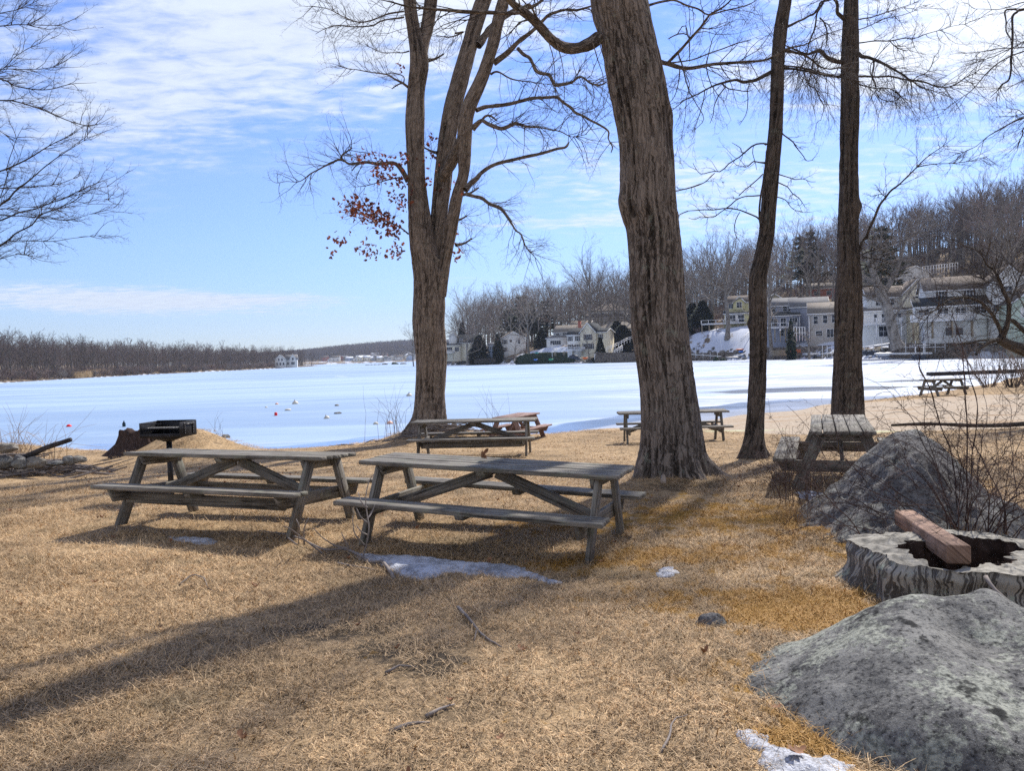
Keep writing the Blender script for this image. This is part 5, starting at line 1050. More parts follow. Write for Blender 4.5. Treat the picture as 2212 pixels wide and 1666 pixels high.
for i, (u, v, w, h, lb) in enumerate([(50, 998, .17, .16, 'tan blocky stone, third from the left along the front of the brush pile'), (82, 998, .22, .12, 'grey squared stone in the middle of the brush pile front'), (12, 998, .22, .12, 'dark low stone at the left frame edge below the brush pile'), (12, 968, .24, .1, 'flat grey stone on the left shoulder of the brush pile'),
    (147, 995, .14, .1, 'pale stone near the right end of the brush pile'), (165, 993, .15, .08, 'brownish stone at the right end of the brush pile'), (118, 1003, .28, .05, 'long flat pale stone lying before the brush pile')]):
    p_ = P(u, v, 15.1); rock('rock', lb, 'rock', (p_[0], 15.0+.04*i, max(p_[2], H1(p_[0], 15)+h*.4)), (w, .13, h), M_rock_small if i % 2 else M_rock_mid, 60+i, 4)
# old stump on the mound
q = P(300, 925, 18.9); sm = MB(); k = 40; tt = np.arange(k)*2*pi/k; z0 = H1(q[0], 18.9); Vs = []
for j in range(10):
    f = j/9; R_ = .42*(1-f)**1.6*(1+.3*np.sin(3*tt))+.34+.05*np.sin(7*tt+2*f)+.03*np.sin(13*tt); zz = z0-.15+.62*f+.04*np.sin(5*tt+1)*f+.03*np.sin(11*tt)*f; Vs.append(np.stack([q[0]+R_*np.cos(tt)*1.15, 18.9+R_*np.sin(tt)*.8, zz], -1))
Vs.append(np.stack([q[0]+.1*np.cos(tt), 18.9+.1*np.sin(tt), 0*tt+z0+.40], -1)); V = np.concatenate(Vs); idx = np.arange(11*k).reshape(11, k); nx = np.roll(idx, -1, 1)
tag(ob('old_stump', mesh(V, np.stack([idx[:-1], nx[:-1], nx[1:], idx[1:]], -1).reshape(-1, 4), None, np.stack([np.tile(np.abs(tt/pi-1), 11), np.repeat(np.linspace(0, .6, 11), k)], -1), True, (M_rot,))), 'rotted dark stump on the grassy mound behind the grill', 'stump')
# dark dirt clods and tree-litter: a log edging the lawn on the right
m = MB(); p0, p1 = G(1925, 921, -.36), G(2330, 917, -.36); pts = [p0+(p1-p0)*t+np.array([0, 0, .02+.03*sin(t*9)]) for t in np.linspace(0, 1, 12)]
m.tube(pts, [.03, .04, .05, .04, .05, .05, .05, .06, .06, .07, .07, .06], 10); tag(m.build('edging_log', M_bark_dark, None, True), 'long dark log edging the sand at the right', 'log')

# ---------------------------------------------------------------- things frozen in the ice
M_buoy_w = mat_plain('buoy_offwhite', (.55, .52, .44), .5, .4, .12, 6); M_buoy_r = mat_plain('buoy_red', (.75, .02, .03), .4); M_buoy_o = mat_plain('buoy_peach', (.72, .42, .30), .5); M_bottle = mat_plain('bottle_dark', (.01, .03, .04), .3)
def ice_at(u, v): return G(u, v, LAKE_Z)
def buoy(label, u, v, rpx, mat, neck=True):
    p_ = ice_at(u, v); R_ = rpx*p_[1]/FD; m = MB()
    pr = [(R_*cos(a), R_*sin(a)*.92) for a in np.linspace(-.3, 1.35, 12)]
    if neck: pr += [(R_*.2, R_*.98), (R_*.2, R_*1.15), (R_*.12, R_*1.25), (.001, R_*1.26)]
    else: pr += [(.001, R_*.92)]
    m.lathe(pr, 24); t = thing('buoy', label, 'buoy', (p_[0], p_[1], LAKE_Z)); m.build('float', mat, t, True)
    if neck: m = MB(); m.tube([(R_*.12*cos(a), 0, R_*1.3+R_*.14*sin(a)) for a in np.linspace(-.6, 3.7, 9)], R_*.04, 5); m.build('ring', M_rod, t)
    t.rotation_euler = (r.uniform(-.2, .2), r.uniform(-.25, .25), 0); return t
buoy('bright red ball float on the ice far left', 149, 922, 5.5, M_buoy_r, False)
buoy('white buoy with ring, farthest left of the pale buoys on the ice', 638, 873, 7, M_buoy_w)
buoy('white buoy on the ice nearest below the two flat floes', 706, 904.5, 6.5, M_buoy_w)
buoy('white buoy just left of the oak trunk, farthest out', 884, 856, 6.5, M_buoy_w)
buoy('peach coloured buoy among the weeds left of the oak', 842, 916, 7, M_buoy_o, False)
buoy('tilted grey-white float left of the peach buoy', 812, 917, 6, M_buoy_w, False)
buoy('grey ball float frozen at the shore right of the grill', 453, 944, 5.5, M_buoy_w, False)
buoy('small orange float beyond the flat floe', 598, 874, 3.8, M_buoy_o, False)
buoy('tiny pale float left of the orange float', 575, 881, 3, M_buoy_w, False)
for lb, u, v, rp in [('small red can-shaped float on the ice below the orange float', 596, 898, 3.2)]:
    p_ = ice_at(u, v); R_ = rp*p_[1]/FD; m = MB(); m.lathe([(R_, -.02), (R_, R_*1.8), (R_*.7, R_*2.2), (.001, R_*2.2)], 16); o = m.build('float', M_buoy_r, None, True); o.location = p_; tag(o, lb, 'float')
p_ = ice_at(268, 922); R_ = 3.4*p_[1]/FD; m = MB(); m.lathe([(R_, -.02), (R_, R_*2.2), (R_*.45, R_*2.8), (R_*.4, R_*3.4), (R_*.5, R_*3.6), (.001, R_*3.7)], 16); o = m.build('bottle', M_bottle, None, True); o.location = p_; tag(o, 'dark bottle standing in the ice left of the grill', 'bottle')
for lb, u, v, w, mt in [('flat pale ice block left of centre on the lake', 622, 887, 17, M_buoy_w), ('thin grey plank frozen in the ice, farther one', 728, 877, 10, M_rock_small), ('dark flat plank frozen in the ice, nearer one', 730, 894, 17, M_rock_mid), ('long grey float washed to the shore edge', 885, 975, 0, None), ('black and white lump of ice at the shore right of the grill', 488, 946, 18, M_rock_mid)]:
    if mt is None: continue
    p_ = ice_at(u, v); W2 = w*p_[1]/FD; rock('ice_block' if 'ice block' in lb or 'lump' in lb else 'plank', lb, 'ice' if 'ice block' in lb or 'lump' in lb else 'plank', (p_[0], p_[1], LAKE_Z+.03), (W2/2, .16, .07 if w != 18 else .1), mt, int(u), 3, .12, 7)
p_ = G(806+264.2*.0+.0, 952, -.5); p_ = G(1078*.0+1078, 1310, 0) if False else P(1078/1.0, 962, 21.8)
p_ = P(700.0+(1195*.3165)-700+700*0, 1, 1) if False else P((700+1195*.3165)/1.3834, (900+1310*.3165)/1.3834, 22.3)
rock('float', 'long grey-white mooring float lying at the water edge left of the oak', 'float', (p_[0], 22.6, LAKE_Z+.12), (.45, .14, .13), M_buoy_w, 5, 4, .05, 6)
# dark boom / dock sections
M_tar = mat_plain('dark_timber', (.035, .03, .028), .8, .3, .4, 4, 0, .3)
m = MB(); p0, p1 = G(2010, 812, LAKE_Z), G(2240, 803, LAKE_Z); m.beam(p0+np.array([0, 0, .15]), p1+np.array([8, 0, .15]), 1.1, .26); tag(m.build('floating_dock', M_tar, None), 'long dark floating dock frozen in the ice at the right', 'dock')

# shore shrubs at the right
def bush(name, label, c, R_, Hh, n, mat, kids=(5, 3), group=None, cat='shrub', sides=3, r0=.012, spread=.55, up=.3, L=None):
    o2 = []; z = H1(c[0], c[1])
    for _ in range(n):
        a = r.uniform(-pi, pi); branch(o2, r, np.array([c[0]+R_*.25*cos(a)*r.random(), c[1]+R_*.25*sin(a)*r.random(), z-.05]), nrm(np.array([cos(a)*spread, sin(a)*spread, 1])), Hh*r.uniform(.6, 1.05), r0, 0, np.array([0, 0, up]), .13, kids, .45, (.3, .8))
    o = ob(name, tubemesh([(p, q) for _, p, q in o2], sides, mat)); return tag(o, label, cat, group)
for i, (u, v, Y, hh, lb) in enumerate([(2135, 838, 44, 3.2, 'leafless shore bush right of the far picnic table'), (2185, 835, 41, 3.4, 'darker leafless shore bush at the right edge of the frame'), (2230, 838, 38, 3.6, 'bare bush cut by the right edge above the sand')]):
    p_ = P(u, v, Y); bush('shore_bush', lb, (p_[0], Y), 1.4, hh, 34, M_twig_brown if i != 1 else M_twig, r0=.02)

# ---------------------------------------------------------------- grass
def blade_clump(seed, n, R_, L, w, curl, flat):
    r_ = np.random.default_rng(seed); V, Q = [], []
    for _ in range(n):
        a = r_.uniform(-pi, pi); q = R_*np.sqrt(r_.random()); p0 = np.array([q*cos(a), q*sin(a), -.004]); h = r_.uniform(-pi, pi); e = r_.uniform(*flat); d = np.array([cos(h)*cos(e), sin(h)*cos(e), sin(e)])
        l = L*r_.uniform(.45, 1.25); sd2 = nrm(np.cross(d, [0, 0, 1.]))*w*r_.uniform(.7, 1.3); dd = d.copy(); p = p0; k = 4; b0 = len(V); turn = r_.normal(0, curl, 2)
        for j in range(k):
            ww = sd2*(1-.75*j/(k-1)); V += [p-ww, p+ww]; dd = nrm(dd+np.array([-dd[1], dd[0], 0])*turn[0]+np.array([0, 0, -1.])*abs(turn[1])*(.3+.5*j)); p = p+dd*l/(k-1); p[2] = max(p[2], .003)
        for j in range(k-1): Q.append((b0+2*j, b0+2*j+1, b0+2*j+3, b0+2*j+2))
    return np.array(V), np.array(Q)
def mat_blade(name, light):
    m, nt, b = newmat(name); p = pos(nt); c, n1, n2 = straw(nt, p, light)
    hl = noise(nt, p, 60, 2, .6)
    c = mixc(nt, hl.ss(.38, .62), mulc(nt, c, .5), mulc(nt, c, 1.25))
    c = mixc(nt, noise(nt, p, .9, 4, .65).ss(.54, .70)*.6, c, (.19, .15, .085))
    mo = (mossf(nt, p)+(noise(nt, p, 4.2, 5, .72)-.52)*1.9).ss(.22, .44)
    c = mixc(nt, mo*.72, c, (.40, .20, .015))
    setp(nt, b, c, .7, None, .25); return m
M_blade = mat_blade('dead_grass_blade', 1.12); M_blade2 = mat_blade('dead_grass_blade_far', 1.1)
src = bpy.data.collections.new('grass_clumps')
for i in range(5):
    V, Q = blade_clump(100+i, 70, .12, .095, .0021, .6, (.05, .9)); o = bpy.data.objects.new('clump', mesh(V, Q, None, None, False, (M_blade,))); src.objects.link(o)
src2 = bpy.data.collections.new('grass_clumps_far')
for i in range(3):
    V, Q = blade_clump(200+i, 80, .26, .09, .0045, .5, (.1, .8)); o = bpy.data.objects.new('clump', mesh(V, Q, None, None, False, (M_blade2,))); src2.objects.link(o)
def gn_scatter(name, pts, rot, scl, coll, kind='stuff', label=None, mat=None, idx=None, cat=None):
    me = bpy.data.meshes.new(name); me.vertices.add(len(pts)); me.vertices.foreach_set('co', np.asarray(pts, np.float32).ravel())
    a = me.attributes.new('rz', 'FLOAT', 'POINT'); a.data.foreach_set('value', np.asarray(rot, np.float32)); a = me.attributes.new('sc', 'FLOAT', 'POINT'); a.data.foreach_set('value', np.asarray(scl, np.float32))
    if idx is not None: a = me.attributes.new('ix', 'INT', 'POINT'); a.data.foreach_set('value', np.asarray(idx, np.int32))
    o = ob(name, me); ng = bpy.data.node_groups.new(name, 'GeometryNodeTree'); ng.interface.new_socket('Geometry', in_out='INPUT', socket_type='NodeSocketGeometry'); ng.interface.new_socket('Geometry', in_out='OUTPUT', socket_type='NodeSocketGeometry')
    N = ng.nodes; gi, go = N.new('NodeGroupInput'), N.new('NodeGroupOutput'); ip = N.new('GeometryNodeInstanceOnPoints'); ci = N.new('GeometryNodeCollectionInfo'); ci.inputs[0].default_value = coll; ci.inputs['Separate Children'].default_value = True; ci.inputs['Reset Children'].default_value = True
    mp = N.new('GeometryNodeMeshToPoints'); ng.links.new(gi.outputs[0], mp.inputs[0])
    ng.links.new(mp.outputs[0], ip.inputs['Points']); ng.links.new(ci.outputs[0], ip.inputs['Instance']); ip.inputs['Pick Instance'].default_value = True
    def na(nm, ty='FLOAT'): n = N.new('GeometryNodeInputNamedAttribute'); n.data_type = ty; n.inputs[0].default_value = nm; return n.outputs['Attribute']
    cx = N.new('ShaderNodeCombineXYZ'); ng.links.new(na('rz'), cx.inputs[2]); er = N.new('FunctionNodeEulerToRotation'); ng.links.new(cx.outputs[0], er.inputs[0]); ng.links.new(er.outputs[0], ip.inputs['Rotation']); ng.links.new(na('sc'), ip.inputs['Scale'])
    if idx is not None: ng.links.new(na('ix', 'INT'), ip.inputs['Instance Index'])
    ng.links.new(ip.outputs[0], go.inputs[0]); md = o.modifiers.new('scatter', 'NODES'); md.node_group = ng; return tag(o, label, cat, None, kind)
def inpoly(p, poly):
    ins = np.zeros(len(p), bool)
    for a, b2 in zip(poly, np.roll(poly, -1, 0)): c = (a[1] > p[:, 1]) != (b2[1] > p[:, 1]); ins ^= c & (p[:, 0] < a[0]+(p[:, 1]-a[1])*(b2[0]-a[0])/((b2[1]-a[1]) if abs(b2[1]-a[1]) > 1e-9 else 1e-9))
    return ins
def lawn_pts(y0, y1, dens, seed):
    r_ = np.random.default_rng(seed); w = 1.05*y1*.66+.6; n = int((y1-y0)*2*w*dens); p = np.stack([r_.uniform(-w, w, n), r_.uniform(y0, y1, n)], -1)
    p = p[(np.abs(p[:, 0]) < p[:, 1]*.70+.7)]
    q = np.stack([p[:, 0], p[:, 1], 0*p[:, 0]], -1); keep = r_.random(len(p)) < np.clip(.98+.8*fbm(q*1.3, 3, 44), .5, 1)
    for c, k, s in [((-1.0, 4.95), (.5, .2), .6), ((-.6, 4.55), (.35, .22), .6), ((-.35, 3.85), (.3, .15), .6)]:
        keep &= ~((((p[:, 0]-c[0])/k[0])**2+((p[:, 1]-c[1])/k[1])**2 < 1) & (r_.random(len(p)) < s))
    p = p[keep]; s = sdist(p[:, 0], p[:, 1]); bnd = np.interp(p[:, 0], [-30, -.5, 1.0, 3.4, 5.6, 6.7, 8.2, 10.8, 13.4, 40], [90, 90, 24.2, 24.4, 23.2, 21.2, 19.6, 20.6, 20.0, 20])
    ok = (s > .25) & (p[:, 1] < bnd-.1+r_.normal(0, .4, len(p)))
    for poly, _ in SNOWP: ok &= ~inpoly(p, poly)
    ok &= ~((((p[:, 0]-3.2)/.72)**2+((p[:, 1]-5.62)/.66)**2) < 1)
    p = p[ok]; return np.stack([p[:, 0], p[:, 1], H(p[:, 0], p[:, 1])], -1), r_
p1, r_ = lawn_pts(2.6, 7.5, 190, 1); p1b, _ = lawn_pts(7.5, 13, 95, 2); pp = np.concatenate([p1, p1b])
gn_scatter('grass', pp, r_.uniform(0, 6.28, len(pp)), np.clip(r_.normal(1.0, .25, len(pp)), .5, 1.7), src, cat=None)
p2, _ = lawn_pts(13, 27, 14, 3)
gn_scatter('grass', p2, r_.uniform(0, 6.28, len(p2)), np.clip(r_.normal(.8, .2, len(p2)), .4, 1.3), src2)
# tree litter: leaves and bits of bark lying about
src3 = bpy.data.collections.new('litter'); lb_ = leaf_mesh(.07, .6, 3, 8)
for i in range(3):
    o = bpy.data.objects.new('dead_leaf', leaf_mesh(.06, .5+.3*i, 3, 20+i)); src3.objects.link(o)
r_ = np.random.default_rng(12); n = 260; p3 = np.stack([r_.uniform(-8, 8, n), r_.uniform(3, 16, n)], -1); p3 = p3[np.abs(p3[:, 0]) < p3[:, 1]*.68]; p3 = np.stack([p3[:, 0], p3[:, 1], H(p3[:, 0], p3[:, 1])+.03], -1)
gn_scatter('leaf_litter', p3, r_.uniform(0, 6, len(p3)), r_.uniform(.5, 1.1, len(p3)), src3)
# ---------------------------------------------------------------- houses
M_glass, nt, b = newmat('window_glass'); setp(nt, b, (.03, .04, .055), .12, None, .6)
M_trim = mat_plain('white_trim', (.82, .82, .82), .6, .3, .04); M_found = mat_plain('foundation', (.12, .115, .11), .9)
M_deckwood = mat_plain('deck_wood', (.34, .28, .20), .8, .2, .2)
def mat_siding(name, c, pitch=.16):
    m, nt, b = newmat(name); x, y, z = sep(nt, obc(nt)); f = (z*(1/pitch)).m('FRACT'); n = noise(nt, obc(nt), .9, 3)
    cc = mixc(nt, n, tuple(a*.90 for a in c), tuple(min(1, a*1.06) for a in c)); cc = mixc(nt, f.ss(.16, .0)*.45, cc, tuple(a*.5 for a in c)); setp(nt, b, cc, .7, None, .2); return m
def mat_roof(name, c):
    m, nt, b = newmat(name); n = noise(nt, vscale(nt, obc(nt), (1, 1, 1)), 3.5, 4, .7); setp(nt, b, mixc(nt, n.ss(.3, .7), tuple(a*.72 for a in c), tuple(a*1.2 for a in c)), .9, bumpn(nt, n, .4, .03), .15); return m
SID = {k: mat_siding('siding_'+k, c) for k, c in dict(cream=(.78, .71, .54), yellow=(.64, .58, .30), olive=(.36, .32, .21), blue=(.31, .34, .42), taupe=(.42, .40, .37), white=(.78, .77, .73), gray=(.54, .54, .52), green=(.52, .60, .48), brick=(.40, .14, .10), pale=(.74, .70, .56), dark=(.10, .09, .09), lblue=(.36, .45, .60)).items()}
ROOF = {k: mat_roof('roof_'+k, c) for k, c in dict(brown=(.15, .125, .105), gray=(.17, .17, .175), dark=(.045, .05, .053), tan=(.22, .195, .165), snow=(.78, .82, .88)).items()}
class House:
    """local frame: x right, y away from the lake, z up, front wall at y = 0"""
    def __init__(s, name, label, u, v, Y, px, yaw=0., zoff=0., sink=.6, pad=True, group=None):
        p = P(u, v, Y); s.k = Y/FD; s.o = p; s.yaw = yaw; s.t = thing(name, label, 'house', tuple(p), yaw, group); s.u0 = u; s.v0 = v
        if pad: PADS.append((p[0], p[1], p[2]-.15, pad if not isinstance(pad, bool) else 9))
    def vol(s, x0, x1, y0, y1, z0, z1, col, roof='brown', rh=1.6, axis='x', eave=.35, hip=False, skirt=1.5, rname='roof'):
        m = MB(); ym = (y0+y1)/2; xm = (x0+x1)/2
        V = [(x0, y0, z0-skirt), (x1, y0, z0-skirt), (x1, y1, z0-skirt), (x0, y1, z0-skirt), (x0, y0, z1), (x1, y0, z1), (x1, y1, z1), (x0, y1, z1)]
        Q = [(0, 1, 5, 4), (1, 2, 6, 5), (2, 3, 7, 6), (3, 0, 4, 7)]; T = []
        if not hip and rh > 0:
            if axis == 'x': V += [(x0, ym, z1+rh), (x1, ym, z1+rh)]; T = [(5, 6, 9), (7, 4, 8)]
            elif axis == 'y': V += [(xm, y0, z1+rh), (xm, y1, z1+rh)]; T = [(4, 5, 8), (6, 7, 9)]
            elif axis == 'shed': V += [(x0, y1, z1+rh), (x1, y1, z1+rh)]; T = [(5, 6, 9), (7, 4, 8)]
        m.add(V, Q, T); w = m.build('wall', SID[col], s.t)
        if rh <= 0: return w
        m = MB(); e = eave; th = .16; up = .03
        def slab(a, b2, c, d):
            A = np.array([a, b2, c, d], float); n_ = nrm(np.cross(A[1]-A[0], A[3]-A[0])); n_ = n_ if n_[2] > 0 else -n_
            m.add(np.concatenate([A+n_*up, A+n_*(th+up)]), [(0, 1, 2, 3), (4, 7, 6, 5), (0, 4, 5, 1), (1, 5, 6, 2), (2, 6, 7, 3), (3, 7, 4, 0)])
        if hip:
            a = x0-e; b2 = x1+e; c = y0-e; d = y1+e; hh = min(b2-a, d-c)/2; z = z1-.0; R1 = (a+hh, (c+d)/2, z+rh); R2 = (b2-hh, (c+d)/2, z+rh)
            if b2-a < d-c: R1 = ((a+b2)/2, c+hh, z+rh); R2 = ((a+b2)/2, d-hh, z+rh)
            C_ = [(a, c, z), (b2, c, z), (b2, d, z), (a, d, z), R1, R2]
            if b2-a >= d-c: m.add(C_, [(0, 1, 5, 4), (2, 3, 4, 5)], [(1, 2, 5), (3, 0, 4)])
            else: m.add(C_, [(1, 2, 5, 4), (3, 0, 4, 5)], [(0, 1, 4), (2, 3, 5)])
            m.add([(a, c, z-.12), (b2, c, z-.12), (b2, d, z-.12), (a, d, z-.12), (a, c, z-.002), (b2, c, z-.002), (b2, d, z-.002), (a, d, z-.002)], [(0, 1, 5, 4), (1, 2, 6, 5), (2, 3, 7, 6), (3, 0, 4, 7), (3, 2, 1, 0)])
        elif axis == 'x':
            sl = rh/((y1-y0)/2); slab((x0-e, y0-e, z1-sl*e), (x1+e, y0-e, z1-sl*e), (x1+e, ym, z1+rh), (x0-e, ym, z1+rh)); slab((x0-e, ym, z1+rh), (x1+e, ym, z1+rh), (x1+e, y1+e, z1-sl*e), (x0-e, y1+e, z1-sl*e))
        elif axis == 'y':
            sl = rh/((x1-x0)/2); slab((x0-e, y0-e, z1-sl*e), (x0-e, y1+e, z1-sl*e), (xm, y1+e, z1+rh), (xm, y0-e, z1+rh)); slab((xm, y0-e, z1+rh), (xm, y1+e, z1+rh), (x1+e, y1+e, z1-sl*e), (x1+e, y0-e, z1-sl*e))
        else:
            sl = rh/(y1-y0); slab((x0-e, y0-e, z1-sl*e), (x1+e, y0-e, z1-sl*e), (x1+e, y1, z1+rh), (x0-e, y1, z1+rh))
        rf = m.build('roof', ROOF[roof], s.t)
        if not hip:                                   # white rake and fascia boards
            m = MB()
            if axis == 'x':
                for xx in (x0-e-.03, x1+e+.03):
                    for (ya, yb) in ((y0-e, ym), (y1+e, ym)): m.beam((xx, ya, z1-sl*e), (xx, yb, z1+rh), .05, .22)
                m.beam((x0-e, y0-e-.04, z1-sl*e), (x1+e, y0-e-.04, z1-sl*e), .05, .2)
            elif axis == 'y':
                for (xa, xb) in ((x0-e, xm), (x1+e, xm)): m.beam((xa, y0-e-.03, z1-sl*e), (xb, y0-e-.03, z1+rh), .05, .22)
            else:
                m.beam((x0-e, y0-e-.04, z1-sl*e), (x1+e, y0-e-.04, z1-sl*e), .05, .2)
                for xx in (x0-e-.03, x1+e+.03): m.beam((xx, y0-e, z1-sl*e), (xx, y1, z1+rh), .05, .2)
            m.build('fascia', M_trim, rf)
        return w
    def win(s, x, z, w, h, y=0., side=0, panes=1, trim=True, shut=None, sill=False):
        """side 0: on a wall facing -y at depth y ; side 1: on a wall facing +x at x=y, x is the depth ; side -1 facing -x"""
        m = MB(); f = .09; G_ = lambda a, d, c, sa, sd, sc: ((a, d, c), (sa, sd, sc)) if side == 0 else ((y+(d-y)*-1*side if False else y+side*(y-d), a, c), (sd, sa, sc))
        def bx(mm, a, dz_, c, sa, sd, sc):
            if side == 0: mm.box((a, y-dz_, c), (sa, sd, sc))
            else: mm.box((y+side*dz_, a, c), (sd, sa, sc))
        bx(m, x, .04, z+h/2+f/2, w+2*f, .08, f); bx(m, x, .04, z-h/2-f/2, w+2*f, .08, f)
        for q in (-1, 1): bx(m, x+q*(w/2+f/2), .04, z, f, .08, h)
        for i in range(1, panes): bx(m, x-w/2+w*i/panes, .035, z, .06, .05, h)
        if h > .9 and panes < 3: bx(m, x, .034, z, w, .045, .05)
        fr = m.build('window', M_trim, s.t); m = MB(); bx(m, x, .012, z, w, .02, h); m.build('pane', M_glass, fr)
        if shut:
            m = MB()
            for q in (-1, 1): bx(m, x+q*(w/2+f+.2), .03, z, .34, .05, h+.1)
            m.build('shutter', SID[shut], s.t)
    def door(s, x, z0, w=.95, h=2.05, y=0., mat=None):
        m = MB(); m.box((x, y-.03, z0+h/2), (w, .06, h)); d = m.build('door', mat or SID['dark'], s.t); m = MB(); m.box((x+w*.35, y-.08, z0+1), (.06, .04, .06)); m.build('handle', M_rod, d)
    def deck(s, x0, x1, y0, y1, z, posts=(), rail=1.0, drop=3., solid=False, mat=None, sp=.16, sides=('f', 'l', 'r'), pmat=None, np_=4):
        m = MB(); m.box(((x0+x1)/2, (y0+y1)/2, z-.12), (x1-x0, y1-y0, .24)); dk = m.build('deck', mat or M_trim, s.t); m = MB()
        segs = [((x0, y0), (x1, y0))]*('f' in sides)+[((x0, y0), (x0, y1))]*('l' in sides)+[((x1, y0), (x1, y1))]*('r' in sides)
        for (a, b2) in segs:
            A = np.array([*a, z]); B = np.array([*b2, z]); L = np.linalg.norm(B-A); m.beam(A+[0, 0, rail], B+[0, 0, rail], .12, .09); m.beam(A+[0, 0, .12], B+[0, 0, .12], .08, .07)
            n_ = max(1, int(round(L/2.2)))
            for i in range(n_+1): q = A+(B-A)*i/n_; m.box(q+np.array([0, 0, rail/2]), (.14, .14, rail+.12))
            if sp:
                for i in range(1, int(L/sp)): q = A+(B-A)*i/int(L/sp); m.box(q+np.array([0, 0, rail/2]), (.045, .045, rail-.1))
        m.build('railing', M_trim, dk)
        for i in range(np_):
            x = x0+.2+(x1-x0-.4)*i/max(1, np_-1)
            for yy in ((y0+.15, (y0+y1)/2) if np_ > 3 else (y0+.15,)): m = MB(); m.box((x, yy, z-.24-drop/2), (.2, .2, drop)); m.build('deck_post', pmat or M_deckwood, dk)
        return dk
    def chim(s, x, y, z0, z1, w=.7, mat='brick'): m = MB(); m.box((x, y, (z0+z1)/2), (w, w, z1-z0)); m.box((x, y, z1+.06), (w+.14, w+.14, .12)); m.build('chimney', SID[mat], s.t)
    def steps(s, x, y, z1, n_=6, w=1.2, dirx=0):
        m = MB()
        for i in range(n_): m.box((x+dirx*.28*i, y-.28*i*(1-abs(dirx)), z1-.18*(i+1)), (w if not dirx else .3, .3 if not dirx else w, .06))
        m.beam((x-.6*(1-abs(dirx)), y, z1+.9), (x-.6*(1-abs(dirx))+dirx*.28*n_, y-.28*n_*(1-abs(dirx)), z1+.9-.18*n_), .08, .08); m.beam((x, y, z1-.05), (x+dirx*.28*n_, y-.28*n_*(1-abs(dirx)), z1-.05-.18*n_), .08, .2)
        m.build('stairs', M_trim, s.t)
"""all lengths below come from the photograph: px * distance / focal"""
# A yellow hillside house with the long white deck
h = House('yellow_house', 'yellow hillside house with two-level roof and a long white deck on posts', 1570, 716, 226, 0, -.30)
h.vol(-.6, 9.6, 0, 8, 2.2, 5.0, 'yellow', 'dark', 1.3, 'shed', skirt=2.4); h.vol(0, 9.6, 2.2, 9, 5.0, 8.3, 'yellow', 'brown', 2.0, 'x'); h.vol(1.9, 5.2, 1.6, 6, 6.2, 8.3, 'yellow', 'brown', 1.7, 'y', skirt=0)
h.win(1.3, 7.3, 1.3, 1.3, 2.2, panes=3); h.win(3.55, 7.5, 1.3, 1.5, 1.6, panes=2); h.win(7.0, 7.4, 1.6, 1.4, 2.2, panes=3)
m = MB(); m.box((2.1, -.04, 3.55), (5.2, .06, 2.6)); m.build('sunroom_wall', SID['white'], h.t); h.win(1.2, 3.7, 2.5, 1.5, -.07, panes=3); h.win(4.0, 3.5, 1.6, 2.0, -.07, panes=2); h.win(7.4, 3.9, 1.6, 1.2, 0, panes=2)
h.deck(-7.0, 5.4, -2.6, -.1, 2.3, np_=7, drop=3.6, sp=.0)
# B olive gable house behind the slim trunk
h = House('olive_house', 'olive gabled house peeking out beside the slim leaning trunk, white stair below', 1650, 700, 232, 0, -.2)
h.vol(-2.5, 8.5, 0, 9, 0, 5.2, 'olive', 'brown', 3.6, 'y'); h.win(1.1, 6.1, 1.0, 1.2, 0, panes=2); h.win(4.4, 6.3, 1.0, 1.2, 0); h.win(1.5, 2.6, 1.2, 1.3, 0); h.deck(2.5, 8.5, -2.2, 0, 3.3, np_=0, sp=0)
# C blue-grey house
h = House('blue_gray_house', 'blue-grey house with white deck and gutters between the two dark trunks', 1660, 737, 197, 0, -.28)
h.vol(-1, 7.4, 0, 7, 0, 6.2, 'blue', 'dark', 1.5, 'shed', skirt=2); h.vol(5.6, 14.5, 3.2, 12, 0, 8.4, 'blue', 'gray', 2.4, 'x', skirt=2) ; h.vol(-.2, 7.2, 4.5, 12, 6.5, 9.0, 'blue', 'gray', 2.0, 'x', skirt=0)
h.win(1.3, 4.6, 1.6, 1.9, 0, panes=2); h.win(3.6, 4.6, 1.2, 2.0, 0, panes=2); h.win(6.0, 4.8, 1.8, 1.5, 0, panes=3); h.win(1.5, 8.1, 1.0, 1.2, 4.5); h.win(5.6, 8.1, 1.0, 1.3, 4.5, panes=2); h.win(3.2, 1.9, 1.0, 1.5, 0); h.win(6.7, 2.0, 1.0, 1.7, 0)
h.deck(-1.2, 6.6, -2.8, -.1, 3.3, np_=4, drop=3.6, sp=0); h.win(4.3, 8.1, .9, 1.2, 4.5)
m = MB(); m.box((7.45, -.06, 3.1), (.14, .12, 6.2)); m.box((12.6, 3.14, 4.3), (.14, .12, 8.2)); m.box((11.0, 3.14, 2.2), (.12, .12, 4.4)); m.build('gutter', M_trim, h.t)
# D taupe house
h = House('taupe_house', 'taupe two-storey house with tan roof and white corner trim left of the straight trunk', 1748, 738, 186, 0, -.36)
h.vol(0, 7.2, 0, 9, 0, 6.6, 'taupe', 'tan', 2.6, 'x', skirt=1.5); h.win(1.5, 5.0, .95, 1.8, 0); h.win(3.6, 5.1, .95, 1.8, 0); h.win(5.5, 5.2, .95, 1.8, 0); h.win(5.0, 1.8, 2.1, 1.9, 0, panes=3); h.win(2.2, 1.8, 1.4, 1.2, 0)
m = MB(); m.box((7.16, -.05, 3.3), (.30, .12, 6.6)); m.box((.05, -.05, 3.3), (.2, .1, 6.6)); m.build('corner_board', M_trim, h.t); h.vol(7.2, 11.5, 1, 8, 0, 3.6, 'taupe', 'brown', 1.3, 'x'); h.steps(8.4, .9, .9, 5, 2.0)
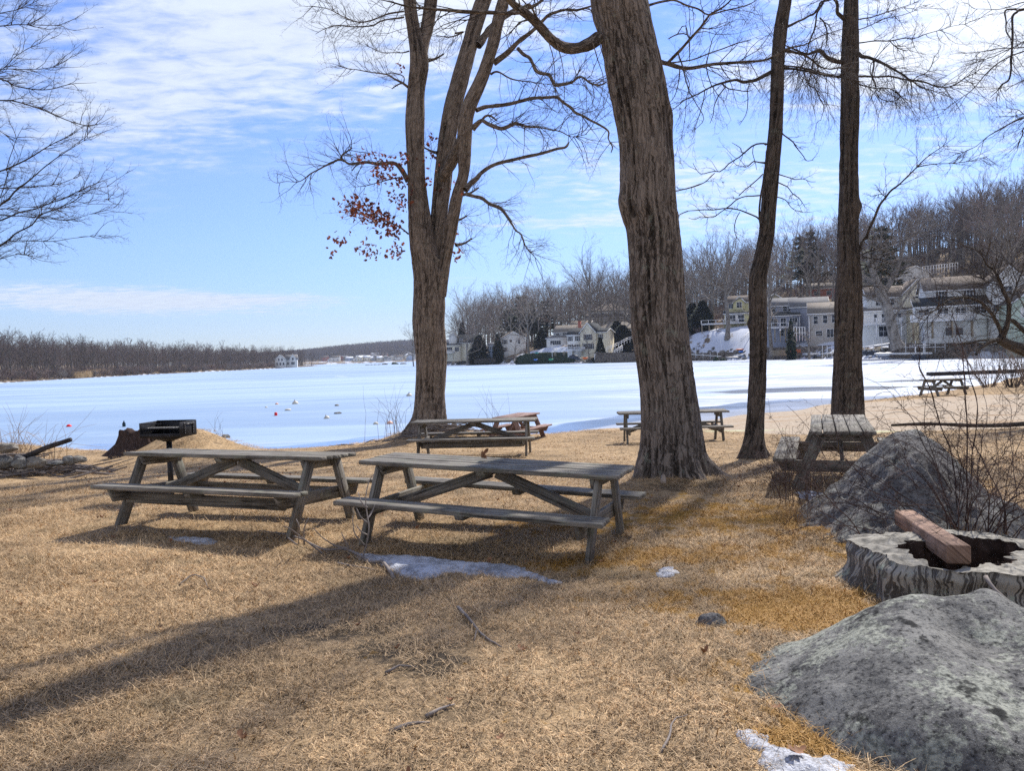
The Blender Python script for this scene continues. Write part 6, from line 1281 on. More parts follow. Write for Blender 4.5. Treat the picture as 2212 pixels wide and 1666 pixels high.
# E brick house up behind
h = House('brick_house', 'small red-brick house with tan roof up behind the grey houses', 1742, 648, 262, 0, -.35); h.vol(0, 11, 0, 7, 0, 3.6, 'brick', 'tan', 1.9, 'x', skirt=2); h.win(3, 2.0, 1.2, 1.2, 0); h.win(7, 2.0, 1.2, 1.2, 0)
# F beige house behind the straight trunk
h = House('beige_house', 'beige house with snowy roof just right of the straight trunk, set back', 1890, 700, 205, 0, -.2); h.vol(-2, 5.5, 0, 8, 0, 4.4, 'olive', 'snow', 2.0, 'x'); h.win(2, 2.6, 1.4, 1.2, 0, panes=2)
# G cream house with lower deck
h = House('cream_house', 'cream house with brown roof and white deck behind the leaning grey tree', 1872, 732, 150, 0, -.25)
h.vol(-.5, 7.0, 0, 7, 0, 5.2, 'white', 'tan', 1.0, 'shed', skirt=1.5); h.vol(5.8, 10.8, 1.0, 9, 0, 5.4, 'pale', 'brown', 1.2, 'shed', skirt=1.5); h.vol(1.0, 7.4, 3.6, 11, 5.6, 8.0, 'white', 'brown', 2.2, 'x', skirt=0); h.vol(7.0, 12.2, 2.4, 11, 0, 8.4, 'cream', 'brown', 2.8, 'y', skirt=1.5)
h.win(1.6, 3.9, .5, 1.3, 0); h.win(3.3, 3.8, 1.2, 1.6, 0, panes=2); h.win(5.5, 3.8, 1.2, 1.6, 0, panes=2); h.win(3.0, 1.3, 1.6, 1.9, 0, panes=2); h.door(4.5, .2); h.win(2.9, 7.0, 1.0, 1.1, 3.6, panes=2); h.win(5.0, 7.0, 1.3, 1.1, 3.6, panes=2); h.win(9.6, 7.0, 1.6, 1.6, 2.4)
h.deck(-3.2, 5.8, -2.6, -.1, 2.75, np_=3, drop=2.8, pmat=M_trim); h.steps(-2.8, -2.7, 2.5, 9, 1.2)
# H big white house
h = House('white_house', 'big white two-storey house with brown roof, long balcony and stone-free lawn in front', 1978, 727, 138, 0, -.34)
h.vol(2.0, 11.5, 3.0, 11, 0, 8.1, 'white', 'brown', 2.4, 'x', skirt=1.6); h.vol(11.5, 17.5, .8, 11.5, 0, 8.3, 'white', 'brown', 3.2, 'y', skirt=1.6); h.vol(0, 11.4, 0, 3.0, 2.75, 5.2, 'white', 'dark', 1.5, 'shed', skirt=.1); h.vol(1.5, 11, .4, 3, 0, 2.65, 'white', None, 0, skirt=1.4)
h.win(4.6, 7.2, .9, 1.4, 3.0, panes=2, shut='dark'); h.win(9.0, 7.2, .9, 1.4, 3.0, panes=2, shut='dark')
for x in (1.3, 4.3, 7.0): h.win(x, 4.1, 1.6, 1.1, 0, panes=2, shut='gray')
h.win(10, 4.2, 1.8, 1.1, 0, panes=2, shut='gray'); h.win(14.8, 4.4, 1.4, 1.2, .8, panes=2); h.door(16.2, .3, 1.1, 2.4, .8); h.win(14.3, 7.3, 1.2, 1.4, .8, panes=2); h.win(12.6, 4.4, 1.0, 1.2, .8)
h.deck(-.8, 8.6, -2.2, -.1, 2.7, np_=4, drop=2.9); m = MB(); m.tube([(5.0, -1.0, 0), (5.0, -1.0, 1.3)], .5, 10); m.tube([(6.6, -1.0, 0), (6.6, -1.0, 1.2)], .55, 10); m.build('covered_bin', SID['dark'], h.t, True)
# I green house at the edge
h = House('green_house', 'pale green gabled house cut by the right edge', 2185, 745, 128, 0, -.3); h.vol(0, 9, 0, 10, 0, 6.8, 'green', 'brown', 3.2, 'y', skirt=2); h.win(2.2, 5.2, .9, 1.6, 0, shut='white'); h.win(5.5, 5.2, .9, 1.6, 0, shut='white'); h.win(3, 1.8, 1.4, 1.4, 0, panes=2)
# J upper white house and its fence
h = House('upper_white_house', 'white house high on the wooded slope above the cream house', 1950, 636, 232, 0, -.1); h.vol(0, 7.5, 0, 6, 0, 6.2, 'white', 'tan', 2.0, 'y', skirt=2.5); h.win(3.6, 4.0, 1.4, 1.6, 0)
# K cream house with green-black roof
h = House('cream_cottage', 'cream two-storey cottage with dark roof, black shutters and white deck on the far shore', 1226, 762, 248, 0, -.42)
h.vol(0, 4.6, 0, 8, 0, 5.6, 'white', 'dark', 2.0, 'x', skirt=1.5); h.vol(4.6, 9.6, -.6, 9, 0, 6.2, 'cream', 'dark', 2.9, 'y', skirt=1.5) ; h.vol(9.6, 12.6, 0, 9, 0, 6.0, 'cream', 'dark', 1.2, 'x', skirt=1.5)
for x, z in ((1.0, 4.3), (3.4, 4.3), (1.0, 1.8), (3.5, 1.8)): h.win(x, z, .7, 1.3, 0, shut='dark')
h.win(7.1, 4.6, 1.9, 1.7, -.6, panes=3, shut='dark'); h.win(7.1, 1.8, 2.8, 1.6, -.6, panes=4, shut='dark'); h.win(11, 4.6, .8, 1.4, 0, shut='dark'); h.win(11, 1.8, .9, 1.4, 0, shut='dark'); h.door(2.2, .2, mat=SID['dark']); h.deck(-3.4, 6.0, -3.4, -.7, .7, np_=4, drop=1.4, solid=True)
# L grey-white house behind hedge
h = House('hedge_house', 'pale house with chimney behind the clipped hedge on the far shore', 1181, 752, 282, 0, -.45); h.vol(0, 7.5, 0, 6, 0, 3.4, 'white', 'gray', 1.2, 'shed', skirt=1.5); h.vol(1.3, 12.5, 3.5, 11, 0, 5.6, 'gray', 'tan', 2.4, 'x', skirt=1.5)
h.win(3, 5.0, 1.1, 1.1, 3.5, panes=2); h.win(5.6, 5.0, 1.3, 1.1, 3.5, panes=2); h.win(10.2, 4.9, .9, 1.4, 3.5); h.win(3.5, 1.8, 4, 1.4, 0, panes=5); h.chim(11.6, 3.2, 0, 9.2, .9)
# M big house above
h = House('hilltop_house', 'large brown-roofed house high above the cream cottage', 1275, 714, 330, 0, -.3); h.vol(-2, 15, 0, 9, 0, 5.2, 'taupe', 'brown', 2.0, 'x', skirt=2); h.vol(0, 14, 3, 12, 4.6, 8.2, 'gray', 'brown', 3.0, 'x', hip=True, skirt=0); h.vol(15, 27, 2, 11, 0, 5.6, 'white', 'brown', 3.2, 'x', skirt=2)
for x in (0, 3, 7, 11): h.win(x, 2.8, 1.7, 1.7, 0, panes=2)
for x in (17, 20, 23.5): h.win(x, 2.4, 1.9, 2.2, 2, panes=2)
for x in (2, 5, 10): h.win(x, 6.6, 1.2, 1.2, 3)
h.deck(-2, 4, -2.2, 0, 1.0, np_=3)
# N hip roofed grey house
h = House('hip_roof_house', 'low grey hip-roofed house right behind the cream cottage', 1290, 738, 285, 0, -.3); h.vol(0, 14, 0, 8, 0, 4.4, 'gray', 'tan', 2.6, 'x', hip=True, skirt=2); h.win(3, 2.5, 1.2, 1.3, 0, shut='dark'); h.win(8, 2.5, 1, 1.3, 0); h.door(10.5, .5, 1.0, 2.1, mat=SID['white']); h.win(5.5, 2.7, .8, .7, 0)
# N2 small house between
h = House('blue_roof_house', 'small grey-blue house half hidden by trees above the hedge house', 1232, 730, 310, 0, -.3); h.vol(0, 8, 0, 7, 0, 4.2, 'blue', 'tan', 2.4, 'x', skirt=2); h.win(2.5, 2.4, 1.1, 1.4, 0); h.win(6, 2.4, 1.1, 1.4, 0)
# N3 dark gabled house
h = House('dark_gabled_house', 'dark house with white-trimmed gables left of the thickest trunk, high up', 1328, 706, 335, 0, -.2); h.vol(0, 7, 0, 9, 0, 4.5, 'dark', 'brown', 3.4, 'y', skirt=2); h.win(2.0, 3.6, 1.1, 1.8, 0); h.win(5, 3.6, 1.1, 1.8, 0); h.vol(7, 12, 3, 9, 0, 4.0, 'taupe', 'brown', 2.6, 'y', skirt=2); h.win(9.5, 3.4, 1.0, 1.4, 3)
# O white house
h = House('gable_end_house', 'white gable-ended house behind bare trees near the little gazebo', 1084, 765, 300, 0, .15); h.vol(0, 9.4, 0, 10, 0, 5.6, 'white', 'tan', 2.9, 'y', skirt=1.5); h.win(1.3, 4.6, 1.0, 1.5, 0, shut='dark'); h.win(1.2, 1.7, .9, 1.5, 0, shut='dark'); h.win(3.6, 4.9, .9, .9, 0); h.win(6.8, 4.6, .9, 1.5, 0)
# P white house at left with deck
h = House('shore_house', 'white house with balcony nearest the oak trunk on the far shore', 962, 776, 325, 0, -.1)
h.vol(0, 6.2, 0, 8, 0, 5.6, 'pale', 'dark', 1.4, 'shed', skirt=1); h.vol(5.2, 15, 2, 11, 0, 6.6, 'pale', 'dark', 3.2, 'x', skirt=1); h.vol(1.2, 4.4, 3, 7, 5, 9.5, 'white', 'white' if False else 'gray', 1.2, 'y', skirt=0)
h.win(1.8, 4.0, 2.4, 1.6, 0, panes=3); h.win(5.0, 3.9, 1.6, 1.6, 0, panes=2); h.win(9, 5.2, .8, 1.2, 2); h.win(10, 2.6, 1.2, 1.6, 2, panes=2); h.win(6.6, 7.6, 1.3, 1.4, 1.95, panes=2) ; h.deck(-1.5, 4, -2.4, -.1, 2.6, np_=3, drop=2.6)
# gazebo
h = House('gazebo', 'little white screened boathouse among evergreens on the far shore', 1056, 769, 300, 0, -.1, pad=4); h.t['category'] = 'boathouse'; h.vol(0, 4.3, 0, 4, 0, 4.0, 'lblue', 'gray', 1.0, 'x', skirt=1)
for x in (.7, 1.65, 2.6, 3.55): h.win(x, 2.9, .6, 1.0, 0)
# Q white house on the left point
h = House('point_house', 'white gabled house alone on the wooded left point across the ice', 594, 792, 516, 0, .2, pad=12); h.vol(0, 7, 0, 8, 0, 4.6, 'white', 'gray', 3.0, 'y', skirt=1); h.vol(7, 14, 1, 9, 0, 4.2, 'white', 'gray', 3.2, 'x', skirt=1); h.vol(9.5, 13.5, -.4, 5, 0, 4.6, 'white', 'gray', 3.2, 'y', skirt=1)
for x in (1.5, 3.5, 5.5): h.win(x, 1.6, 1.0, 1.6, 0)
for x in (2.6, 4.6): h.win(x, 4.4, .9, 1.5, 0)
h.win(8.2, 1.8, 1.2, 1.6, 1, panes=2); h.win(11.5, 1.8, 2.2, 1.8, -.4, panes=2); h.win(11.5, 4.6, 1.2, 1.6, -.4)
build_land(); build_ice()
# far town
r = np.random.default_rng(3); cols = ['white', 'gray', 'cream', 'lblue', 'brick', 'taupe', 'white', 'pale']; k = 0
for i in range(70):
    s_ = r.random(); u = 700+195*s_; Y = r.uniform(1450, 1700) if i > 20 else r.uniform(1425, 1450); p_ = P(u, 780, Y); z = H1(p_[0], Y)
    t = thing('distant_house', 'tiny pale house in the distant town at the end of the lake', 'house', (p_[0], Y, z), r.uniform(-.6, .6), 'houses of the distant town')
    hh = House.__new__(House); hh.t = t; w = r.uniform(9, 16); hh.vol(-w/2, w/2, 0, 9, 0, r.uniform(4, 7.5), cols[i % 8], ['brown', 'gray', 'snow', 'snow'][i % 4], 3, 'x' if i % 3 else 'y', skirt=2); hh.win(-w*.25, 3, 1.6, 1.6, 0); hh.win(w*.25, 3, 1.6, 1.6, 0)

# ---------------------------------------------------------------- bare trees: a few shapes, planted many times
def bare_proto(seed, Ht, spread=.55, n0=7, trunk=.32, mat=M_bark_far, tmat=M_twig_gray, kids=(6, 5, 4), forky=False, tr=.018):
    r_ = np.random.default_rng(seed); th_ = r_.uniform(.22, .36)*Ht; top = Ht*.55; P0 = []; lean = r_.normal(0, .04, 2)
    k = 9; pts = np.array([[lean[0]*z*z/Ht+.12*sin(z*.6+seed), lean[1]*z*z/Ht, z] for z in np.linspace(-.5, top+th_*.4, k)]); rr = trunk*(1-.72*np.linspace(0, 1, k)**1.1); rr[0] *= 1.4
    V, Q, uv = tube1(*smoothpath(pts, rr, .8), 9); outb = []
    for j in range(n0):
        z = th_+(top+th_*.3-th_)*(j+.5)/n0; f = np.interp(z, pts[:, 2], np.arange(k)); i = int(f); q = pts[i]+(pts[min(i+1, k-1)]-pts[i])*(f-i); a = j*2.4+r_.normal(0, .4); el = r_.uniform(.25, .8)+.5*j/n0
        branch(outb, r_, q, np.array([cos(a)*cos(el), sin(a)*cos(el), sin(el)]), Ht*r_.uniform(.34, .5)*(spread/.55), trunk*.42*(1-.35*j/n0), 0, np.array([0, 0, .35]), .17, kids, .5, (.35, .95), (9, 6, 4, 3))
    for j in range(3): branch(outb, r_, pts[-1], nrm(np.array([r_.normal(0, .4), r_.normal(0, .4), 1])), Ht*.36, trunk*.28, 0, np.array([0, 0, .3]), .14, kids, .5, (.3, .8), (9, 6, 4, 3))
    limbs = [(a, np.maximum(b2, tr)) for l, a, b2 in outb if l == 0]; tw = [(a, np.maximum(b2*(1.0), tr*(1-.25*l))) for l, a, b2 in outb if l > 0]
    Vl, Ql, ul = tubes(limbs, 6); n_ = len(V); me = mesh(np.concatenate([V, Vl]), np.concatenate([Q, Ql+n_]), None, np.concatenate([uv, ul]), True, (mat,))
    return me, tubemesh(tw, 3, tmat)
def ever_proto(seed, Ht, Rb, mat, dens=900, shape='fir'):
    r_ = np.random.default_rng(seed); V, Q, uv = tube1(np.array([[0, 0, -.5], [0, 0, Ht*.5], [0, 0, Ht*.97]]), [.22, .14, .03], 8); Vs, Qs = [], []; b0 = 0
    for _ in range(dens):
        if shape == 'fir': z = Ht*(.06+.93*r_.random()**.85); R_ = Rb*(1-(z/Ht))**.85*(.75+.35*r_.random())
        elif shape == 'pine': z = Ht*(.3+.7*r_.random()); lay = int(z/Ht*13); z = Ht*(lay+.5+r_.normal(0, .16))/13; R_ = Rb*(.45+.75*float(hash3(np.array(lay), 3, 5, seed)))*(1.2-z/Ht)*1.9*r_.uniform(.25, 1)
        else: z = Ht*r_.random(); a9 = int(z*1.3); R_ = Rb*np.clip(1.15-(z/Ht)**1.8, .05, 1)*(.35+.75*r_.random()**.7+.15*float(hash3(np.array(a9), 1, 2, seed)))
        a = r_.uniform(-pi, pi); dr = .18 if shape != 'col' else .35; d = nrm(np.array([cos(a), sin(a), (-dr if shape == 'fir' else dr)+r_.normal(0, .12)])); s0 = R_*r_.uniform(.35, .8); L = max(.25, R_-s0)*1.15+.15; w = r_.uniform(.16, .34)*max(1, L*.5)
        c0 = np.array([cos(a)*s0, sin(a)*s0, z]); sdv = nrm(np.cross(d, [0, 0, 1.]))*w; upv = np.cross(sdv, d)*.6
        Vs += [c0-sdv*.4, c0+sdv*.4, c0+d*L*.6+sdv+upv, c0+d*L, c0+d*L*.6-sdv-upv*r_.uniform(0, 1)]; Qs += [(b0, b0+1, b0+2, b0+3), (b0, b0+3, b0+4, b0)]; b0 += 5
    T = [(a, b2, c) for (a, b2, c, d) in Qs if d == a]; Q4 = [q for q in Qs if q[3] != q[0]]
    return mesh(V, Q, None, uv, True, (M_bark_far,)), mesh(np.array(Vs), Q4, T, None, False, (mat,))
M_ever = mat_plain('evergreen', (.022, .034, .022), .85, .1, .45, 2); M_hedge = mat_plain('hedge_green', (.025, .04, .028), .85, .1, .4, 2); M_everpale = mat_plain('pine_green', (.045, .06, .035), .85, .1, .4, 1)
M_twig_red = mat_twig('twig_reddish', (.17, .12, .11), (.27, .20, .18)); M_twig_pale = mat_twig('twig_pale', (.24, .21, .18), (.38, .33, .29)); M_twig_far = mat_twig('twig_far', (.12, .095, .092), (.20, .165, .155))
PR = [bare_proto(i, 16+i % 3, .5+.1*(i % 3), 6+i % 3, .26+.03*(i % 4), M_bark_far, [M_twig_gray, M_twig_red, M_twig_brown, M_twig_gray][i % 4]) for i in range(8)]
PE = [ever_proto(300, 12, 2.6, M_ever, 1500), ever_proto(301, 15, 3.4, M_everpale, 1200, 'pine'), ever_proto(302, 6, 1.5, M_hedge, 900, 'col'), ever_proto(303, 11, 2.9, M_ever, 1700, 'col')]
def plant(kind, name, label, x, y, sc, rz, group=None, cat='tree', z=None, sxy=None):
    tm, cm = kind; t = thing(name, label, cat, (x, y, H1(x, y) if z is None else z), rz, group); s_ = sxy or sc; t.scale = (s_, s_, sc); ob2('trunk', tm, t); ob2('crown', cm, t); return t
def ob2(n_, me, par): o = bpy.data.objects.new(n_, me); COL.objects.link(o); o.parent = par; return o
r = np.random.default_rng(17)
# individually recognisable far trees
def ptree(kind, label, u, v, Y, hpx, name='bare_tree', H0=17, rz=0., sxy=None, group=None):
    p_ = P(u, v, Y); x, y = p_[0], p_[1]; z = H1(x, y); top = P(u, v-hpx, Y)[2]; return plant(kind, name, label, x, y, (top-z)/H0, rz, group, 'tree', None, ((top-z)/H0*sxy) if sxy else None)
SP = [bare_proto(50+i, 17, [.75, .6, .62][i], 9, [.42, .34, .4][i], M_bark_far, [M_twig_gray, M_twig_pale, M_twig_gray][i], (8, 6, 4)) for i in range(3)]
ptree(SP[0], 'broad bare tree with pale trunk in front of the yellow house deck', 1572, 730, 216, 205, sxy=1.05)
ptree(SP[1], 'thick pale-barked bare tree right behind the slim leaning trunk on the shore', 1665, 752, 190, 210)
ptree(SP[2], 'tall bare tree just left of the slim leaning trunk', 1540, 722, 236, 200, rz=2)
ptree(SP[1], 'pale bare tree with long side limb above the hedge on the far shore', 1142, 752, 268, 120, rz=1)
ptree(SP[0], 'dark tall bare tree above the cream cottage roof', 1275, 735, 285, 170, rz=3.6)
ptree(SP[2], 'bare tree on the slope beside the round dark shrubs', 1375, 728, 262, 130, rz=5)
ptree(PR[1], 'multi-stemmed bare shrub tree between the white gable-ended house and the evergreens', 1113, 766, 282, 50, sxy=1.5)
ptree(PR[5], 'small bare tree in front of the cream cottage right wall', 1272, 761, 242, 42, sxy=1.3)
ptree(PR[2], 'bare tree leaning over the ice left of the oak trunk', 893, 784, 330, 75)
ptree(PR[6], 'cluster of leaning bare trunks right of the white shore house', 1008, 776, 292, 80, sxy=1.5)
ptree(PR[3], 'pinkish bare fruit tree before the blue-grey house', 1749, 752, 176, 56, sxy=1.9)
# big leaning tree in front of the cream house
Lg = Tree('leaning_tree', 'stout grey tree leaning left in front of the cream and white houses', 128, M_bark_far, M_twig_gray, seed=171)
Lg.trunk([(1940, 752, 32), (1935, 740, 24), (1925, 700, 21), (1914, 660, 20), (1901, 630, 19), (1890, 600, 14), (1880, 570, 10), (1872, 545, 6)], n=30, step=.5, amp=.04, kx=2)
for pts in ([(1905, 640, 12), (1935, 590, 9), (1950, 540, 6), (1960, 490, 3)], [(1893, 610, 10), (1870, 600, 8), (1845, 585, 5), (1825, 590, 3)], [(1886, 590, 9), (1900, 550, 6), (1905, 500, 3)], [(1876, 560, 6), (1850, 530, 4), (1840, 490, 2)], [(1910, 655, 7), (1870, 640, 5), (1840, 625, 3)], [(1925, 700, 5), (1960, 640, 4), (1990, 600, 2)]):
    Lg.limb(pts, r.uniform(-5, 5), ID, 1, 30, 4.0, (6, 4), (0, 0, .1), n=7, r0=.03)
Lg.tw = [(l, a, np.maximum(b2, .018)) for l, a, b2 in Lg.tw]; Lg.finish()
# hillside wood behind the right-hand houses, planted row by row
HP = [np.array([p_[0], p_[1]]) for p_ in PADS]
cnt = 0
def free(x, y, Rr=6.5): return all(np.hypot(x-p_[0], y-p_[1]-4) > Rr for p_ in PADS)
rows = []
for i in range(5000):
    u = r.uniform(925, 2360) if i % 2 else r.uniform(925, 1450); Y = r.uniform(150, 400) if i % 2 else r.uniform(290, 470); q = P(u, 750, Y); s_ = float(sdist(np.array([q[0]]), np.array([q[1]]))[0])
    if s_ < (10 if Y > 330 and u < 1300 else 26) or not free(q[0], q[1], 11) or any(np.hypot(q[0]-a, q[1]-b2) < 5.5 for a, b2 in rows): continue
    if 1830 < u < 2120 and Y < 236: continue
    if s_ > 150 : continue
    rows.append((q[0], q[1]))
    if len(rows) >= 265: break
for (x, y) in rows:
    k = int(r.integers(0, 8)); sc = r.uniform(.95, 1.3)*(1.22 if x > 75 else 1.25); plant(PR[k], 'bare_tree', 'one of the many grey bare trees in the wood behind the far houses', x, y, sc, r.uniform(0, 6.28), 'bare trees of the hillside wood')
# front row by the shore between houses
for (u, v, Y, hp, k) in [(985, 772, 335, 110, 0), (1012, 768, 345, 130, 5), (1030, 770, 320, 125, 3), (1048, 768, 325, 140, 4), (1072, 765, 310, 130, 1), (1105, 760, 305, 125, 2), (1122, 757, 325, 130, 6), (1165, 752, 310, 125, 5), (1190, 748, 318, 140, 0), (1205, 742, 300, 120, 7), (1228, 738, 315, 125, 3), (1250, 735, 320, 130, 1), (1300, 728, 320, 140, 6), (1325, 722, 290, 140, 3), (1352, 720, 290, 120, 0), (1500, 715, 250, 150, 4), (1520, 712, 262, 170, 2), (1600, 700, 262, 170, 6), (1640, 690, 265, 180, 1), (1710, 690, 250, 200, 5), (1800, 700, 232, 190, 0), (1770, 690, 245, 200, 3)]:
    ptree(PR[k], 'bare tree rising just behind the row of far-shore houses', u, v, Y, hp, H0=17, rz=u*.7, group='bare trees behind the far houses')
for lb, k, u, v, Y, hp, H0, sx in [('dark round evergreen left of the yellow house deck', 3, 1518, 722, 232, 72, 11, 1.35), ('second dark evergreen behind the deck of the yellow house', 3, 1496, 718, 240, 62, 11, 1.3), ('thin pointed black-green cypress before the blue-grey house', 2, 1709, 752, 178, 56, 6, .42),
    ('bushy evergreen left of the little white boathouse', 3, 1035, 772, 300, 46, 11, 1.3), ('narrow evergreen hugging the right side of the little white boathouse', 3, 1076, 770, 298, 48, 11, .7), ('tall dark pine above the white gable-ended house', 1, 1148, 752, 330, 98, 15, 1), ('tallest ragged pine on the far skyline', 1, 1128, 757, 335, 118, 15, 1), ('pine left of the tallest ragged pine', 1, 1098, 760, 340, 90, 15, 1),
    ('dark spruce behind the shore house', 0, 1000, 768, 350, 72, 12, 1.2), ('dark evergreen in front of the hedge house', 3, 1170, 757, 290, 45, 11, 1.5), ('green pine right of the tall dark pine', 1, 1180, 745, 335, 95, 15, 1.2), ('small green fir at the right corner of the cream cottage', 0, 1297, 758, 236, 30, 12, 1.4), ('round dark shrub on the snowy slope by the white rail fence', 3, 1345, 735, 258, 32, 11, 1.9), ('second round dark shrub higher beside the fence', 3, 1332, 722, 272, 28, 11, 1.8),
    ('tall pine behind the brick house', 1, 1752, 690, 255, 190, 15, .8), ('tall pine left of the straight trunk', 1, 1730, 690, 262, 180, 15, .8), ('large pine above the cream house', 1, 1905, 690, 215, 200, 15, .9)]:
    ptree(PE[k], lb, u, v, Y, hp, 'evergreen_tree', H0, u*.3, sx)
for lb, u, v, w_, hh in [('left one of two clipped dark shrubs on the snowy bank', 1546, 768, 15, 22), ('right one of two clipped dark shrubs on the snowy bank', 1562, 760, 17, 20), ('dark shrub at the top of the snowy bank stairs', 1580, 745, 15, 14)]:
    p_ = P(u, v, 200); rock('clipped_shrub', lb, 'shrub', (p_[0], 200, H1(p_[0], 200)+hh*200/FD*.45), (w_*200/FD/2, 1.0, hh*200/FD/2), M_hedge, int(u), 4, .35, 12)
p_ = P(1150, 757, 262); hd = MB()
me = None
Vh, Th = ico(5); q = P(1182, 752, 264); Vv = Vh*np.array([1, 1, 1]); Vv = np.sign(Vv)*np.abs(Vv)**.55; Vv = Vv*np.array([10.5, 1.6, 2.9])*(1+.10*fbm(Vh*9, 3, 3))[:, None]; o = ob('hedge', mesh(Vv, None, Th, None, False, (M_hedge,))); o.location = (q[0], 262, H1(q[0], 262)+2.0); o.rotation_euler = (0, 0, -.1); tag(o, 'long clipped dark green hedge left of the cream cottage deck', 'hedge')

# wood on the left shore and beyond: one mass
woods = bpy.data.collections.new('wood_trees'); M_twig_far2 = mat_twig('twig_far_gray', (.10, .085, .08), (.17, .145, .135)); M_twig_far3 = mat_twig('twig_far_red', (.12, .085, .08), (.19, .14, .13)); M_bark_wood = mat_plain('bark_wood', (.12, .105, .095), .9, .1, .3, 1)
for i in range(8):
    tm, cm = bare_proto(400+i, 13, .5, 5, .2, M_bark_wood, [M_twig_far, M_twig_far2, M_twig_far, M_twig_far3][i % 4], (5, 4, 3), tr=.030); n_ = len(tm.vertices)
    Va = np.array([v.co[:] for v in tm.vertices]+[v.co[:] for v in cm.vertices]); F_ = [list(p2.vertices) for p2 in tm.polygons]+[[a+n_ for a in p2.vertices] for p2 in cm.polygons]
    me = mesh(Va, F_, None, None, False, (M_bark_wood, cm.materials[0]), [0]*len(tm.polygons)+[1]*len(cm.polygons)); o = bpy.data.objects.new('wood_tree', me); woods.objects.link(o)
def wood(name, n, fu, fY, smin, smax, sc, seed, gap=0, lab=None):
    r_ = np.random.default_rng(seed); u = fu(r_, n); Y = fY(r_, n); X_ = (u-1106)/FD*Y; s_ = sdist(X_, Y); ok = (s_ > smin) & (s_ < smax); X_, Y = X_[ok], Y[ok]; z = H(X_, Y)
    return gn_scatter(name, np.stack([X_, Y, z], -1), r_.uniform(0, 6.28, len(X_)), r_.uniform(*sc, len(X_)), woods, label=lab)
wood('left_shore_wood', 3600, lambda a, n: a.uniform(-160, 700, n), lambda a, n: a.uniform(190, 960, n), 3, 300, (.70, 1.12), 1)
wood('hillside_wood', 2600, lambda a, n: a.uniform(900, 2500, n), lambda a, n: a.uniform(240, 620, n), 88, 360, (1.1, 1.75), 2)
wood('distant_wood', 17000, lambda a, n: a.uniform(380, 1050, n), lambda a, n: a.uniform(1420, 2150, n), 60, 900, (.9, 1.45), 3)
# understory brush along the left shore
r = np.random.default_rng(5)
bsh = bpy.data.collections.new('brush_src')
for i in range(4):
    o2 = []
    for _ in range(16): a = r.uniform(-pi, pi); branch(o2, r, np.array([r.normal(0, .5), r.normal(0, .5), -.1]), nrm(np.array([cos(a)*.6, sin(a)*.6, 1])), 2.6*r.uniform(.6, 1.1), .03, 0, np.array([0, 0, .3]), .15, (5, 3), .45, (.3, .8))
    bsh.objects.link(bpy.data.objects.new('brush', tubemesh([(a, np.maximum(b2, .022)) for _, a, b2 in o2], 3, [M_twig_red, M_twig_gray, M_twig_brown, M_twig_far][i])))
def brush(name, n, fu, fY, s0, s1, sc, seed):
    r_ = np.random.default_rng(seed); u = fu(r_, n); Y = fY(r_, n); X_ = (u-1106)/FD*Y; s_ = sdist(X_, Y); ok = (s_ > s0) & (s_ < s1)
    for p_ in PADS: ok &= np.hypot(X_-p_[0], Y-p_[1]) > 9
    X_, Y = X_[ok], Y[ok]; return gn_scatter(name, np.stack([X_, Y, H(X_, Y)], -1), r_.uniform(0, 6, len(X_)), r_.uniform(*sc, len(X_)), bsh)
brush('left_shore_brush', 16000, lambda a, n: a.uniform(-100, 720, n), lambda a, n: a.uniform(190, 600, n), 1.5, 12, (.5, 1.3), 4)
brush('hillside_brush', 5000, lambda a, n: a.uniform(900, 2400, n), lambda a, n: a.uniform(150, 380, n), 34, 150, (.5, 1.2), 5)
# reeds on the left shore
M_reed = mat_twig('reed_tan', (.42, .30, .17), (.60, .45, .27)); rd = bpy.data.collections.new('reed_src'); pa = []
for _ in range(140): x, y = r.normal(0, .9, 2); pa.append((np.array([[x, y, -.2], [x+r.normal(0, .08), y, .9], [x+r.normal(0, .2), y, 1.9*r.uniform(.7, 1.1)]]), np.array([.03, .025, .02])))
rd.objects.link(bpy.data.objects.new('reed', tubemesh(pa, 3, M_reed)))
pts = []
for (u0, u1, v0, v1, n) in [(0, 45, 827, 824, 60), (155, 235, 819, 814, 100), (238, 290, 814, 811, 50), (390, 460, 805, 802, 60), (455, 500, 802, 800, 40)]:
    for _ in range(n): f = r.random(); q = G(u0+(u1-u0)*f, v0+(v1-v0)*f-.5, LAKE_Z); d = r.uniform(0, 5); x, y = q[0]*(1+d/300), q[1]*(1+d/300); pts.append((x, y, max(H1(x, y), LAKE_Z)))
gn_scatter('reeds', pts, r.uniform(0, 6, len(pts)), r.uniform(.6, 1.1, len(pts)), rd)
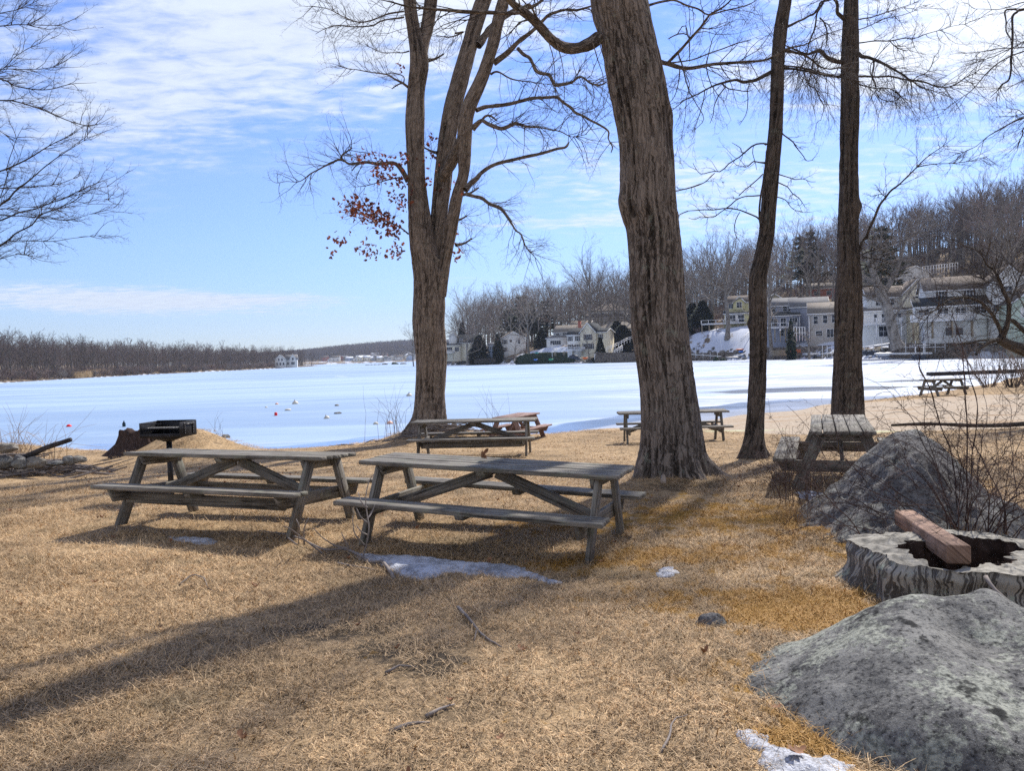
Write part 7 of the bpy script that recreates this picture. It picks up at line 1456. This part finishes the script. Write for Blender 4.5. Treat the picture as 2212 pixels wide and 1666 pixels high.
# ---------------------------------------------------------------- shoreline clutter on the far side
r = np.random.default_rng(23)
Q1 = lambda x, y: ((2060+x/4.424)/1.3834, (850+y/4.424)/1.3834)
Q2 = lambda x, y: ((2560+x/4.384)/1.3834, (800+y/4.384)/1.3834)
Q3 = lambda x, y: ((1560+x/5.53)/1.3834, (900+y/5.53)/1.3834)
Q4 = lambda x, y: ((960+x/7.373)/1.3834, (980+y/7.373)/1.3834)
paint = lambda n_, c: mat_plain(n_, c, .45, .4, .1)
M_or, M_bl, M_gr, M_te, M_gy, M_dk, M_wh = paint('paint_orange', (.75, .16, .03)), paint('paint_blue', (.02, .14, .5)), paint('paint_green', (.03, .26, .14)), paint('paint_teal', (.05, .42, .42)), paint('rubber_gray', (.28, .29, .31)), paint('paint_dark', (.03, .04, .06)), paint('paint_white', (.66, .67, .68))
def hull(name, label, cat, uv0, uv1, Y, mat, w=.8, h=.45, flip=True, sit=None, group=None):
    a = P(*uv0, Y); b2 = P(*uv1, Y); L = float(np.hypot(*(b2-a)[:2])); rz = float(np.arctan2(b2[1]-a[1], b2[0]-a[0])); c0 = (a+b2)/2; n_, k = 14, 18; V = []
    for i in range(k):
        t = i/(k-1); x = (t-.5)*L; s_ = max(.02, (1-abs(2*t-1)**2.4))**.6; dz_ = .16*abs(2*t-1)**2
        for j in range(n_): q = 2*pi*j/n_; V.append((x, w/2*s_*cos(q), (h*.5*s_*sin(q))*(1 if sin(q) > 0 else .55)+dz_))
    idx = np.arange(n_*k).reshape(k, n_); nx = np.roll(idx, -1, 1); t = thing(name, label, cat, (c0[0], c0[1], c0[2]), rz, group)
    ob('hull', mesh(V, np.stack([idx[:-1], nx[:-1], nx[1:], idx[1:]], -1).reshape(-1, 4), None, None, True, (mat,)), t)
    m = MB(); m.lathe([(.28, h*.47), (.30, h*.55), (.24, h*.5), (.05, h*.42)], 14); c_ = m.build('cockpit', M_dk, t, True); c_.scale = (1.6, .8*w, 1); return t
hull('kayak', 'orange kayak lying on the snow by the dark boat, left of the big trunk', 'kayak', Q3(1000, 950), Q3(1088, 948), 232, M_or, .9, .8)
hull('kayak', 'blue kayak beside the orange one on the snowy shore', 'kayak', Q3(880, 972), Q3(985, 955), 232, M_dk, .9, .9)
hull('rowboat', 'dark rowboat under a tarp on the snow left of the kayaks', 'boat', Q3(770, 935), Q3(935, 930), 236, M_dk, 1.6, 1.6)
hull('rowboat', 'green upturned rowboat at the snow edge', 'boat', Q3(437, 972), Q3(525, 972), 243, M_gr, 1.3, 1.0)
hull('canoe', 'teal canoe leaning at the left end of the clipped hedge', 'canoe', Q3(202, 882), Q3(292, 872), 262, M_te, 1.2, 1.3)
hull('canoe', 'dark blue canoe lying low below the teal canoe', 'canoe', Q3(190, 975), Q3(260, 972), 252, M_bl, 1.0, .7)
hull('kayak', 'blue kayak on the rocks below the yellow house slope', 'kayak', Q1(648, 898), Q1(742, 896), 208, M_bl, 1.0, .95)
hull('kayak', 'long orange kayak above the blue one below the yellow house slope', 'kayak', Q1(612, 872), Q1(800, 858), 209, M_or, .8, .55)
hull('inflatable_boat', 'grey inflatable boat at the ice edge below the yellow house', 'boat', Q1(478, 972), Q1(660, 970), 205, M_gy, 1.4, .7)
hull('rowboat', 'white overturned boat on the stony edge right of the straight trunk', 'boat', Q2(225, 1160), Q2(470, 1120), 132, M_wh, 1.4, .75)
def slab(name, label, cat, uv0, uv1, Y, d, h, mat, dz=0, posts=0, ph=1.0, group=None, Yb=None):
    a = P(*uv0, Y); b2 = P(*uv1, Yb or Y); t = thing(name, label, cat, tuple(a), 0, group); a0 = np.zeros(3); bb = b2-a; m = MB(); m.beam(a0, bb, d, h); m.build('board', mat, t)
    for i in range(posts):
        q = bb*(i+.5)/posts; m = MB(); m.tube([q+np.array([0, -d/2, -ph]), q+np.array([0, -d/2, ph*1.1])], .06, 6); m.build('post', M_wh, t)
    return t
slab('gangway', 'long white gangway resting on the rocks under the yellow house slope', 'gangway', Q1(30, 925), Q1(410, 952), 207, 1.4, .18, M_wh, posts=4, ph=.9)
slab('gangway', 'white plank ramp behind the grey inflatable boat', 'gangway', Q1(560, 955), Q1(745, 915), 206, 1.2, .15, M_wh)
slab('dock_section', 'white dock pad on the shore before the taupe house', 'dock', Q1(1520, 922), Q1(1695, 918), 178, 2.6, .45, M_wh)
slab('dock_section', 'thin white dock left of the straight trunk at the ice edge', 'dock', Q1(1715, 918), Q1(1900, 912), 172, 1.2, .16, M_wh, posts=3, ph=1.6)
slab('dock_section', 'long pale dock on stilts right of the straight trunk', 'dock', Q2(25, 1052), Q2(470, 988), 138, 1.5, .14, M_wh, posts=4, ph=.9)
slab('dock_section', 'long flat dock lying behind the white overturned boat', 'dock', Q2(480, 1128), Q2(960, 1122), 131, 1.5, .3, M_wh)
slab('dock_section', 'upper pale dock along the dark retaining wall', 'dock', Q2(560, 1045), Q2(1200, 1040), 134, 1.0, .12, M_wh, posts=5, ph=1.0)
slab('dock_section', 'low dock close to the leaning grey tree, left end', 'dock', Q2(30, 1112), Q2(250, 1100), 134, 1.2, .2, M_wh, posts=2, ph=.7)
for i, (x, lb) in enumerate([(770, 'left black barrel float under the dock frame'), (855, 'right black barrel float under the dock frame'), (105, 'leftmost of three black barrel floats behind the leaning tree'), (180, 'middle one of three black barrel floats behind the leaning tree'), (248, 'rightmost of three black barrel floats behind the leaning tree')]):
    p_ = P(*Q2(x, 1168 if i < 2 else 1118), 129.5 if i < 2 else 133); m = MB(); m.tube([p_-np.array([0, .5, 0]), p_+np.array([0, .5, 0])], .42, 14); tag(m.build('barrel', M_dk, None, True), lb, 'barrel')
p_ = P(*Q2(770, 1100), 129.3); t = thing('boat_lift', 'pale boat lift with uprights standing over two barrel floats', 'boat lift', tuple(p_))
for dx_ in (0, 1.4): m = MB(); m.box((dx_, 0, -.2), (.14, .14, 3.0)); m.build('upright', M_wh, t)
m = MB(); m.box((.7, 0, 1.0), (3.4, .14, .14)); m.build('crossbar', M_wh, t)
# stacks
for lb, x0, x1, y0, y1, Y, mt, n_ in [('stack of weathered grey dock boards before the blue-grey house', 1100, 1278, 868, 948, 186, M_deckwood, 8), ('stack of orange bench-like kayak hulls beside the cypress', 1312, 1452, 858, 910, 182, M_or, 4)]:
    a, b2 = P(*Q1(x0, y1), Y), P(*Q1(x1, y0), Y); m = MB(); hh = b2[2]-a[2]
    for i in range(n_): m.box(((b2[0]-a[0])/2+r.uniform(-.15, .15), 0, hh*(i+.5)/n_), (b2[0]-a[0], 2.2, hh/n_*.62))
    o = m.build('board_stack', mt); o.location = a; tag(o, lb, 'stack')
# retaining walls
M_stonewall, nt, b = newmat('stone_wall'); v_ = voro(nt, vscale(nt, obc(nt), (1.2, 1.2, 2.0)), 1.2, 'DISTANCE_TO_EDGE'); n = noise(nt, obc(nt), 1.1, 4)
setp(nt, b, mixc(nt, v_.ss(.02, .12), (.03, .028, .026), mixc(nt, n, (.09, .08, .072), (.27, .23, .20))), .95, None, .1)
def wallrun(label, uvs, Y, h, mat, thk=.6, name='retaining_wall', cat='wall'):
    pts = [P(*uv, Y_) for uv, Y_ in zip(uvs, Y)]; t0 = pts[0]; m = MB(); V = []; Q = []
    for i, p_ in enumerate(pts):
        q = p_-t0; V += [q, q+np.array([0, 0, h]), q+np.array([0, thk, h]), q+np.array([0, thk, -.5])]
        V[-4] = V[-4]-np.array([0, 0, .6])
    for i in range(len(pts)-1): b0 = i*4; Q += [(b0, b0+4, b0+5, b0+1), (b0+1, b0+5, b0+6, b0+2), (b0+2, b0+6, b0+7, b0+3)]
    m.add(V, Q, [])
    m.add([V[0], V[1], V[2], V[3]], [(0, 1, 2, 3)]); m.add(V[-4:], [(3, 2, 1, 0)]); o = m.build(name, mat); o.location = t0; return tag(o, label, cat)
wallrun('tall stone retaining wall at the shore left of the thickest trunk', [Q3(1200, 980), Q3(1450, 985), Q3(1600, 985), Q3(1980, 980)], [234, 233, 231, 228], 2.4, M_stonewall)
wallrun('dark retaining wall behind the docks right of the leaning tree', [Q2(440, 1140), Q2(800, 1145), Q2(1200, 1150), Q2(1500, 1140)], [137, 136.5, 136, 136], 2.0, M_stonewall)
wallrun('low dark stone wall before the blue-grey and taupe houses', [Q1(1000, 960), Q1(1280, 965), Q1(1600, 955), Q1(1930, 940)], [193, 190, 184, 178], 2.4, M_stonewall)
wallrun('dark timber edging under the little white boathouse', [((1300+815/6.9125)/1.3834, (940+985/6.9125)/1.3834), ((1300+1250/6.9125)/1.3834, (940+965/6.9125)/1.3834)], [292, 290], 1.2, M_tar)
wallrun('stony bank wall below the yellow house slope', [Q1(0, 985), Q1(400, 975), Q1(800, 965)], [214, 211, 207], 1.5, M_stonewall)
# fences and outdoor stairs
def fence(label, uvs, Ys, h, n_, mat=M_trim, name='fence', cat='fence', rails=2):
    pts = [P(*uv, Y) for uv, Y in zip(uvs, Ys)]; t0 = pts[0].copy(); t = thing(name, label, cat, tuple(t0)); L = np.linspace(0, len(pts)-1, n_)
    for s_ in L: i = min(int(s_), len(pts)-2); q = pts[i]+(pts[i+1]-pts[i])*(s_-i)-t0; m = MB(); m.box(q+np.array([0, 0, h/2-.3]), (.14, .14, h+.6)); m.build('post', mat, t)
    for k in range(rails):
        m = MB()
        for i in range(len(pts)-1): z = np.array([0, 0, h*(1-.5*k)]); m.beam(pts[i]-t0+z, pts[i+1]-t0+z, .08, .12)
        m.build('rail', mat, t)
    return t
fence('white rail fence climbing the tan slope left of the thickest trunk', [Q3(1340, 860), Q3(1580, 750), Q3(1750, 660), Q3(1935, 600)], [238, 243, 248, 252], 1.1, 12)
fence('white handrail of the lower stair on the tan slope', [Q3(1200, 940), Q3(1300, 850)], [233, 238], 1.1, 5)
fence('white handrail of the second stair higher on the tan slope', [Q3(1500, 890), Q3(1660, 790)], [235, 241], 1.1, 7)
fence('white stair rail beside the clipped shrubs, left of the slim trunk', [Q1(670, 790), Q1(800, 670)], [206, 214], 1.1, 6)
fence('white panel fence before the blue-grey house', [Q1(1385, 715), Q1(1530, 712)], [184, 183], 2.6, 5, rails=2)
fence('long white fence high on the slope above the white house', [((2460+990/3.332)/1.3834, (700+385/3.332)/1.3834), ((2460+1340/3.332)/1.3834, (700+345/3.332)/1.3834)], [222, 228], 1.8, 14)
p_ = P(*Q3(500, 920), 250); m = MB(); m.tube([p_, p_+np.array([0, 0, 220/5.53/1.3834*250/FD])], .09, 6); tag(m.build('pole', M_wh), 'slim pale pole standing before the clipped hedge', 'pole')
p_ = P(*Q1(1205, 760), 186); t = thing('lamp_post', 'small lamp post before the blue-grey house deck', 'lamp', tuple(p_)); m = MB(); m.tube([(0, 0, 0), (0, 0, 2.6)], .07, 6); m.build('post', M_deckwood, t); m = MB(); m.lathe([(.02, 2.6), (.2, 2.65), (.22, 2.9), (.02, 3.05)], 10); m.build('lantern', M_trim, t)
# breakwater rocks far out
for i, (x0, x1, y, hh, lb) in enumerate([(970, 1070, 882, 10, 'leftmost low rocks of the far breakwater'), (1085, 1140, 872, 12, 'second low rock group of the far breakwater'), (1150, 1230, 865, 14, 'third low rock group of the far breakwater'), (1240, 1315, 855, 18, 'fourth rock group of the far breakwater'), (1340, 1470, 850, 30, 'tan rock mound in the far breakwater'), (1520, 1700, 838, 45, 'dark bushy mound, biggest in the far breakwater'), (1720, 1900, 828, 24, 'dark rock spit left of the oak trunk at the breakwater end')]):
    Y = 560; a, b2 = P(*Q4(x0, y), Y), P(*Q4(x1, y), Y); rock('breakwater_rock', lb, 'rocks', ((a[0]+b2[0])/2, Y, LAKE_Z+.1), ((b2[0]-a[0])/2, 3, hh/7.373/1.3834*Y/FD), M_hedge if i == 5 else M_rock_mid, 80+i, 4, .25, 9)
# shore rocks and brush all along the far right-hand shore
rk = bpy.data.collections.new('shore_rock_src')
for i in range(3):
    V, T_ = ico(2); V = V*(1+.35*fbm(V*1.5+i*9, 3, i))[:, None]*np.array([.6, .45, .38]); rk.objects.link(bpy.data.objects.new('shore_rock', mesh(V, None, T_, None, False, ([M_rock_mid, M_rock_small, M_rock_mid][i],))))
seg = LAKE[(LAKE[:, 1] > 84) & (LAKE[:, 0] > -45) & (LAKE[:, 1] < 600)]; pts = []
for a, b2 in zip(seg[:-1], seg[1:]):
    L = np.linalg.norm(b2-a); e = (b2-a)/L; nrm2 = np.array([e[1], -e[0]])
    for _ in range(int(L*3.4)):
        q = a+e*r.uniform(0, L)+nrm2*r.uniform(.2, 3.0); x, y = q
        if sdist(np.array([x]), np.array([y]))[0] > .1: pts.append((x, y, H1(x, y)-.05))
pts = np.array(pts); gn_scatter('shore_rocks', pts, r.uniform(0, 6, len(pts)), r.uniform(.4, 1.5, len(pts)), rk)
pts = []
for a, b2 in zip(seg[:-1], seg[1:]):
    L = np.linalg.norm(b2-a); e = (b2-a)/L; nrm2 = np.array([e[1], -e[0]])
    for _ in range(int(L*.9)):
        q = a+e*r.uniform(0, L)+nrm2*r.uniform(1, 12); x, y = q
        if fbm(np.array([[x*.08, y*.08, 0]]), 2, 3)[0] > -.1 and all(np.hypot(x-p2[0], y-p2[1]) > 8 for p2 in PADS): pts.append((x, y, H1(x, y)))
pts = np.array(pts); gn_scatter('shore_brush', pts, r.uniform(0, 6, len(pts)), r.uniform(.3, .8, len(pts)), bsh)
# haze
mh, nt, b = newmat('haze'); nt.nodes.remove(b); pv = nt.nodes.new('ShaderNodeVolumePrincipled'); pv.inputs['Color'].default_value = (.72, .82, 1, 1); pv.inputs['Density'].default_value = .00014; pv.inputs['Anisotropy'].default_value = .0
nt.links.new(pv.outputs[0], [n_ for n_ in nt.nodes if n_.type == 'OUTPUT_MATERIAL'][0].inputs['Volume'])
m = MB(); m.box((0, 0, 70), (5800, 5800, 200)); tag(m.build('haze', mh), kind='stuff')
